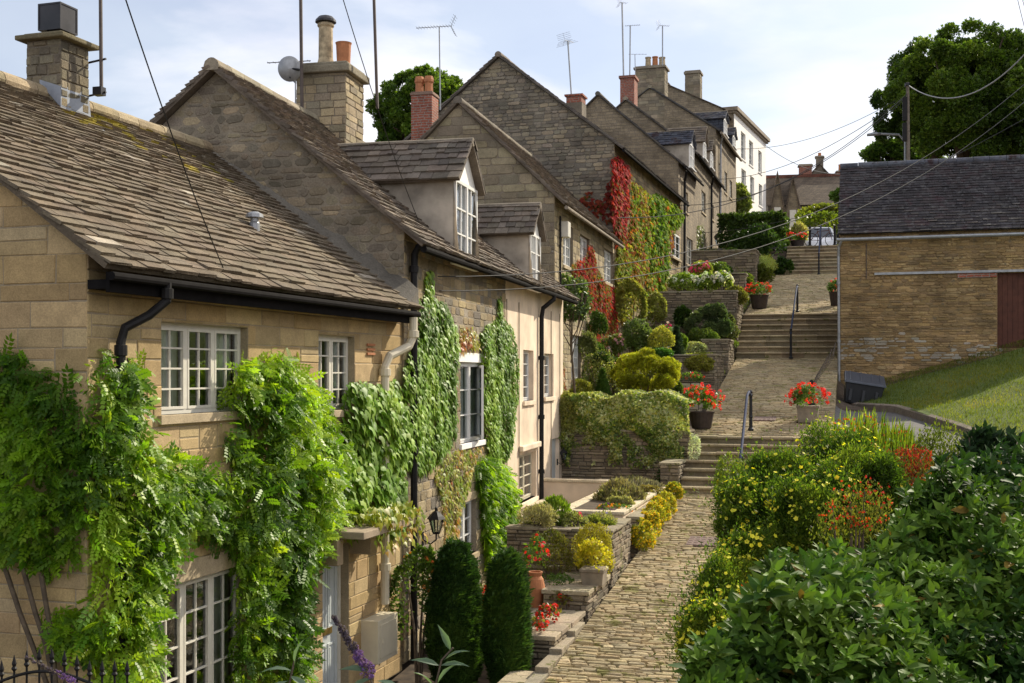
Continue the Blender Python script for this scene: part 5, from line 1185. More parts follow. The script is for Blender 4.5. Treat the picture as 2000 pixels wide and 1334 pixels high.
for sx in (-1, 1):
    m = MB(); m.lathe((0, 0, 0), [(.3, -.1), (.32, -.06), (.32, .06), (.3, .1)], 18); w_ = m.build('wheel', M['black'], root); w_.rotation_euler = (0, R(90), 0); w_.location = (sx*.78, .75, .32)
    m = MB(); m.ring([[(sx*.52, -.02, .62), (sx*.78, .05, .64), (sx*.76, .10, .82), (sx*.5, .03, .80)], [(sx*.52, -.055, .62), (sx*.78, .0, .64), (sx*.76, .06, .82), (sx*.5, -.01, .80)]]); m.build('headlight', M['galv'], root)
    m = MB(); m.lathe((sx*1.0, 1.05, 1.15), [(.05, 0), (.1, .03), (.1, .17), (.05, .2)], 10); m.build('wing_mirror', M['black'], root)
m = MB(); m.box(-.62, .62, -.09, -.03, .28, .42); m.build('grille', M['black'], root)
m = MB(); m.box(-.26, .26, -.12, -.095, .46, .57); m.build('number_plate', M['white'], root)
# ---- bicycle leaning on the rail
q = P(1606, 478, 60.6); root = empty('bicycle', (q.x, 60.75, 10.5), R(8), 'dark bicycle with red details leaning by the top handrail', 'bicycle')
def wheel(cx):
    m = MB(); pts = [(cx+.33*math.cos(a), 0, .34+.33*math.sin(a)) for a in [2*math.pi*k/28 for k in range(29)]]; m.tube(pts, .018, 6); w_ = m.build('wheel', M['black'], root)
    s = MB()
    for k in range(10): a = 2*math.pi*k/10; s.tube([(cx, 0, .34), (cx+.32*math.cos(a), 0, .34+.32*math.sin(a))], .003, 4)
    s.build('spokes', M['galv'], w_)
wheel(-.5); wheel(.52)
m = MB()
for a, b in (((-.5, 0, .34), (-.08, 0, .32)), ((-.08, 0, .32), (-.2, 0, .8)), ((-.5, 0, .34), (-.18, 0, .74)), ((-.18, 0, .76), (.36, 0, .8)), ((-.08, 0, .32), (.37, 0, .72)), ((.35, 0, .86), (.42, 0, .62)), ((.42, 0, .62), (.52, 0, .34))): m.tube([a, b], .018, 6)
m.build('frame', M['barndoor'], root)
m = MB(); m.tube([(.35, 0, .86), (.34, 0, .95), (.36, -.22, .97)], .014, 6); m.tube([(.34, 0, .95), (.36, .22, .97)], .014, 6); m.build('handlebar', M['black'], root)
m = MB(); m.box(-.33, -.1, -.06, .06, .86, .9); m.tube([(-.2, 0, .8), (-.21, 0, .87)], .014, 6); m.build('saddle', M['black'], root, bevel=.02)
# ---- grit bin tipped on the grass edge
q = P(1681, 792, 33.6); root = empty('grit_bin', (q.x, q.y-.1, LAWN(q.x, q.y)-.12), R(-12), 'black grit bin with a sloping blue grey lid tipped on the grass edge', 'bin')
root.rotation_euler = (R(-3), R(9), R(4))
def trap(x0, x1, y0, y1, z0, z1, f, zf):   # front lower than back
    return [(x0+f, y0+f, z0), (x1-f, y0+f, z0), (x1-f, y1-f, z0), (x0+f, y1-f, z0), (x0, y0, zf), (x1, y0, zf), (x1, y1, z1), (x0, y1, z1)]
F6 = ((0, 3, 2, 1), (4, 5, 6, 7), (0, 1, 5, 4), (1, 2, 6, 5), (2, 3, 7, 6), (3, 0, 4, 7))
m = MB(); m.vf(trap(-.53, .53, -.42, .42, 0, .84, .08, .56), F6); 
for xx in (-.35, 0, .35): m.box(xx-.05, xx+.05, -.425, -.35, .05, .4)
m.build('body', M['binplastic'], root, bevel=.02)
m = MB(); m.vf([(-.57, -.47, .55), (.57, -.47, .55), (.57, .45, .85), (-.57, .45, .85), (-.56, -.46, .61), (.56, -.46, .61), (.54, .43, .93), (-.54, .43, .93)], F6)
for xx in (-.4, -.1, .2, .42): m.vf([(xx-.03, -.42, .615), (xx+.03, -.42, .615), (xx+.03, .4, .915), (xx-.03, .4, .915), (xx-.02, -.41, .645), (xx+.02, -.41, .645), (xx+.02, .39, .945), (xx-.02, .39, .945)], F6)
m.build('lid', M['binlid'], root, bevel=.015)
# ---- leaning wire mesh by the barn corner
q = P(1632, 735, 36.2); root = empty('wire_mesh_panel', (-.42, 36.0, pz(36)), R(0), 'rusty wire mesh panel leaning against the barn corner', 'wire mesh')
m = MB()
for k in range(7): t = k/6; m.tube([(-.75+.12*t, -1.6+t*2.6, -.28+.45*t), (-.05, -1.6+t*2.6, .75+.45*t)], .006, 5)
for k in range(6): t = k/5; m.tube([(-.75+.66*t, -1.6, -.28+1.03*t), (-.63+.58*t, 1.0, .17+1.03*t)], .006, 5)
m.build('mesh', M['rust'], root)
# ---- pots and tubs
GER = [(0.045, 0.11, 0.02), (0.07, 0.15, 0.03), (0.09, 0.18, 0.04)]
REDF = [(0.62, 0.02, 0.012), (0.72, 0.04, 0.02), (0.66, 0.03, 0.05)]
def tub(px, py, d, wd, h, label, mat='tub', shape='round', pal=REDF, fol=GER, fh=.42, fw=1.25, nf=130, name='flower_tub', group='planted tubs and pots', fs=.055, z=None, nl=900, leaf=.07, ftm=BALL):
    q = P(px, py, d); zz = pz(q.y) if z is None else z
    root = empty(name, (q.x, q.y, zz), R(random.uniform(-5, 5)), label, 'planter', group); m = MB()
    if shape == 'round': m.lathe((0, 0, 0), [(wd*.38, 0), (wd*.44, h*.4), (wd*.5, h*.93), (wd*.53, h*.94), (wd*.53, h), (wd*.46, h), (wd*.45, h*.9)], 20); m.build('tub', M[mat], root)
    elif shape == 'jar': m.lathe((0, 0, 0), [(wd*.25, 0), (wd*.42, h*.25), (wd*.5, h*.55), (wd*.4, h*.8), (wd*.3, h*.88), (wd*.36, h*.97), (wd*.36, h), (wd*.28, h), (wd*.28, h*.9)], 20); m.build('pot', M[mat], root, smooth=False)
    else:
        m.vf([(-wd*.44, -wd*.44, 0), (wd*.44, -wd*.44, 0), (wd*.44, wd*.44, 0), (-wd*.44, wd*.44, 0), (-wd*.5, -wd*.5, h-.05), (wd*.5, -wd*.5, h-.05), (wd*.5, wd*.5, h-.05), (-wd*.5, wd*.5, h-.05)], F6)
        m.box(-wd*.54, wd*.54, -wd*.54, wd*.54, h-.05, h); m.build('tub', M[mat], root, bevel=.01)
    c = (q.x, q.y, zz+h+fh*.35); rad = (wd*fw*.5, wd*fw*.5, fh*.75)
    pos, no = blob(c, rad, nl, 14, .42, .4, int(px), -.3); k = len(pos)
    scatter('foliage', LEAF4, rel(pos, root.location), nrm(no+rnd3(k)*.5), nrm(no*.4+rnd3(k)+np.array([0, 0, .2])), leaf*RNG.uniform(.7, 1.2, k), pick(pos, fol, 3, int(px)), M['leaf'], root)
    if nf:
        pos, no = blob(c, np.array(rad)*1.12, nf, 22, .36, .95, int(px)+3, -.15); k = len(pos)
        scatter('blossom', ftm, rel(pos, root.location), nrm(no+rnd3(k)*.3), nrm(np.cross(no, rnd3(k))), fs*RNG.uniform(.7, 1.25, k), pick(pos, pal, 3, 1), M['petal'], root)
    root.rotation_euler = (0, 0, 0); return root
tub(1370, 842, 29.5, .62, .42, 'round dark tub of red geraniums left of the lowest steps', nf=70, fs=.085, fw=1.75, fh=.6)
tub(1578, 848, 29.6, .52, .42, 'square pale planter of red geraniums right of the lowest steps', mat='concrete', shape='square', nf=80, fs=.085, fw=1.85, fh=.5)
tub(1483, 613, 44.2, .68, .5, 'dark tub of red geraniums at the head of the middle steps', nf=60, fs=.09, fw=1.45)
tub(1633, 612, 44.0, .5, .5, 'tub of red flowers against the barn wall', nf=30, fs=.09)
tub(1558, 480, 60.6, .7, .5, 'tub of red flowers at the left head of the top steps', nf=40, fs=.11, fw=1.6, z=10.5)
tub(1302, 650, 36.8, .45, .6, 'blue glazed pot with magenta flowers beside the creeper house door', mat='blueglaze', shape='round', nf=40, pal=[(0.6, 0.02, 0.16), (.5, .03, .2), (.7, .5, .6)], z=4.45, fs=.08, fw=2.2, fh=.6)
def on_z(px, py, z): r = ray(px, py); return (z-CAMZ)/r.z
tub(1046, 1170, 18.1, .30, .55, 'tall terracotta jar with red flowers behind the small cypress', mat='terracotta', shape='jar', nf=22, fs=.06, fh=.5, fw=1.3, z=.63, nl=200)
tub(1160, 1150, 18.4, .36, .26, 'square stone pot with a bright yellow green shrub at the planter corner', mat='concrete', shape='square', nf=0, fol=[(0.25, 0.28, 0.02), (0.36, 0.38, 0.04), (0.42, 0.38, .03)], fh=.42, fw=1.7, z=.93, nl=900, leaf=.06)
tub(1088, 1168, 18.5, .5, .3, 'mossy stone trough of low greenery in the shade of the planter', mat='concrete', shape='square', nf=0, fh=.12, z=.63, nl=400, leaf=.04)
# begonias lying on the slab terrace
for px_, py_, d, lb in ((1070, 1205, 16.9, 'scarlet begonias on the slab terrace'), (1045, 1232, 16.2, 'small red and bronze begonia at the slab terrace corner'), (1098, 1176, 17.9, 'dark leaved begonia behind the slab terrace')):
    q = P(px_, py_, d); shrub('begonia', lb, 'flowers', (q.x, q.y, q.z+.05), (.16, .16, .10), 160, .06, LEAF4, [(0.10, .05, .03), (0.12, .14, .03)], seed=int(px_), flowers=(22 if px_ == 1070 else 8, .075, [(0.7, .02, .015), (.6, .03, .02)], BALL, -1), stem=False, group='red begonias on the low terraces')
# lanterns
def lantern(hs, px, py, label, sc=1.0):
    y, z = hs.fr(px, py, .15); root = empty('wall_lantern', hs.world((0, y, z)), hs.yaw, label, 'lantern', 'black wall lanterns')
    m = MB(); m.tube([(0.01, 0, -.2*sc), (.12*sc, 0, -.26*sc), (.2*sc, 0, -.2*sc), (.2*sc, 0, -.12*sc)], .012*sc, 6); m.box(0, .02, -.05*sc, .05*sc, -.28*sc, -.1*sc); m.build('bracket', M['black'], root)
    m = MB(); c = (.2*sc, 0, 0)
    m.lathe(c, [(.05*sc, -.12*sc), (.055*sc, -.1*sc)], 6); m.lathe(c, [(.13*sc, .08*sc), (.10*sc, .12*sc), (.05*sc, .17*sc), (.02*sc, .19*sc), (.02*sc, .23*sc), (.001, .25*sc)], 6)
    for k in range(6):
        a = 2*math.pi*k/6; m.tube([(.2*sc+.052*sc*math.cos(a), .052*sc*math.sin(a), -.1*sc), (.2*sc+.1*sc*math.cos(a), .1*sc*math.sin(a), .08*sc)], .007*sc, 4)
    m.build('lamp_frame', M['black'], root)
    m = MB(); m.lathe(c, [(.048*sc, -.1*sc), (.093*sc, .08*sc)], 6); m.build('lamp_glass', M['glass'], root)
lantern(h2, 843, 1025, 'black lantern beside the stone cottage wall above the clipped cypress', 1.1)
lantern(h2b, 1100, 890, 'small dark lantern by the pink cottage door', .8)
lantern(h7, 1393, 470, 'black lantern on the far stone house above the orange shrub', 2.2)
# ---- aerials, poles and cables
def aerial(base, h, label, yaw=0, n=9, ln=.9, wd=.26, tilt=0, pole=.02, yagi=True, refl=True, lean=(0, 0), mat='galv', drop=0.0, group='television aerials on the roofs', name='tv_aerial'):
    root = empty(name, base, yaw, label, 'aerial', group); t = Vector((lean[0], lean[1], h)); m = MB(); m.tube([(0, 0, 0), t], pole, 6); m.build('mast', M[mat], root)
    if yagi:
        m = MB(); o = t-Vector((0, 0, drop)); m.tube([o-X*ln*.35, o+X*ln*.65], .010, 5)
        for k in range(n): x = -ln*.3+ln*.92*k/(n-1); m.tube([o+X*x-Y*wd/2, o+X*x+Y*wd/2], .005, 4)
        if refl:
            for s_ in (-1, 1):
                for k in range(4): x = -ln*.35-.03*k; m.tube([o+X*x-Y*wd*.7+Z*s_*(.05+.06*k), o+X*x+Y*wd*.7+Z*s_*(.05+.06*k)], .005, 4)
                m.tube([o-X*ln*.33, o-X*(ln*.35+.1)+Z*s_*.26], .006, 4)
        m.build('antenna', M[mat], root)
    return root
F_ = YAW
def mast(px, pyb, pyt, d, pxt=None, **k):
    a = P(px, pyb, d); t = P(pxt or px, pyt, d); v = t-a; yaw = k.pop('yaw', 0); lv = Matrix.Rotation(-yaw, 3, 'Z') @ v
    return aerial(a, v.z, lean=(lv.x, lv.y), yaw=yaw, **k)
mast(198, 180, -160, 14.4, 195, label='tall pole bracketed to the nearest chimney', yagi=False, pole=.022, mat='rust', name='pole')
m = MB(); c_ = h1.loc(P(198, 120, 14.4)); root = empty('pole_bracket', P(198, 180, 14.4), 0, 'iron brackets tying the pole to the nearest chimney', 'bracket')
for yy in (115, 180):
    a_ = P(172, yy+8, 14.5)-P(198, 180, 14.4); b__ = P(207, yy, 14.4)-P(198, 180, 14.4); m = MB(); m.tube([a_, b__], .014, 5); m.tube([P(150, yy+30, 14.4)-P(198, 180, 14.4), a_], .010, 5); m.build('bracket', M['iron'], root)
m = MB(); m.box(-.09, .03, -.05, .05, -.04, .06); m.build('clamp', M['iron'], root)
mast(590, 222, -120, 20.6, 586, label='tall dark pole left of the big stone chimney', yagi=False, pole=.03, mat='rust', name='pole')
mast(737, 212, -150, 21.3, 726, label='tall pole fixed to the right side of the big stone chimney', yagi=False, pole=.028, mat='rust', name='pole')
# satellite dish with thin aerial
dp = P(566, 134, 20.7); root = empty('satellite_dish', dp, YAW, 'grey satellite dish on the pole left of the big chimney', 'satellite dish')
m = MB(); N_ = 24; rr = [0.001, .08, .15, .2, .205]; zz = [.0, .012, .035, .07, .075]
rings = [[(r*math.cos(2*math.pi*k/N_), z-.03, r*1.08*math.sin(2*math.pi*k/N_)) for k in range(N_)] for r, z in zip(rr, zz)]
m.ring(rings, cap=False); m.ring([[(x, y+.006, z) for x, y, z in r] for r in rings], cap=False); d_ = m.build('dish', M['galv'], root, smooth=True)
d_.rotation_euler = (R(8), 0, R(12))
m = MB(); m.tube([(0, 0, -.15), (.04, .35, -.17), (.02, .40, -.05)], .012, 6); m.box(-.01, .06, .36, .44, -.06, .02); m.tube([(.04, 0, 0), (.19, .02, -.02)], .02, 6); m.build('arm', M['iron'], root)
mast(577, 215, 120, 20.8, 577, label='thin mast with a small aerial behind the satellite dish', yagi=True, pole=.012, n=8, ln=.8, wd=.12, yaw=YAW+R(170), refl=False)
mast(860, 215, 52, 30.5, 858, label='aerial with a long boom above the red brick chimney', yaw=YAW+R(180-12), n=12, ln=.95, wd=.28, pole=.018)
mast(1116, 187, 80, 45.5, 1109, label='small aerial on the short chimney of the creeper house', yaw=R(60), n=4, ln=.5, wd=.5, pole=.03)
mast(1218, 152, 5, 58, 1215, label='tallest mast on the brick topped gable', yaw=R(40), n=4, ln=.4, wd=.3, pole=.04)
mast(1230, 152, 50, 58.2, 1231, label='aerial with its boom pointing right beside the tallest mast', yaw=YAW-R(12), n=9, ln=.75, wd=.3, pole=.035, refl=False)
mast(1241, 150, 106, 59, 1240, label='low thin aerial in front of the three pot chimney', yaw=YAW, n=6, ln=.9, wd=.2, pole=.02, refl=False)
mast(1294, 128, 50, 66.4, 1294, label='aerial on the broad three pot chimney', yaw=R(30), n=6, ln=.6, wd=.4, pole=.035)
# red brick chimney behind house 3, on its own hidden house
hb = House('brick_chimney_house', 'hidden house whose red brick chimney stands left of the stone gable', 905, 33.5, 14, 4.5, 5.4, 3.2, 8.5, 10.3)
hb.walls('far_stone', plainfront=True, plaingable=True); hb.roof(geo=False, ridge=False, mat='far_slate', ov=.1)
q = hb.loc(P(833, 240, 33.9)); zt_ = hb.loc(P(833, 190, 33.9)).z
c = hb.chimney(q.x-.36, q.x+.26, q.y-.3, q.y+.3, 5, zt_, mat='brick', geo=False, capth=.07, capover=.03, capcol=(.3, .2, .15))
for dx_ in (-.16, .12):
    b = MB(); b.lathe((q.x-.05+dx_, q.y, zt_+.09), [(.13, 0), (.12, .3), (.15, .34), (.15, .4), (.12, .5), (.1, .5)], 8); b.build('chimney_pot', M['terracotta'], c)
def cable(name, label, p0, p1, sag, r=.008, mat='wire', group='overhead cables', n=24):
    p0, p1 = Vector(p0), Vector(p1); m = MB(); m.tube([p0.lerp(p1, t/n)-Z*sag*4*(t/n)*(1-t/n)-p0 for t in range(n+1)], r, 5)
    o = m.build(name, M[mat]); o.location = p0; tag(o, label, 'cable', group); return o
cable('overhead_cable', 'black cable dropping from top left across the mossy roof to the near wall', P(236, -30, 9.0), P(508, 680, 13.6), .18, .006)
cable('overhead_cable', 'thin cable coming down past the terracotta chimney pot to the cottage eave', P(660, -35, 14), P(866, 540, 20.2), .25, .006)
e1 = P(2040, 130, 30); e2 = P(2040, 165, 30)
cable('overhead_cable', 'upper thick cable sagging from the stone cottage eave to the right', P(838, 540, 18.3), e1, 1.38, .009, 'wire')
cable('overhead_cable', 'lower thick cable sagging from the stone cottage eave to the right', P(833, 568, 18.3), e2, 1.36, .009, 'wire')
pole_t = P(1773, 166, 46)
cable('overhead_cable', 'pale looped cable hanging from the pole top towards the right edge', pole_t, P(2040, 60, 38), 1.2, .022, 'wire_light')
for a_, lb, sg, mt in ((P(1205, 425, 39), 'cable from the creeper house corner to the wooden pole', 1.3, 'wire'), (P(1310, 400, 50), 'cable from the upper houses to the pole below its top', 1.2, 'wire'), (P(1400, 350, 66), 'thin cable from the tall stone house to the pole', .8, 'wire')):
    cable('overhead_cable', lb, a_, P(1773, 190+random.uniform(-10, 40), 46), sg, .014, mt)
cable('overhead_cable', 'thin cable crossing the white house towards the big tree', P(1425, 290, 75), P(1760, 190, 60), .8, .014)
cable('overhead_cable', 'pale cable across the dark distant house', P(1640, 340, 80), P(1490, 280, 79), .5, .02, 'wire_light')
cable('overhead_cable', 'lower thin cable running from the upper gable to the right edge', P(1358, 455, 56), P(2040, 210, 36), .9, .012, 'wire')
for k in (0, 1): cable('overhead_cable', ('left' if k == 0 else 'right')+' of the two thin cables at the top right corner', P(1983+k*9, -20, 20), P(2012+k*12, 95, 20), .02, .005)
# pole
pb = P(1776, 300, 46); root = empty('telegraph_pole', (pb.x, pb.y, 7.5), 0, 'wooden telegraph pole in front of the big tree behind the barn', 'telegraph pole')
m = MB(); m.tube([(0, 0, 0), (-.06, 0, pole_t.z-7.5+.1)], [.085, .06], 10); m.build('pole', M['polewood'], root)
m = MB(); m.box(-.25, -.08, -.09, .09, P(1773, 215, 46).z-7.9, P(1773, 200, 46).z-7.3); m.box(-.25, -.1, -.1, .1, P(1773, 255, 46).z-7.9, P(1773, 245, 46).z-7.4); m.build('junction_box', M['black'], root)
m = MB(); m.box(-.16, .0, -.16, .16, P(1773, 168, 46).z-7.5, P(1773, 168, 46).z-7.4); m.build('cross_plate', M['iron'], root)
lt = P(1705, 262, 62); root = empty('street_lamp', (lt.x+1.6, lt.y, 10.3), 0, 'street lamp head poking out left of the big tree', 'street lamp')
m = MB(); m.tube([(0, 0, 0), (0, 0, lt.z-10.3-.5), (-.3, 0, lt.z-10.3-.1), (-1.3, 0, lt.z-10.3)], .06, 8); m.build('column', M['galv'], root)
m = MB(); m.ring([[(-1.2, .08*math.cos(a), lt.z-10.3+.07*math.sin(a)) for a in [k*math.pi/4 for k in range(8)]], [(-1.5, .17*math.cos(a), lt.z-10.3+.1*math.sin(a)) for a in [k*math.pi/4 for k in range(8)]], [(-1.9, .13*math.cos(a), lt.z-10.33+.07*math.sin(a)) for a in [k*math.pi/4 for k in range(8)]]]); m.build('lamp_head', M['galv'], root, smooth=True)
# iron railing at the bottom left
rb_ = P(85, 1330, 8.5); root = empty('iron_railing', (rb_.x, rb_.y, rb_.z-1.0), YAW, 'black spiked iron railing below the wisteria at the bottom left', 'railing')
m = MB(); m.tube([(-.35+.7*k/12, 0, .98+.09*math.sin(math.pi*k/12)) for k in range(13)], .012, 6); m.tube([(-.5, 0, .75), (.7, 0, .75)], .012, 6); m.build('rail', M['black'], root)
for k in range(11):
    x = -.3+.09*k; h = 1.03+.09*math.sin(math.pi*min(1, k/7))
    m = MB(); m.tube([(x, 0, 0), (x, 0, h)], .008, 6); m.lathe((x, 0, h), [(.008, 0), (.022, .02), (.012, .035), (.018, .055), (.001, .12)], 8); m.build('spike', M['black'], root)
# ================================================================== creepers
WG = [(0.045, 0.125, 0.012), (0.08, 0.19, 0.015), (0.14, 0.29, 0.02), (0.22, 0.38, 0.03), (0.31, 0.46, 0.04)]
def croot(hs, name, label, cat='climber', y=1.0): return plant(name, label, cat, hs.world((0.15, y, 0)))
def vines(root, hs, lines, r=.018):
    m = MB()
    for ln in lines:
        m.tube([Vector(onplane(a, b, hs.o+hs.n*.06, hs.n))-root.location for a, b in ln], [r*(1-.6*i/(len(ln)-1)) for i in range(len(ln))], 6)
    m.build('stem', M['bark'], root)
WP = [[(182, 700), (235, 668), (300, 690), (328, 712), (318, 760), (316, 808), (330, 850), (400, 880), (440, 905), (455, 960), (470, 1050), (440, 1068), (400, 1060), (368, 1085), (350, 1130), (335, 1180), (330, 1240), (350, 1334), (335, 1400), (200, 1400), (185, 1200), (200, 1060), (195, 900), (178, 780)],
      [(478, 700), (520, 682), (565, 672), (600, 700), (640, 745), (672, 800), (690, 860), (690, 950), (675, 1040), (640, 1090), (628, 1150), (622, 1210), (640, 1300), (620, 1400), (480, 1400), (478, 1250), (485, 1120), (450, 1060), (430, 930), (460, 880), (455, 830), (470, 760)]]
rt = croot(h1, 'wisteria', 'bright green wisteria covering the front wall of the nearest cottage', y=1.2)
creeper(h1, 'front', WP, 560, .18, FROND, WG, .42, 'leaf', 1, 0.5, shrink=.10, ns=1.6, lf=3.4, holes=-.5, root=rt, rough=.75, edge=.5, sh=.3)
creeper(h1, 'front', WP, 500, .07, LEAFN, WG[1:], .44, 'leaf', 1, 0.6, shrink=.06, ns=1.6, holes=-.62, root=rt, rough=.8, name='leaflets', edge=.5)
vines(rt, h1, [[(232, 1420), (238, 1200), (225, 1000), (240, 800), (250, 700)], [(240, 1300), (262, 1100), (350, 950), (450, 930), (560, 900)], [(560, 1420), (565, 1200), (560, 1000), (540, 800)]], .03)
rt = plant('wisteria', 'dark shaded wisteria climbing the gable end of the nearest cottage', 'climber', h1.world((-.8, -.2, 0)))
GP = [[(-60, 660), (10, 682), (60, 712), (115, 738), (150, 800), (178, 850), (172, 960), (160, 1050), (135, 1080), (118, 1130), (60, 1120), (10, 1100), (-60, 1090)], [(60, 1190), (110, 1180), (170, 1195), (195, 1230), (180, 1300), (110, 1290), (60, 1260)], [(120, 720), (160, 735), (165, 770), (130, 760)]]
creeper(h1, 'gable', GP, 560, .165, FROND, WG[:3], .34, 'leaf_thin', 4, .55, shrink=.05, ns=1.6, holes=-.6, root=rt, rough=.75, edge=.5)  # only the darker greens of the palette, gable shade put into the leaf colour
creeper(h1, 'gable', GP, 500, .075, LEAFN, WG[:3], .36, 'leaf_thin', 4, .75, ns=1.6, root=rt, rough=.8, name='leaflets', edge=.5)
m = MB()
for ln in ([(10, 1110), (40, 1200), (75, 1290), (100, 1360)], [(45, 1110), (70, 1200), (90, 1260), (110, 1360)], [(80, 1120), (95, 1210), (105, 1290), (112, 1370)]):
    m.tube([Vector(onplane(a, b, h1.o-h1.u*.1, h1.u))-rt.location for a, b in ln], .022, 6)
m.build('stem', M['bark'], rt)
IG = [(0.07, 0.17, 0.02), (0.105, 0.24, 0.028), (0.15, 0.31, 0.04), (0.21, 0.38, 0.06)]
IGY = [(0.14, 0.24, 0.03), (0.24, 0.32, 0.05), (0.34, 0.34, 0.06), (0.40, 0.24, 0.05), (0.42, 0.13, 0.05)]
rt = croot(h1, 'boston_ivy', 'pale green three lobed creeper hanging over the door canopy', y=5.2)
creeper(h1, 'front', [[(700, 738), (755, 750), (790, 742), (800, 850), (800, 1000), (795, 1040), (740, 1045), (690, 1050), (662, 1030), (680, 950), (692, 880), (684, 800)]], 620, .115, IVY, IG, .30, 'ivy', 5, 1.0, 2, root=rt, rough=.32, edge=.25)
q = h1.world((0.62, Dr[1]+.2, 2.3)); nl = 420
cy0 = h1.fr(650, 1060)[0]; py_ = RNG.uniform(Dr[0]+.3, Dr[1]+1.0, nl); pz2 = 2.42-RNG.uniform(0, 1, nl)**1.5*.42; pxx = RNG.uniform(.15, .72, nl)
pz2 = np.where(pxx < .55, 2.36+RNG.uniform(0, .14, nl), pz2)
pos = np.array([tuple(h1.world((a, b, c))) for a, b, c in zip(pxx, py_, pz2)])
scatter('overhang', IVY, rel(pos, rt.location), nrm(np.array(h1.n)+np.array([0, 0, .6])+rnd3(nl)*.4), nrm(np.array([0, 0, -1.])+rnd3(nl)*.5+np.array(h1.n)*.3), .10*RNG.uniform(.7, 1.3, nl), pick(pos, IGY[:3]+[IGY[3]], 3, 1), M['leaf'], rt)
rt = croot(h2, 'boston_ivy', 'thick pale green creeper around the black drainpipe', y=1.2)
creeper(h2, 'front', [[(790, 745), (800, 700), (820, 640), (815, 592), (838, 572), (872, 592), (896, 640), (900, 700), (894, 760), (892, 850), (882, 880), (855, 905), (835, 925), (800, 915)], [(836, 530), (850, 528), (850, 575), (838, 580)]], 760, .085, IVY, IG, .15, 'ivy', 6, 1.0, 2, root=rt, rough=.32, edge=.25)
creeper(h2, 'front', [[(893, 640), (925, 640), (940, 680), (900, 690)], [(850, 905), (885, 880), (945, 872), (930, 900), (915, 960), (900, 1010), (895, 1065), (870, 1060), (865, 980), (850, 940)]], 380, .07, IVY, IGY, .07, 'leaf', 8, 1.0, 2.5, root=rt, rough=.35, name='autumn_foliage')
rt = croot(h2, 'boston_ivy', 'narrow column of green creeper right of the open casement', y=4.6)
creeper(h2, 'front', [[(942, 650), (960, 630), (982, 618), (1004, 640), (1012, 700), (1010, 800), (1005, 860), (992, 900), (955, 890), (945, 800)], [(975, 580), (982, 580), (985, 620), (975, 620)]], 820, .08, IVY, IG, .13, 'ivy', 9, 1.0, 2, root=rt, rough=.35, edge=.2)
rt = croot(h2, 'wisteria', 'leafy green climber beside the lower window of the stone cottage', y=4.8)
creeper(h2, 'front', [[(935, 905), (950, 890), (985, 900), (1008, 940), (1008, 1020), (1012, 1090), (985, 1105), (955, 1100), (948, 1010), (940, 950)]], 520, .17, FROND, WG, .2, 'leaf_thin', 10, .7, 2, root=rt, rough=.75)
RD = [(0.22, 0.018, 0.018), (0.32, 0.03, 0.025), (0.40, 0.05, 0.04), (0.24, 0.09, 0.03), (.12, .15, .03)]
rt = croot(h3, 'virginia_creeper', 'scarlet creeper spreading between the white windows of the far cottage', y=4)
creeper(h3, 'front', [[(1118, 520), (1130, 510), (1148, 500), (1152, 480), (1160, 478), (1168, 520), (1182, 552), (1200, 560), (1207, 620), (1208, 690), (1190, 660), (1172, 630), (1150, 600), (1130, 560)], [(1150, 630), (1205, 660), (1212, 730), (1190, 780), (1165, 720)]], 290, .10, IVY, RD, .18, 'leaf_matte', 12, 1, 1.2, root=rt, rough=.6, sh=.8)
creeper(h3, 'front', [[(1160, 640), (1208, 640), (1210, 790), (1150, 780)], [(1086, 590), (1094, 590), (1106, 770), (1096, 790)]], 160, .10, IVY, [(0.12, .18, .05), (.2, .24, .08), (.3, .12, .06)], .12, 'leaf_matte', 13, 1, 1.2, root=rt, rough=.5, name='green_foliage')
vines(rt, h3, [[(1196, 770), (1200, 600), (1196, 480)], [(1185, 770), (1170, 600), (1150, 520)]], .03)
MIX = [(0.32, 0.05, 0.03), (0.30, 0.16, 0.04), (0.22, 0.24, 0.05), (0.12, 0.22, 0.035), (0.08, 0.18, 0.025)]
rt = croot(h4, 'virginia_creeper', 'crimson creeper column on the corner of the big gabled house', y=.5)
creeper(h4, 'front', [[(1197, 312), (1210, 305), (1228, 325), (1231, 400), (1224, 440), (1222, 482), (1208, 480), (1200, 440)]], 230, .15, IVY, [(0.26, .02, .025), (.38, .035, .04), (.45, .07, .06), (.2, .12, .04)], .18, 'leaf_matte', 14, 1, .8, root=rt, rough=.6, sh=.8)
creeper(h4, 'gable', [[(1203, 312), (1203, 480), (1192, 470), (1178, 430), (1165, 400), (1180, 370), (1193, 340)], [(1140, 375), (1165, 370), (1175, 430), (1150, 425), (1130, 390)]], 100, .15, IVY, [(0.16, .025, .02), (.22, .05, .025), (.10, .09, .02), (.07, .10, .02)], .12, 'leaf_matte', 15, 1, 1, root=rt, rough=.5, name='shaded_foliage')  # dimmer tones than on the front: the gable's shade is in the leaf colours
rt = croot(h4, 'virginia_creeper', 'yellow green creeper turning orange in the middle of the big gabled house front', y=3)
creeper(h4, 'front', [[(1238, 352), (1262, 372), (1266, 440), (1264, 500), (1240, 500), (1232, 460), (1238, 420)], [(1208, 482), (1240, 500), (1264, 490), (1264, 540), (1240, 560), (1245, 600), (1225, 640), (1208, 620), (1204, 540)]], 210, .14, IVY, [(.32, .20, .05), (.28, .28, .06), (.22, .28, .06), (.14, .22, .04)], .22, 'leaf_matte', 16, 1, .9, root=rt, rough=.6, sh=.9)
rt = croot(h4, 'ivy', 'bright green creeper covering the far half of the big gabled house', y=8)
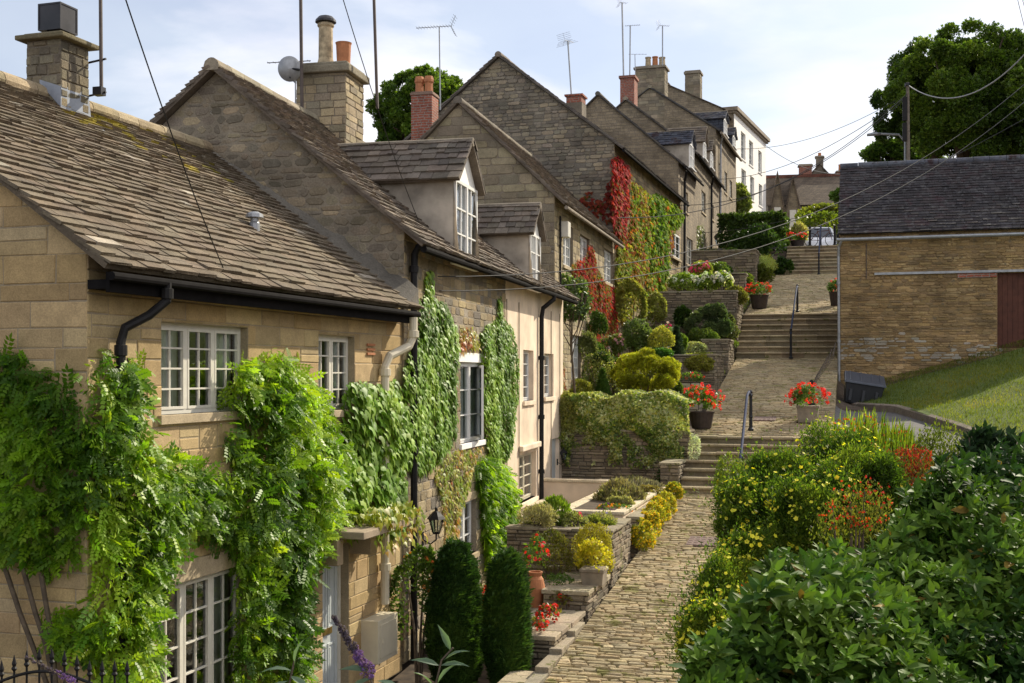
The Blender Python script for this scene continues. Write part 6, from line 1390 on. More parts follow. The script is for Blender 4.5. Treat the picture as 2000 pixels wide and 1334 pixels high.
creeper(h4, 'front', [[(1266, 382), (1290, 378), (1332, 405), (1338, 430), (1325, 448), (1308, 452), (1305, 500), (1305, 545), (1292, 565), (1300, 600), (1285, 625), (1270, 600), (1268, 540), (1262, 480)]], 210, .15, IVY, [(.06, .15, .02), (.10, .22, .03), (.15, .28, .04), (.2, .3, .05)], .3, 'leaf_matte', 17, 1, .7, root=rt, rough=.6, sh=.7)
creeper(h4, 'front', [[(1228, 330), (1262, 372), (1330, 405), (1300, 560), (1250, 600), (1212, 560), (1212, 470), (1228, 440)]], 70, .14, IVY, [(.30, .10, .04), (.30, .24, .05), (.2, .28, .05), (.1, .2, .03), (.12, .24, .04)], .3, 'leaf_matte', 31, 1, .9, root=rt, rough=.7, sh=1.2, name='mixed_foliage')
creeper(h4, 'front', [[(1270, 560), (1305, 540), (1300, 620), (1275, 620)]], 200, .14, IVY, MIX[:3], .15, 'leaf_matte', 18, 1, .9, root=rt, rough=.5, name='autumn_foliage')
rt = croot(h6, 'climber', 'grey green climber on the stone house near the lantern', y=6)
creeper(h6, 'front', [[(1361, 440), (1374, 436), (1374, 512), (1361, 515)]], 90, .14, LEAF4, [(.08, .13, .05), (.12, .17, .07)], .2, 'leaf', 19, 1, .9, root=rt)
# ================================================================== shrubs and trees of the gardens
def sh(name, label, cat, x0, x1, y0, y1, d, n, leaf, tmpl, pal, dep=.9, ground=None, **k):
    c = P((x0+x1)/2, (y0+y1)/2, d); rx = (x1-x0)/2/FPX*d; rz = (y1-y0)/2/FPX*d
    return shrub(name, label, cat, (c.x, c.y, c.z), (rx, rx*dep, rz), n, leaf, tmpl, pal, ground=ground, **k)
DK = [(0.018, 0.05, 0.012), (0.025, 0.065, 0.015), (0.04, 0.09, 0.02)]
MG = [(0.035, 0.08, 0.018), (0.055, 0.12, 0.025), (0.08, 0.16, 0.035)]
def cone_pts(c, r, h, n, seed=0, round_=.55):
    t = RNG.uniform(0, 1, n); a = RNG.uniform(0, 2*math.pi, n)
    prof = np.minimum(1, .72+t*1.1)*np.sqrt(np.clip(1-t**5, 0, 1)) if round_ < .9 else (1-t)*.98+.03
    lump = .95+.16*vnoise(np.column_stack([np.cos(a)*2, np.sin(a)*2, t*h*3]), 1.7, seed)
    rr = r*prof*lump*RNG.uniform(.8, 1, n)
    pos = np.column_stack([c[0]+rr*np.cos(a), c[1]+rr*np.sin(a), c[2]+t*h]); no = nrm(np.column_stack([np.cos(a), np.sin(a), .15+.5*t**3]))
    return pos, no
def conifer(name, label, x0, x1, y0, y1, d, n, pal, leaf=.07, group=None, round_=.55, seed=1, tmpl=SPRIGN, z0=None):
    c = P((x0+x1)/2, y1, d); r = (x1-x0)/2/FPX*d; h = (y1-y0)/FPX*d
    if z0 is not None: h += c.z-z0; c.z = z0
    root = plant(name, label, 'conifer', c, group); pos, no = cone_pts(c, r, h, n, seed, round_); m_ = len(pos)
    scatter('foliage', tmpl, rel(pos, c), nrm(no+rnd3(m_)*.5), nrm(np.array([0, 0, 1.])+no*.5+rnd3(m_)*.35), leaf*RNG.uniform(.6, 1.3, m_)*np.where(RNG.uniform(0, 1, m_) < .06, 1.9, 1), pick(pos, pal, 3, seed), M['needle'], root)
    m = MB(); m.tube([(0, 0, -.1), (0, 0, h*.9)], [.05, .01], 7); m.build('trunk', M['bark'], root); return root
CYP = [(0.018, 0.055, 0.016), (0.03, 0.085, 0.02), (0.055, 0.13, 0.028)]
conifer('cypress', 'clipped dark cypress column in front of the lantern wall', 835, 943, 1066, 1340, 16.2, 22000, CYP, .075, 'clipped cypresses in the front garden')
conifer('cypress', 'second dark cypress column next to the slab terraces', 946, 1036, 1084, 1335, 15.7, 19000, CYP, .075, 'clipped cypresses in the front garden', seed=2)
sh('rose_bush', 'sprawling dark green rose in front of the black drainpipe', 'bush', 765, 870, 1060, 1290, 16.3, 2600, .06, LEAF4, MG, dep=.4, ground=0.0, nclump=26, cr=.3, seed=4, flowers=(24, .05, [(.6, .12, .03), (.6, .2, .03)], BALL, -1))
for i, (a, b, c, d_) in enumerate([(1026, 1050, 1062, 1090), (935, 958, 1140, 1200)]):
    pass
sh('red_gladiolus', 'red flower spike glowing between the two cypresses', 'flowers', 934, 960, 1130, 1210, 16.6, 60, .08, LEAFN, MG, ground=0.0, seed=9, flowers=(16, .075, REDF, BALL, -.9), stem=False)
sh('yellow_shrub', 'yellow green shrub tumbling over the dry stone planter face', 'shrub', 1120, 1196, 1020, 1140, 19.0, 5200, .028, LEAF4, [(0.12, 0.16, 0.02), (.24, .26, .03), (.38, .34, .04)], dep=.4, seed=21, ground=.7)
sh('trailing_plant', 'dark trailing greenery on the shaded dry stone planter', 'shrub', 1030, 1125, 1035, 1130, 19.0, 3000, .03, LEAF4, [(.05, .08, .015), (.08, .11, .02), (.12, .13, .03)], dep=.25, seed=22, ground=.3)
sh('santolina', 'silver grey feathery cushion on the dry stone planter', 'shrub', 1015, 1085, 985, 1042, 19.9, 2600, .05, LEAFN, [(.26, .29, .21), (.34, .37, .28), (.2, .24, .16)], seed=23, ground=1.55)
sh('leafy_perennial', 'upright fresh green perennial on the dry stone planter', 'plant', 1060, 1112, 975, 1040, 20.2, 1100, .09, LEAFN, [(.12, .22, .03), (.18, .3, .04)], seed=24, ground=1.55, upb=1.2)
sh('cranesbill', 'grey green mound with pink dots on the dry stone planter', 'plant', 1100, 1150, 1000, 1042, 20.0, 1500, .04, LEAF4, [(.14, .2, .08), (.2, .26, .12)], seed=25, ground=1.55, flowers=(8, .05, [(.6, .03, .12)], BALL, .3))
sh('lavender', 'pale blue lavender at the corner of the pink planter', 'plant', 1145, 1205, 1000, 1040, 20.4, 1100, .05, LEAFN, [(.2, .24, .14), (.25, .3, .2)], seed=26, ground=1.6, upb=1, flowers=(70, .05, [(.22, .2, .5), (.3, .28, .55)], LEAF4, 0.1))
sh('lavender', 'big grey green lavender in the pink raised bed', 'plant', 1165, 1252, 945, 1005, 23.5, 3200, .09, LEAFN, [(.12, .15, .08), (.2, .22, .14), (.16, .17, .16)], seed=27, ground=1.65, upb=1)
sh('marigolds', 'orange marigolds and purple petunias in the pink raised bed', 'flowers', 1165, 1235, 985, 1008, 22, 500, .05, LEAF4, MG, seed=28, ground=1.66, flowers=(40, .055, [(.75, .25, .02), (.8, .3, .02), (.2, .05, .3)], BALL, -.3))
sh('marigolds', 'orange flowers near the top of the pink raised bed', 'flowers', 1235, 1275, 965, 985, 24.3, 500, .05, LEAF4, MG, seed=29, ground=1.66, flowers=(40, .06, [(.8, .28, .02), (.6, .1, .02)], BALL, -.3))
sh('russian_sage', 'hazy mauve sage against the big retaining wall', 'plant', 1190, 1290, 935, 975, 26.2, 2400, .09, LEAFN, [(.14, .13, .13), (.18, .17, .13), (.12, .14, .08)], seed=30, ground=1.66, upb=1)
YF = [(.75, .52, .02), (.8, .58, .03), (.6, .45, .03)]; YG = [(.16, .22, .03), (.26, .3, .04), (.36, .36, .05)]
for i, (x0, x1, y0, y1, d, lb) in enumerate([(1238, 1276, 1022, 1075, 21.4, 'yellow flowering clump at the near corner of the pink planter'), (1258, 1292, 988, 1035, 22.6, 'second yellow clump along the pink planter edge'), (1250, 1285, 1005, 1052, 22.0, 'low clump filling the gap along the pink planter edge'), (1272, 1302, 978, 1022, 23.3, 'bright clump near the middle of the pink planter edge'), (1282, 1312, 968, 1008, 24.0, 'yellow clump halfway to the lowest steps'), (1302, 1328, 948, 980, 25.4, 'last yellow green clump before the lowest steps')]):
    sh('corydalis', lb, 'flowers', x0-5, x1+5, y0-5, y1+3, d, 1700, .05, LEAF4, YG, seed=40+i, flowers=(170, .045, YF, BALL, -.6), group='yellow flowers spilling along the lane edge', stem=False)
# variegated hedge on the retaining wall
VG = [(.08, .15, .035), (.15, .23, .06), (.27, .33, .12), (.44, .46, .24)]
hc = P(1222, 828, 28.9); root = plant('variegated_ivy', 'variegated cream and green ivy hedge heaped over the retaining wall', 'hedge', (hc.x, hc.y, 2.7))
n = 15000; xs = RNG.uniform(-1.5, 1.62, n); t = RNG.uniform(0, 1, n); top = RNG.uniform(0, 1, n) < .3
zt_ = 1.02+.06*np.sin(xs*3)+.06*np.sin(xs*7+1)-np.maximum(0, np.abs(xs-.05)-1.3)**2*1.6
zb_ = np.where(np.abs(vnoise(np.column_stack([xs, xs*0, xs*0]), 2.2, 3)) > .33, -.62, -.15)+RNG.uniform(-.15, .1, n)
zz = np.where(top, zt_, zb_+(zt_-zb_)*t); dn_ = .16*vnoise(np.column_stack([xs, xs*0, zz]), 4.0, 8); yy = dn_*(~top)+np.where(top, RNG.uniform(-.55, .9, n), -.62+.12*np.sin(xs*5+zz*4)+RNG.uniform(0, .12, n)+np.where(zz < 0, -.02, 0)-.1*np.sin(np.clip((zz)/1., 0, 1)*3.1)); 
pos = np.column_stack([xs, yy+.02, zz]); no = nrm(np.column_stack([xs*.2, np.where(top, -.2, -1.), np.where(top, 1., .35)])+rnd3(n)*.5)
scatter('foliage', IVY, pos, no, nrm(np.array([0, -.3, -.6])+rnd3(n)*.9), .06*RNG.uniform(.7, 1.3, n), pick(pos, VG, 3, 5, .6), M['leaf'], root)
m = MB(); m.tube([(-1.3, 0, 0), (1.3, .1, .2)], .04, 6); m.build('stem', M['bark'], root)
q = P(1357, 875, 27.6); shrub('silver_plant', 'silver white trailing plant on the wall end beside the lowest steps', 'plant', (q.x, q.y, q.z), (.12, .12, .38), 900, .05, LEAFN, [(.4, .44, .36), (.5, .54, .45)], seed=50, stem=False, upb=-.5)
sh('fern', 'dark green fern at the foot of the retaining wall', 'plant', 1280, 1330, 915, 950, 27.4, 500, .08, LEAFN, DK, seed=51, ground=1.5)
# terrace behind
GC = [(.13, .17, .012), (.24, .29, .02), (.38, .40, .03), (.48, .46, .05)]
sh('golden_conifer', 'round golden green conifer bush above the variegated ivy', 'conifer', 1197, 1325, 688, 785, 31.0, 15000, .085, SPRIGN, GC, mat='leaf', nclump=70, cr=.22, seed=52, ns=2.2, upb=.7)
conifer('topiary_cone', 'small dark clipped cone left of the golden conifer', 1157, 1196, 724, 790, 30.5, 5000, CYP, .06, round_=.95, seed=5)
for i, (x0, x1, y0, y1, d) in enumerate([(1160, 1190, 690, 722, 32.5), (1186, 1212, 700, 730, 32.8), (1145, 1180, 668, 700, 34)]):
    sh('topiary_ball', ['nearest dark clipped ball above the clipped cone', 'small clipped ball right of the other topiary', 'upper clipped ball under the standard tree'][i], 'topiary', x0, x1, y0, y1, d, 2200, .05, LEAF4, DK+[MG[1]], seed=54+i, nclump=20, cr=.6, stem=True, ground=3.3, group='clipped topiary balls')
# small standard tree in front of house 3
tq = P(1115, 770, 30.3); tree('standard_tree', 'small tree with blue green leaves against the cottage corner beyond the pink wall', (tq.x, tq.y, 2.7), 3, P(1122, 590, 30.3).z-2.7, (.55, .5, .75), 3600, .085, [(.05, .10, .05), (.07, .13, .07), (.10, .18, .05), (.14, .22, .05)], .035, 61, 26, .36, tmpl=LEAF4)
sh('rose_bush', 'rose with pale pink flowers under the red creeper', 'bush', 1128, 1215, 690, 775, 32.6, 3600, .06, LEAF4, [(.08, .13, .05), (.14, .2, .08), (.2, .26, .1)], seed=62, ground=3.1, flowers=(50, .05, [(.6, .45, .42), (.65, .35, .4)], BALL, -.8))
sh('grey_bush', 'grey green shrub left of the blue pot', 'bush', 1215, 1275, 628, 690, 35, 3500, .07, LEAF4, [(.08, .14, .06), (.13, .2, .09)], seed=63, ground=3.6)
sh('lime_shrub', 'lime green shrub below the blue pot', 'bush', 1265, 1315, 640, 690, 34.6, 2600, .06, LEAF4, [(.16, .22, .05), (.28, .33, .08)], seed=64, ground=3.6)
sh('box_hedge', 'low flat topped box hedge behind the golden conifer', 'hedge', 1262, 1312, 681, 700, 34.0, 2500, .05, LEAF4, [(.03, .10, .02), (.05, .15, .03)], seed=65, nclump=60, cr=.4)
sh('creeper_bush', 'light green bush at the foot of the creeper house wall', 'bush', 1205, 1262, 545, 640, 38.6, 5000, .09, LEAF4, [(.14, .2, .05), (.2, .26, .08), (.26, .3, .1)], seed=66, ground=4.2, dep=.5)
conifer('blue_fir', 'narrow dark blue fir in front of the tall dry stone wall', 1298, 1345, 640, 742, 35.5, 5500, [(.02, .05, .03), (.03, .07, .04), (.05, .09, .06)], .09, round_=.97, seed=7)
sh('blue_shrub', 'wide blue green juniper shrub against the tall dry stone wall', 'bush', 1338, 1432, 598, 690, 39.4, 5200, .10, SPRIG, [(.045, .09, .045), (.07, .13, .07), (.10, .16, .09)], seed=67, ground=4.4, dep=.4, nclump=36, cr=.3)
sh('dark_climber', 'dark foliage on the shaded left end of the tall stone wall', 'bush', 1318, 1350, 600, 650, 40.3, 1300, .1, LEAF4, DK, seed=69, ground=4.4, dep=.3)
sh('white_cushion', 'pale silvery round cushion plant on the stepped walls', 'plant', 1333, 1378, 668, 698, 37.4, 2200, .05, LEAF4, [(.22, .28, .16), (.34, .4, .26)], seed=70)
conifer('small_cypress', 'thin bright cypress right of the silvery cushion', 1380, 1403, 650, 702, 38.2, 2200, [(.05, .12, .02), (.09, .18, .03)], .06, 'small clipped cypresses by the second steps', seed=8)
conifer('small_cypress', 'shorter cypress nearest to the second steps', 1403, 1421, 668, 706, 38.0, 1500, [(.06, .14, .02), (.1, .2, .03)], .06, 'small clipped cypresses by the second steps', seed=9)
sh('box_hedge', 'tiny clipped hedge on the wall beside the second steps', 'hedge', 1405, 1442, 665, 680, 39.4, 1500, .05, LEAF4, [(.08, .16, .03), (.12, .2, .04)], seed=71, nclump=40, cr=.5)
sh('ground_ivy', 'green ivy edging along the wall top above the golden conifer', 'plant', 1335, 1398, 690, 706, 34.6, 1400, .06, LEAF4, [(.14, .2, .04), (.22, .27, .07)], seed=72, stem=False)
sh('geraniums', 'red geraniums in the pale stone trough', 'flowers', 1328, 1372, 728, 748, 32.2, 420, .06, LEAF4, GER, seed=73, flowers=(12, .08, REDF, BALL, -.2), stem=False)
WF = [(.75, .76, .70), (.8, .8, .76), (.66, .68, .55)]
for i, (x0, x1, y0, y1, d, lb) in enumerate([(1307, 1362, 535, 574, 41.9, 'left white hydrangea on the tall stone wall'), (1366, 1398, 536, 572, 41.7, 'middle white hydrangea on the tall stone wall'), (1394, 1428, 533, 572, 41.6, 'right white hydrangea on the tall stone wall')]):
    sh('hydrangea', lb, 'hydrangea', x0, x1, y0, y1, d, 1700, .09, LEAF4, [(.1, .2, .03), (.16, .27, .05), (.22, .32, .07)], seed=74+i, flowers=(42, .17, WF, BALL, .0), group='white hydrangeas', ground=6.95)
sh('pink_phlox', 'pink flowering bush behind the white hydrangeas', 'flowers', 1344, 1392, 514, 550, 43.2, 1600, .09, LEAF4, [(.1, .18, .03), (.2, .28, .06)], seed=80, flowers=(36, .17, [(.6, .05, .15), (.7, .15, .25)], BALL, .0), ground=6.95)
sh('green_bush', 'round mid green bush behind the right white hydrangea', 'bush', 1378, 1425, 515, 555, 43.6, 2600, .08, LEAF4, [(.08, .15, .04), (.14, .22, .06)], seed=81, ground=6.95)
sh('topiary_ball', 'dark clipped ball by the upper cottage door', 'topiary', 1358, 1385, 500, 522, 52, 1500, .09, LEAF4, DK, seed=82, nclump=20, cr=.6, ground=8.0)
sh('orange_acer', 'orange bronze shrub below the far lantern', 'bush', 1388, 1420, 494, 518, 52, 900, .12, LEAF4, [(.3, .12, .03), (.22, .15, .03)], seed=83, ground=8.4)
sh('green_bush', 'dark green shrub beside the orange one', 'bush', 1412, 1445, 488, 516, 53, 900, .12, LEAF4, MG, seed=84, ground=8.4)
sh('ground_cover', 'bright green low plants on the brown stone wall', 'plant', 1425, 1470, 535, 550, 47, 1200, .09, LEAF4, [(.12, .22, .03), (.18, .3, .05)], seed=85, stem=False)
sh('green_mound', 'smooth lime green mound on the upper stone wall', 'shrub', 1456, 1514, 500, 536, 51.5, 5200, .07, LEAFN, [(.26, .34, .10), (.36, .44, .16)], seed=86, nclump=50, cr=.4)
# big dark hedges near the top
def hedge(name, label, x0, x1, y0, y1, z0, z1, n, leaf, pal, seed=0, tmpl=LEAF4, wob=.18, rz=0):
    c = ((x0+x1)/2, (y0+y1)/2, z0); root = plant(name, label, 'hedge', c); w_, l_, h = (x1-x0)/2, (y1-y0)/2, z1-z0
    f = RNG.uniform(0, 1, n); u = RNG.uniform(-1, 1, (n, 2)); ar = np.array([w_*h, l_*h, w_*l_*1.0]); ar = ar/ar.sum()
    px_ = np.where(f < ar[0], u[:, 0]*w_, np.where(f < ar[0]+ar[1], w_, u[:, 0]*w_)); py_ = np.where(f < ar[0], -l_, np.where(f < ar[0]+ar[1], u[:, 0]*l_, u[:, 1]*l_)); pz_ = np.where(f < ar[0]+ar[1], (u[:, 1]*.5+.5)*h, h)
    no = np.zeros((n, 3)); no[f < ar[0]] = (0, -1, .1); no[(f >= ar[0]) & (f < ar[0]+ar[1])] = (1, 0, .1); no[f >= ar[0]+ar[1]] = (0, 0, 1)
    pos = np.column_stack([px_, py_, pz_]); pos -= no*(.02+wob*(.5+.5*vnoise(pos, 1.8, seed)))[:, None]; pos += rnd3(n)*.05
    scatter('foliage', tmpl, pos, nrm(no+rnd3(n)*.7), nrm(no*.3+rnd3(n)+np.array([0, 0, .3])), leaf*RNG.uniform(.7, 1.3, n), pick(pos, pal, 1.5, seed), M['leaf'], root)
    m = MB(); m.tube([(0, 0, -.2), (0, 0, h*.7)], .08, 6); m.build('stem', M['bark'], root); return root
a = P(1406, 415, 60.5); b_ = P(1546, 415, 60.5); hedge('clipped_hedge', 'large flat topped dark hedge below the white house', a.x, -3.2, 60.6, 64, 9.6, P(1470, 417, 60).z, 16000, .16, [(.022, .05, .012), (.035, .075, .018), (.055, .11, .025)], 90, wob=.35)
sh('dark_shrub', 'broad dark evergreen mass below the flat topped hedge', 'bush', 1420, 1546, 445, 560, 58.6, 12000, .17, LEAF4, DK+[(.04, .085, .03)], seed=91, dep=.6, ground=8.0, nclump=50, cr=.3)
sh('dark_shrub', 'shadowed shrub beside the left end of the top steps', 'bush', 1512, 1546, 505, 545, 56.2, 1600, .14, LEAF4, DK, seed=92, ground=8.6)
sh('elder_bush', 'light green bush leaning on the white house', 'bush', 1410, 1462, 365, 432, 76, 3600, .26, LEAF4, [(.09, .15, .05), (.15, .22, .08), (.2, .28, .1)], seed=93, ground=11)
a = P(1560, 450, 72); hedge('clipped_hedge', 'low green hedge behind the parked van', a.x-.2, a.x+9, 76, 78.5, 10.5, P(1600, 425, 76).z, 5200, .24, [(.08, .14, .02), (.14, .22, .03)], 94)
sh('yellow_bush', 'yellow green bush above the hedge behind the van', 'bush', 1560, 1670, 405, 440, 82, 3500, .3, LEAF4, [(.09, .14, .03), (.15, .2, .04), (.12, .17, .03)], seed=95, ground=11)
sh('pampas', 'pale grassy clump by the parked van', 'plant', 1545, 1575, 435, 480, 61.5, 1200, .2, LEAFN, [(.3, .34, .18), (.2, .26, .08)], seed=96, ground=10.5, upb=.8)
sh('shrub', 'small bush peeping past the barn roof end', 'bush', 1625, 1660, 372, 402, 60, 700, .22, LEAF4, MG, seed=97, ground=10.5)
# ================================================================== trees
tb = P(1885, 300, 62); tree('broadleaf_tree', 'huge dark broadleaf tree behind the barn roof', (tb.x, tb.y, 9), 14, P(1865, 210, 62).z-9, (4.75, 4.3, 4.5), 80000, .22, [(.035, .08, .014), (.055, .115, .018), (.08, .155, .025), (.12, .21, .035)], .4, 100, 330, .135, lumps=.5)
tb = P(2040, 300, 60); tree('broadleaf_tree', 'second dark tree cut by the right edge of the photo', (tb.x, tb.y, 9), 14, P(2040, 215, 60).z-9, (3.6, 3.6, 3.6), 16000, .27, [(.035, .08, .014), (.055, .115, .018), (.09, .165, .03)], .35, 101, 160, .15, lumps=.5)
tb = P(1740, 310, 70); tree('broadleaf_tree', 'small light green tree low at the left foot of the huge tree', (tb.x, tb.y, 10), 6, P(1715, 305, 70).z-10, (1.9, 1.5, .9), 4500, .3, MG, .15, 102, 26, .35)
tb = P(830, 240, 62); tree('broadleaf_tree', 'round dark tree behind the red brick chimney', (tb.x, tb.y, 9), 12, P(830, 228, 62).z-9, (3.05, 2.7, 2.6), 24000, .24, [(.035, .085, .014), (.06, .125, .02), (.10, .19, .03)], .35, 103, 230, .14, lumps=.45)
# ================================================================== right foreground bank
LG = [(.014, .045, .010), (.024, .07, .013), (.042, .105, .017), (.075, .16, .025)]
def mass(name, label, cat, poly, dfun, thick, n, leaf, tmpl, pal, mat, seed, upv=(0, 0, 1), rough=.6, ns=2.0, lump=.25, whorl=0, base=None, flowers=None, lumpf=2.2):
    """a bank of foliage whose lit surface rises away from the camera; the outline is read off the photo"""
    q = poly_sample(poly, n); d = np.array([dfun(a, b) for a, b in q]); rr = np.array([tuple(P(a, b, 1.0)-CAM) for a, b in q])
    pos = np.array([[0, 0, CAMZ]])+rr*d[:, None]
    s0 = vnoise(pos, lumpf, seed); e = edge_dist(q, poly)/60.; pos[:, 2] += lump*(s0-.2)*np.minimum(1, e)
    dep = RNG.uniform(0, 1, n)**1.3*thick; pos += np.array([tuple(FWD)])*dep[:, None]*.6; pos[:, 2] -= dep*.55
    g = (vnoise(pos+np.array([.05, 0, 0]), lumpf, seed)-s0)
    no = nrm(np.array([0, 0, .8])-np.array([tuple(FWD)])*.55+rnd3(n)*.25)
    b = Vector((float(pos[:, 0].mean()), float(pos[:, 1].mean()), 1.9)) if base is None else Vector(base)
    root = plant(name, label, cat, b)
    if whorl:
        pos_ = np.repeat(pos, whorl, 0); axis_ = np.repeat(nrm(no+rnd3(n)*.35), whorl, 0); k = len(pos_)
        t1 = nrm(np.cross(axis_, np.array([.3, .5, .2]))); t2 = np.cross(axis_, t1); ang = np.tile(np.arange(whorl)*2.4, n)+np.repeat(RNG.uniform(0, 6, n), whorl)
        rad_ = t1*np.cos(ang)[:, None]+t2*np.sin(ang)[:, None]; lev = np.tile(np.linspace(0.15, 1.0, whorl), n)
        up = nrm(rad_*(1.15-lev[:, None]*.55)+axis_*(.15+lev[:, None]*.75)); nn = nrm(axis_*1.1-rad_*.35*lev[:, None]+rnd3(k)*.2); pos_ = pos_+axis_*(lev[:, None]-1)*leaf*.9
        cols = np.repeat(pick(pos, pal, ns, seed), whorl, 0)*RNG.uniform(.8, 1.2, (k, 1))*(1+.35*(lev[:, None]-.5)*np.array([[1, 1, .6]]))
        ws = np.repeat(RNG.uniform(.6, 1.25, n), whorl); odd = RNG.uniform(0, 1, k) < .012; cols[odd] = np.array([.30, .20, .04])*RNG.uniform(.5, 1.1, (int(odd.sum()), 1))
        scatter('foliage', tmpl, rel(pos_+np.repeat(np.clip(RNG.normal(0, .035, (n, 1)), -.05, .12), whorl, 0)*axis_, b), nrm(nn+rnd3(k)*.25), nrm(up+rnd3(k)*.22), leaf*ws*RNG.uniform(.65, 1.15, k)*(1.15-.4*lev), cols, M[mat], root)
    else:
        up = nrm(np.array(upv)*.5+rnd3(n)*rough+no*.3); scatter('foliage', tmpl, rel(pos, b), nrm(no+rnd3(n)*rough), up, leaf*RNG.uniform(.65, 1.25, n), pick(pos, pal, ns, seed), M[mat], root)
    if flowers:
        fn, fs, fpal, ftm = flowers; idx = np.argsort(dep)[:fn*3]; idx = RNG.permutation(idx)[:fn]; fp = pos[idx]+no[idx]*.03
        scatter('blossom', ftm, rel(fp, b), nrm(no[idx]+rnd3(len(idx))*.6), nrm(np.cross(no[idx], rnd3(len(idx)))), fs*RNG.uniform(.7, 1.2, len(idx)), pick(fp, fpal, 3, seed), M['petal'], root)
    m = MB()
    for k in range(8):
        j = int(RNG.integers(0, n)); e_ = Vector(pos[j])-b; m.tube([(e_.x*.3, e_.y*.3, -.2), e_*.6+Vector((0, 0, -.1)), e_], [.02, .014, .005], 5)
    m.build('stems', M['bark'], root); return root
LP = [(1340, 1360), (1352, 1290), (1400, 1250), (1440, 1175), (1482, 1135), (1505, 1080), (1550, 1060), (1600, 1070), (1650, 1050), (1690, 1060), (1740, 1045), (1745, 1010), (1775, 985), (1810, 940), (1860, 915), (1900, 885), (1960, 865), (2040, 850), (2040, 1360)]
mass('laurel_hedge', 'glossy dark green laurel filling the bottom right corner', 'hedge', LP, lambda a, b: 6.3-(b-880)/480*2.1+(a-1700)/2000, .9, 7200, .08, LEAF6, LG, 'leaf_gloss', 201, whorl=7, lump=.30, ns=2.5, lumpf=3.2)
mass('dark_laurel', 'very dark low shrub at the right edge above the laurel', 'bush', [(1880, 900), (1890, 850), (1925, 830), (1960, 845), (2040, 840), (2040, 900)], lambda a, b: 8.5, .6, 1500, .08, LEAF6, [(.012, .035, .018), (.02, .05, .025)], 'leaf_gloss', 202, lump=.1)
PG = [(.03, .07, .012), (.045, .10, .016), (.07, .135, .02), (.12, .19, .028)]
PY = [(.78, .66, .03), (.82, .74, .06)]
def domes(name, label, cat, parts, leaf, tmpl, pal, seed, flowers, mat='leaf_thin', ground=1.9, cr=.33):
    b = P((parts[0][0]+parts[0][1])/2, parts[0][3], parts[0][4]); b.z = ground; root = plant(name, label, cat, b); A, B_, FA, FB = [], [], [], []
    for i, (x0, x1, y0, y1, d, n, nf) in enumerate(parts):
        c = P((x0+x1)/2, (y0+y1)/2, d); rx = (x1-x0)/2/FPX*d*1.08; rz = (y1-y0)/2/FPX*d*1.08; r = (rx, rx*.8, rz)
        p, no = blob((c.x, c.y, c.z), r, n, 34, cr, .25, seed+i, -.8, .5); st = RNG.uniform(0, 1, n) < .22; p[st] += no[st]*RNG.exponential(.05, (int(st.sum()), 1)); A.append(p); B_.append(no)
        p, no = blob((c.x, c.y, c.z), np.array(r)*1.04, nf, 34, cr, .9, seed+i, -.8, .5); FA.append(p+no*.035); FB.append(no)
    pos = np.vstack(A); no = np.vstack(B_); m = len(pos)
    scatter('foliage', tmpl, rel(pos, b), nrm(no*.6+rnd3(m)*.8), nrm(no*.5+rnd3(m)*.7+np.array([0, 0, .5])), leaf*RNG.uniform(.65, 1.25, m), pick(pos, pal, 3, seed), M[mat], root)
    pos = np.vstack(FA); no = np.vstack(FB); m = len(pos); fs, fp, ft = flowers
    scatter('blossom', ft, rel(pos, b), nrm(no+rnd3(m)*.4+np.array([0, 0, .4])), nrm(np.cross(no, rnd3(m))), fs*RNG.uniform(.7, 1.2, m), pick(pos, fp, 3, seed), M['petal'], root)
    k_ = MB()
    for k in range(9): a = k*.7; k_.tube([(0, 0, -.1), (math.cos(a)*.08, math.sin(a)*.08, .3), (math.cos(a)*.22, math.sin(a)*.22, .75)], [.02, .014, .005], 5)
    k_.build('stems', M['bark'], root); return root
domes('potentilla', 'large rounded yellow flowering potentilla right of the lowest steps', 'shrub', [(1500, 1745, 838, 1110, 10.6, 60000, 480), (1405, 1560, 905, 1140, 9.9, 34000, 260), (1590, 1775, 862, 1090, 9.8, 22000, 90), (1500, 1640, 930, 1130, 9.3, 16000, 130), (1450, 1600, 872, 1000, 10.3, 14000, 100), (1560, 1700, 900, 1110, 9.5, 16000, 160), (1398, 1480, 950, 1110, 9.7, 9000, 110)], .034, LEAFN, PG, 203, (.034, PY, FLOWER))
domes('potentilla', 'lower yellow flowering potentilla beside the cobbles at the bottom', 'shrub', [(1345, 1500, 1105, 1310, 8.6, 30000, 320), (1328, 1440, 1180, 1370, 8.0, 19000, 230), (1400, 1530, 1030, 1180, 9.1, 16000, 170), (1365, 1480, 1075, 1200, 8.9, 11000, 140), (1350, 1470, 1230, 1370, 7.9, 12000, 120)], .031, LEAFN, PG, 214, (.036, PY, FLOWER))
sh('potentilla', 'wispy yellow flowered sprig leaning towards the handrail foot', 'shrub', 1395, 1460, 890, 1040, 11.2, 4200, .03, LEAFN, PG, seed=205, ground=2.0, flowers=(40, .032, PY, FLOWER, -.9))
CR = [(.60, .035, .012), (.68, .07, .015), (.5, .02, .015)]
mass('crocosmia', 'orange red crocosmia with sword leaves behind the potentilla', 'flowers', [(1660, 840), (1700, 828), (1760, 832), (1790, 850), (1800, 890), (1740, 900), (1700, 870)], lambda a, b: 12.0-(b-830)/100, .5, 800, .17, BLADE, [(.05, .10, .015), (.09, .15, .02), (.035, .07, .015)], 'leaf_thin', 206, upv=(0, 0, 3), rough=.35, lump=.06, flowers=(130, .045, CR, SPRIG))
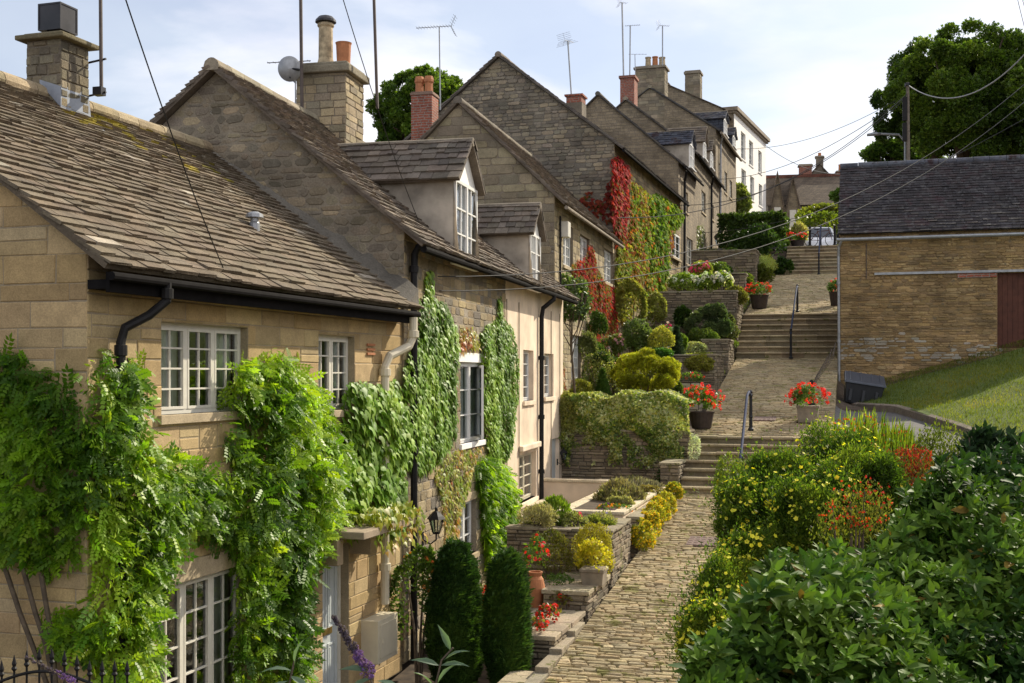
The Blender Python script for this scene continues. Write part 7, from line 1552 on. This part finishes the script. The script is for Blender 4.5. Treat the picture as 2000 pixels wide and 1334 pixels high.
mass('red_shrub', 'deep red leaved shrub between the potentilla and the laurel', 'shrub', [(1700, 925), (1730, 880), (1790, 870), (1830, 890), (1825, 920), (1790, 960), (1740, 990), (1715, 960)], lambda a, b: 10.2, .6, 4200, .04, LEAFN, [(.09, .02, .012), (.17, .022, .018), (.26, .03, .02), (.10, .09, .02)], 'leaf_thin', 207, lump=.1)
mass('crocosmia', 'scarlet flowers scattered above the laurel edge', 'flowers', [(1590, 1000), (1640, 945), (1700, 930), (1750, 960), (1735, 1020), (1690, 1035), (1610, 1030)], lambda a, b: 8.6, .4, 1300, .035, LEAFN, [(.08, .1, .03), (.1, .14, .03)], 'leaf_thin', 208, lump=.08, flowers=(130, .027, CR, SPRIG))
mass('crocosmia', 'few red flowers at the left tip of the laurel', 'flowers', [(1440, 1150), (1480, 1120), (1495, 1180), (1470, 1230), (1445, 1220)], lambda a, b: 7.6, .3, 300, .03, LEAFN, PG, 'leaf_thin', 209, lump=.05, flowers=(60, .03, CR, SPRIG))
for i, (x0, y0, x1, y1) in enumerate([(1500, 1060, 1570, 1110), (1640, 960, 1690, 1000)]): pass
mass('crocosmia', 'wiry red crocosmia in front of the grey side road', 'flowers', [(1610, 835), (1650, 815), (1700, 812), (1720, 825), (1680, 840)], lambda a, b: 13.4, .3, 120, .15, BLADE, [(.12, .2, .03), (.2, .3, .04)], 'leaf_thin', 210, upv=(0, 0, 3), rough=.3, lump=.05, flowers=(60, .045, CR, SPRIG))
mass('ferny_bush', 'loose green shrub at the edge of the side road', 'bush', [(1790, 870), (1800, 830), (1850, 815), (1890, 850), (1880, 900), (1820, 905)], lambda a, b: 11.5, .5, 2600, .04, LEAFN, [(.06, .10, .02), (.1, .15, .03)], 'leaf_thin', 211, lump=.1)
# ================================================================== buddleia at the bottom edge, close to the camera
LEAFB = T([(0, 0, 0), (0.10, 0.25, 0.05), (0.12, 0.5, 0.05), (0.05, .8, -.06), (0, 1, -0.2), (-.05, .8, -.06), (-0.12, 0.5, 0.05), (-0.10, 0.25, 0.05), (0, 0.3, 0.0), (0, 0.65, -0.03)], [(0, 1, 8), (0, 8, 7), (1, 2, 9, 8), (8, 9, 6, 7), (2, 3, 9), (9, 5, 6), (3, 4, 9), (4, 5, 9)])
def stalk(name, label, pts, d, leaves, spike=None, group='buddleia shoots poking up from below'):
    W = [P(a, b, d) for a, b in pts]; root = plant(name, label, 'buddleia', W[0], group); m = MB(); m.tube([p-W[0] for p in W], [.008]+[.004]*(len(W)-1), 5); m.build('stem', M['bark'], root)
    ps, up = [], []
    for (a, b, dx, dy) in leaves:
        ps.append(tuple(P(a, b, d)-W[0])); v = RGT*dx-Z*dy-FWD*.3; up.append(tuple(v))
    if ps:
        n = len(ps); scatter('leaves', LEAFB, np.array(ps), nrm(np.tile(np.array([[0, -.5, 1.]]), (n, 1))+rnd3(n)*.4), nrm(np.array(up)), .115*np.ones(n), np.tile(np.array([[.11, .17, .11]]), (n, 1))*RNG.uniform(.8, 1.2, (n, 1)), M['leaf'], root)
    if spike:
        a0, b0, a1, b1, w0, n = spike; t = RNG.uniform(0, 1, n); c = np.array(P(a0, b0, d))[None]*(1-t[:, None])+np.array(P(a1, b1, d))[None]*t[:, None]
        pos = c+rnd3(n)*w0*(1-.75*t[:, None])*RNG.uniform(.6, 1, (n, 1)); cl = np.where(t[:, None] < .4, np.array([[.15, .08, .27]]), np.array([[.09, .07, .10]]))*RNG.uniform(.7, 1.3, (n, 1))
        scatter('blossom', BALL, rel(pos, W[0]), rnd3(n), rnd3(n), .012*RNG.uniform(.7, 1.3, n), cl, M['petal'], root)
stalk('buddleia', 'purple buddleia spike crossing the front door', [(760, 1420), (735, 1360), (715, 1300), (690, 1270), (655, 1205)], 4.6, [(735, 1330, 1, .1), (728, 1325, -1, .3), (745, 1350, 1, .3), (720, 1310, -.8, -.2), (740, 1345, -.9, .5)], (722, 1315, 652, 1205, .03, 260))
stalk('buddleia', 'bare buddleia shoot with grey leaves right of the purple spike', [(845, 1420), (850, 1340), (862, 1290), (885, 1265)], 4.6, [(860, 1300, 1, -.2), (858, 1300, -1, -.4), (866, 1290, .9, -.6), (850, 1345, -.7, -.9), (854, 1335, .6, -.9), (880, 1270, -.4, -1)])
stalk('buddleia', 'pair of grey buddleia leaves below the wisteria', [(560, 1420), (562, 1350), (575, 1290)], 4.6, [(562, 1330, -.8, .3), (566, 1320, .8, .4), (570, 1310, -.9, -.2), (575, 1300, .2, -1)])
stalk('buddleia', 'pale lilac buddleia spike over the iron railing', [(170, 1400), (120, 1320), (55, 1285)], 5.0, [(160, 1390, 1, .2)], (150, 1334, 50, 1283, .015, 70))

# more planting crowded together on the terraces
CROWD = [
 ('plant', 'silvery mound in the middle of the pink raised bed', 1185, 1240, 972, 1000, 22.6, [(.2, .24, .15), (.28, .32, .2)], .05),
 ('plant', 'fresh green leaves along the inner edge of the pink raised bed', 1170, 1215, 960, 990, 23.4, MG, .06),
 ('plant', 'bronze green plant at the far end of the pink raised bed', 1240, 1300, 950, 975, 25.0, [(.16, .14, .05), (.22, .18, .06)], .05),
 ('plant', 'grey green filler behind the silver cushion on the dry stone planter', 1030, 1100, 1000, 1040, 20.4, [(.14, .18, .08), (.2, .24, .12)], .05),
 ('plant', 'low green filler at the right end of the dry stone planter', 1130, 1195, 1010, 1040, 20.2, [(.12, .18, .05), (.18, .24, .07)], .05),
 ('bush', 'mid green bush pressed against the cottage wall under the upper windows', 1140, 1185, 610, 670, 33.8, MG, .06),
 ('bush', 'grey green bush between the standard tree and the topiary balls', 1125, 1165, 650, 710, 33.0, [(.10, .15, .07), (.15, .2, .1)], .06),
 ('bush', 'leafy dark bush behind the golden conifer', 1200, 1260, 650, 700, 34.8, [(.05, .1, .03), (.08, .14, .04)], .06),
 ('bush', 'olive green bush above the golden conifer', 1235, 1290, 660, 700, 35.8, [(.12, .15, .04), (.18, .2, .06)], .06),
 ('rose_bush', 'bush with small pink flowers below the far cottage windows', 1170, 1220, 655, 700, 34.4, [(.07, .12, .04), (.12, .18, .05)], .06),
 ('bush', 'bright fern green bush right of the blue pot', 1318, 1342, 655, 690, 36.6, [(.1, .2, .03), (.15, .27, .04)], .07),
 ('bush', 'pale green bush at the far end of the creeper house wall', 1262, 1300, 575, 640, 40.2, [(.16, .21, .07), (.22, .27, .1)], .09),
 ('bush', 'green shrub in the corner below the tall dry stone wall', 1345, 1400, 640, 690, 38.6, [(.06, .12, .03), (.1, .17, .04)], .09),
 ('bush', 'dusty green bush under the blue juniper', 1395, 1440, 615, 668, 40.2, [(.07, .12, .05), (.12, .17, .08)], .09),
 ('trailing_plant', 'trailing green plant over the corner of the tall dry stone wall', 1415, 1458, 560, 600, 41.1, [(.08, .12, .03), (.14, .17, .05)], .08),
 ('trailing_plant', 'green trailer spilling over the brown stone wall by the red tub', 1440, 1472, 545, 575, 46.2, [(.09, .15, .03), (.15, .2, .04)], .08),
 ('trailing_plant', 'ivy trailing down the wall below the lime mound', 1470, 1510, 520, 560, 50.1, [(.06, .1, .02), (.1, .14, .03)], .09),
 ('bush', 'dark bush between the stone houses and the upper stone wall', 1385, 1430, 520, 545, 47.5, DK, .1),
 ('trailing_plant', 'green trailer over the stone wall above the golden conifer', 1340, 1395, 694, 730, 34.1, [(.12, .17, .04), (.2, .24, .06)], .06),
 ('bush', 'low green cushion beside the pale stone trough', 1300, 1332, 745, 785, 31.6, [(.08, .15, .03), (.13, .2, .04)], .06),
 ('bush', 'yellow green cushion left of the clipped cone', 1110, 1158, 745, 790, 30.6, [(.14, .18, .04), (.22, .26, .06)], .06),
 ('trailing_plant', 'small green trailer at the left end of the variegated hedge', 1090, 1125, 770, 850, 28.6, [(.12, .17, .05), (.2, .25, .1)], .06),
 ('plant', 'tuft of green between the pink wall and the retaining wall', 1110, 1160, 985, 1010, 25.3, MG, .06)]
for i, (nm, lb, x0, x1, y0, y1, d, pl_, lf) in enumerate(CROWD):
    fl = (36, .09, [(.6, .3, .35), (.65, .5, .5)], BALL, -.6) if nm == 'rose_bush' else None
    sh(nm, lb, 'bush' if nm in ('bush', 'rose_bush') else 'plant', x0, x1, y0, y1, d, 2200, lf, LEAF4, pl_, seed=300+i, nclump=18, cr=.45, stem=False, flowers=fl, dep=.6)
# low planting that covers the terraced beds
n = 26000; q = np.column_stack([RNG.uniform(-7, -3.85, n), RNG.uniform(28.9, 60, n)]); q = q[(q[:, 1] > 32.5) | (q[:, 0] < -4.3)]
pos = np.column_stack([q, [hgt(a, b)+.02 for a, b in q]]); k = len(pos); pos[:, 2] += RNG.uniform(0, .28, k)*(.4+.6*np.clip(vnoise(pos, 1.2, 77)+.5, 0, 1))
gc = scatter('ground_cover', LEAF4, pos, nrm(rnd3(k)*.6+np.array([0, 0, 1.])), nrm(rnd3(k)+np.array([0, 0, .4])), .10*RNG.uniform(.6, 1.3, k), pick(pos, [(.05, .09, .02), (.08, .14, .03), (.13, .18, .04), (.2, .2, .06)], 1.5, 78), M['leaf']); tag(gc, kind='stuff')
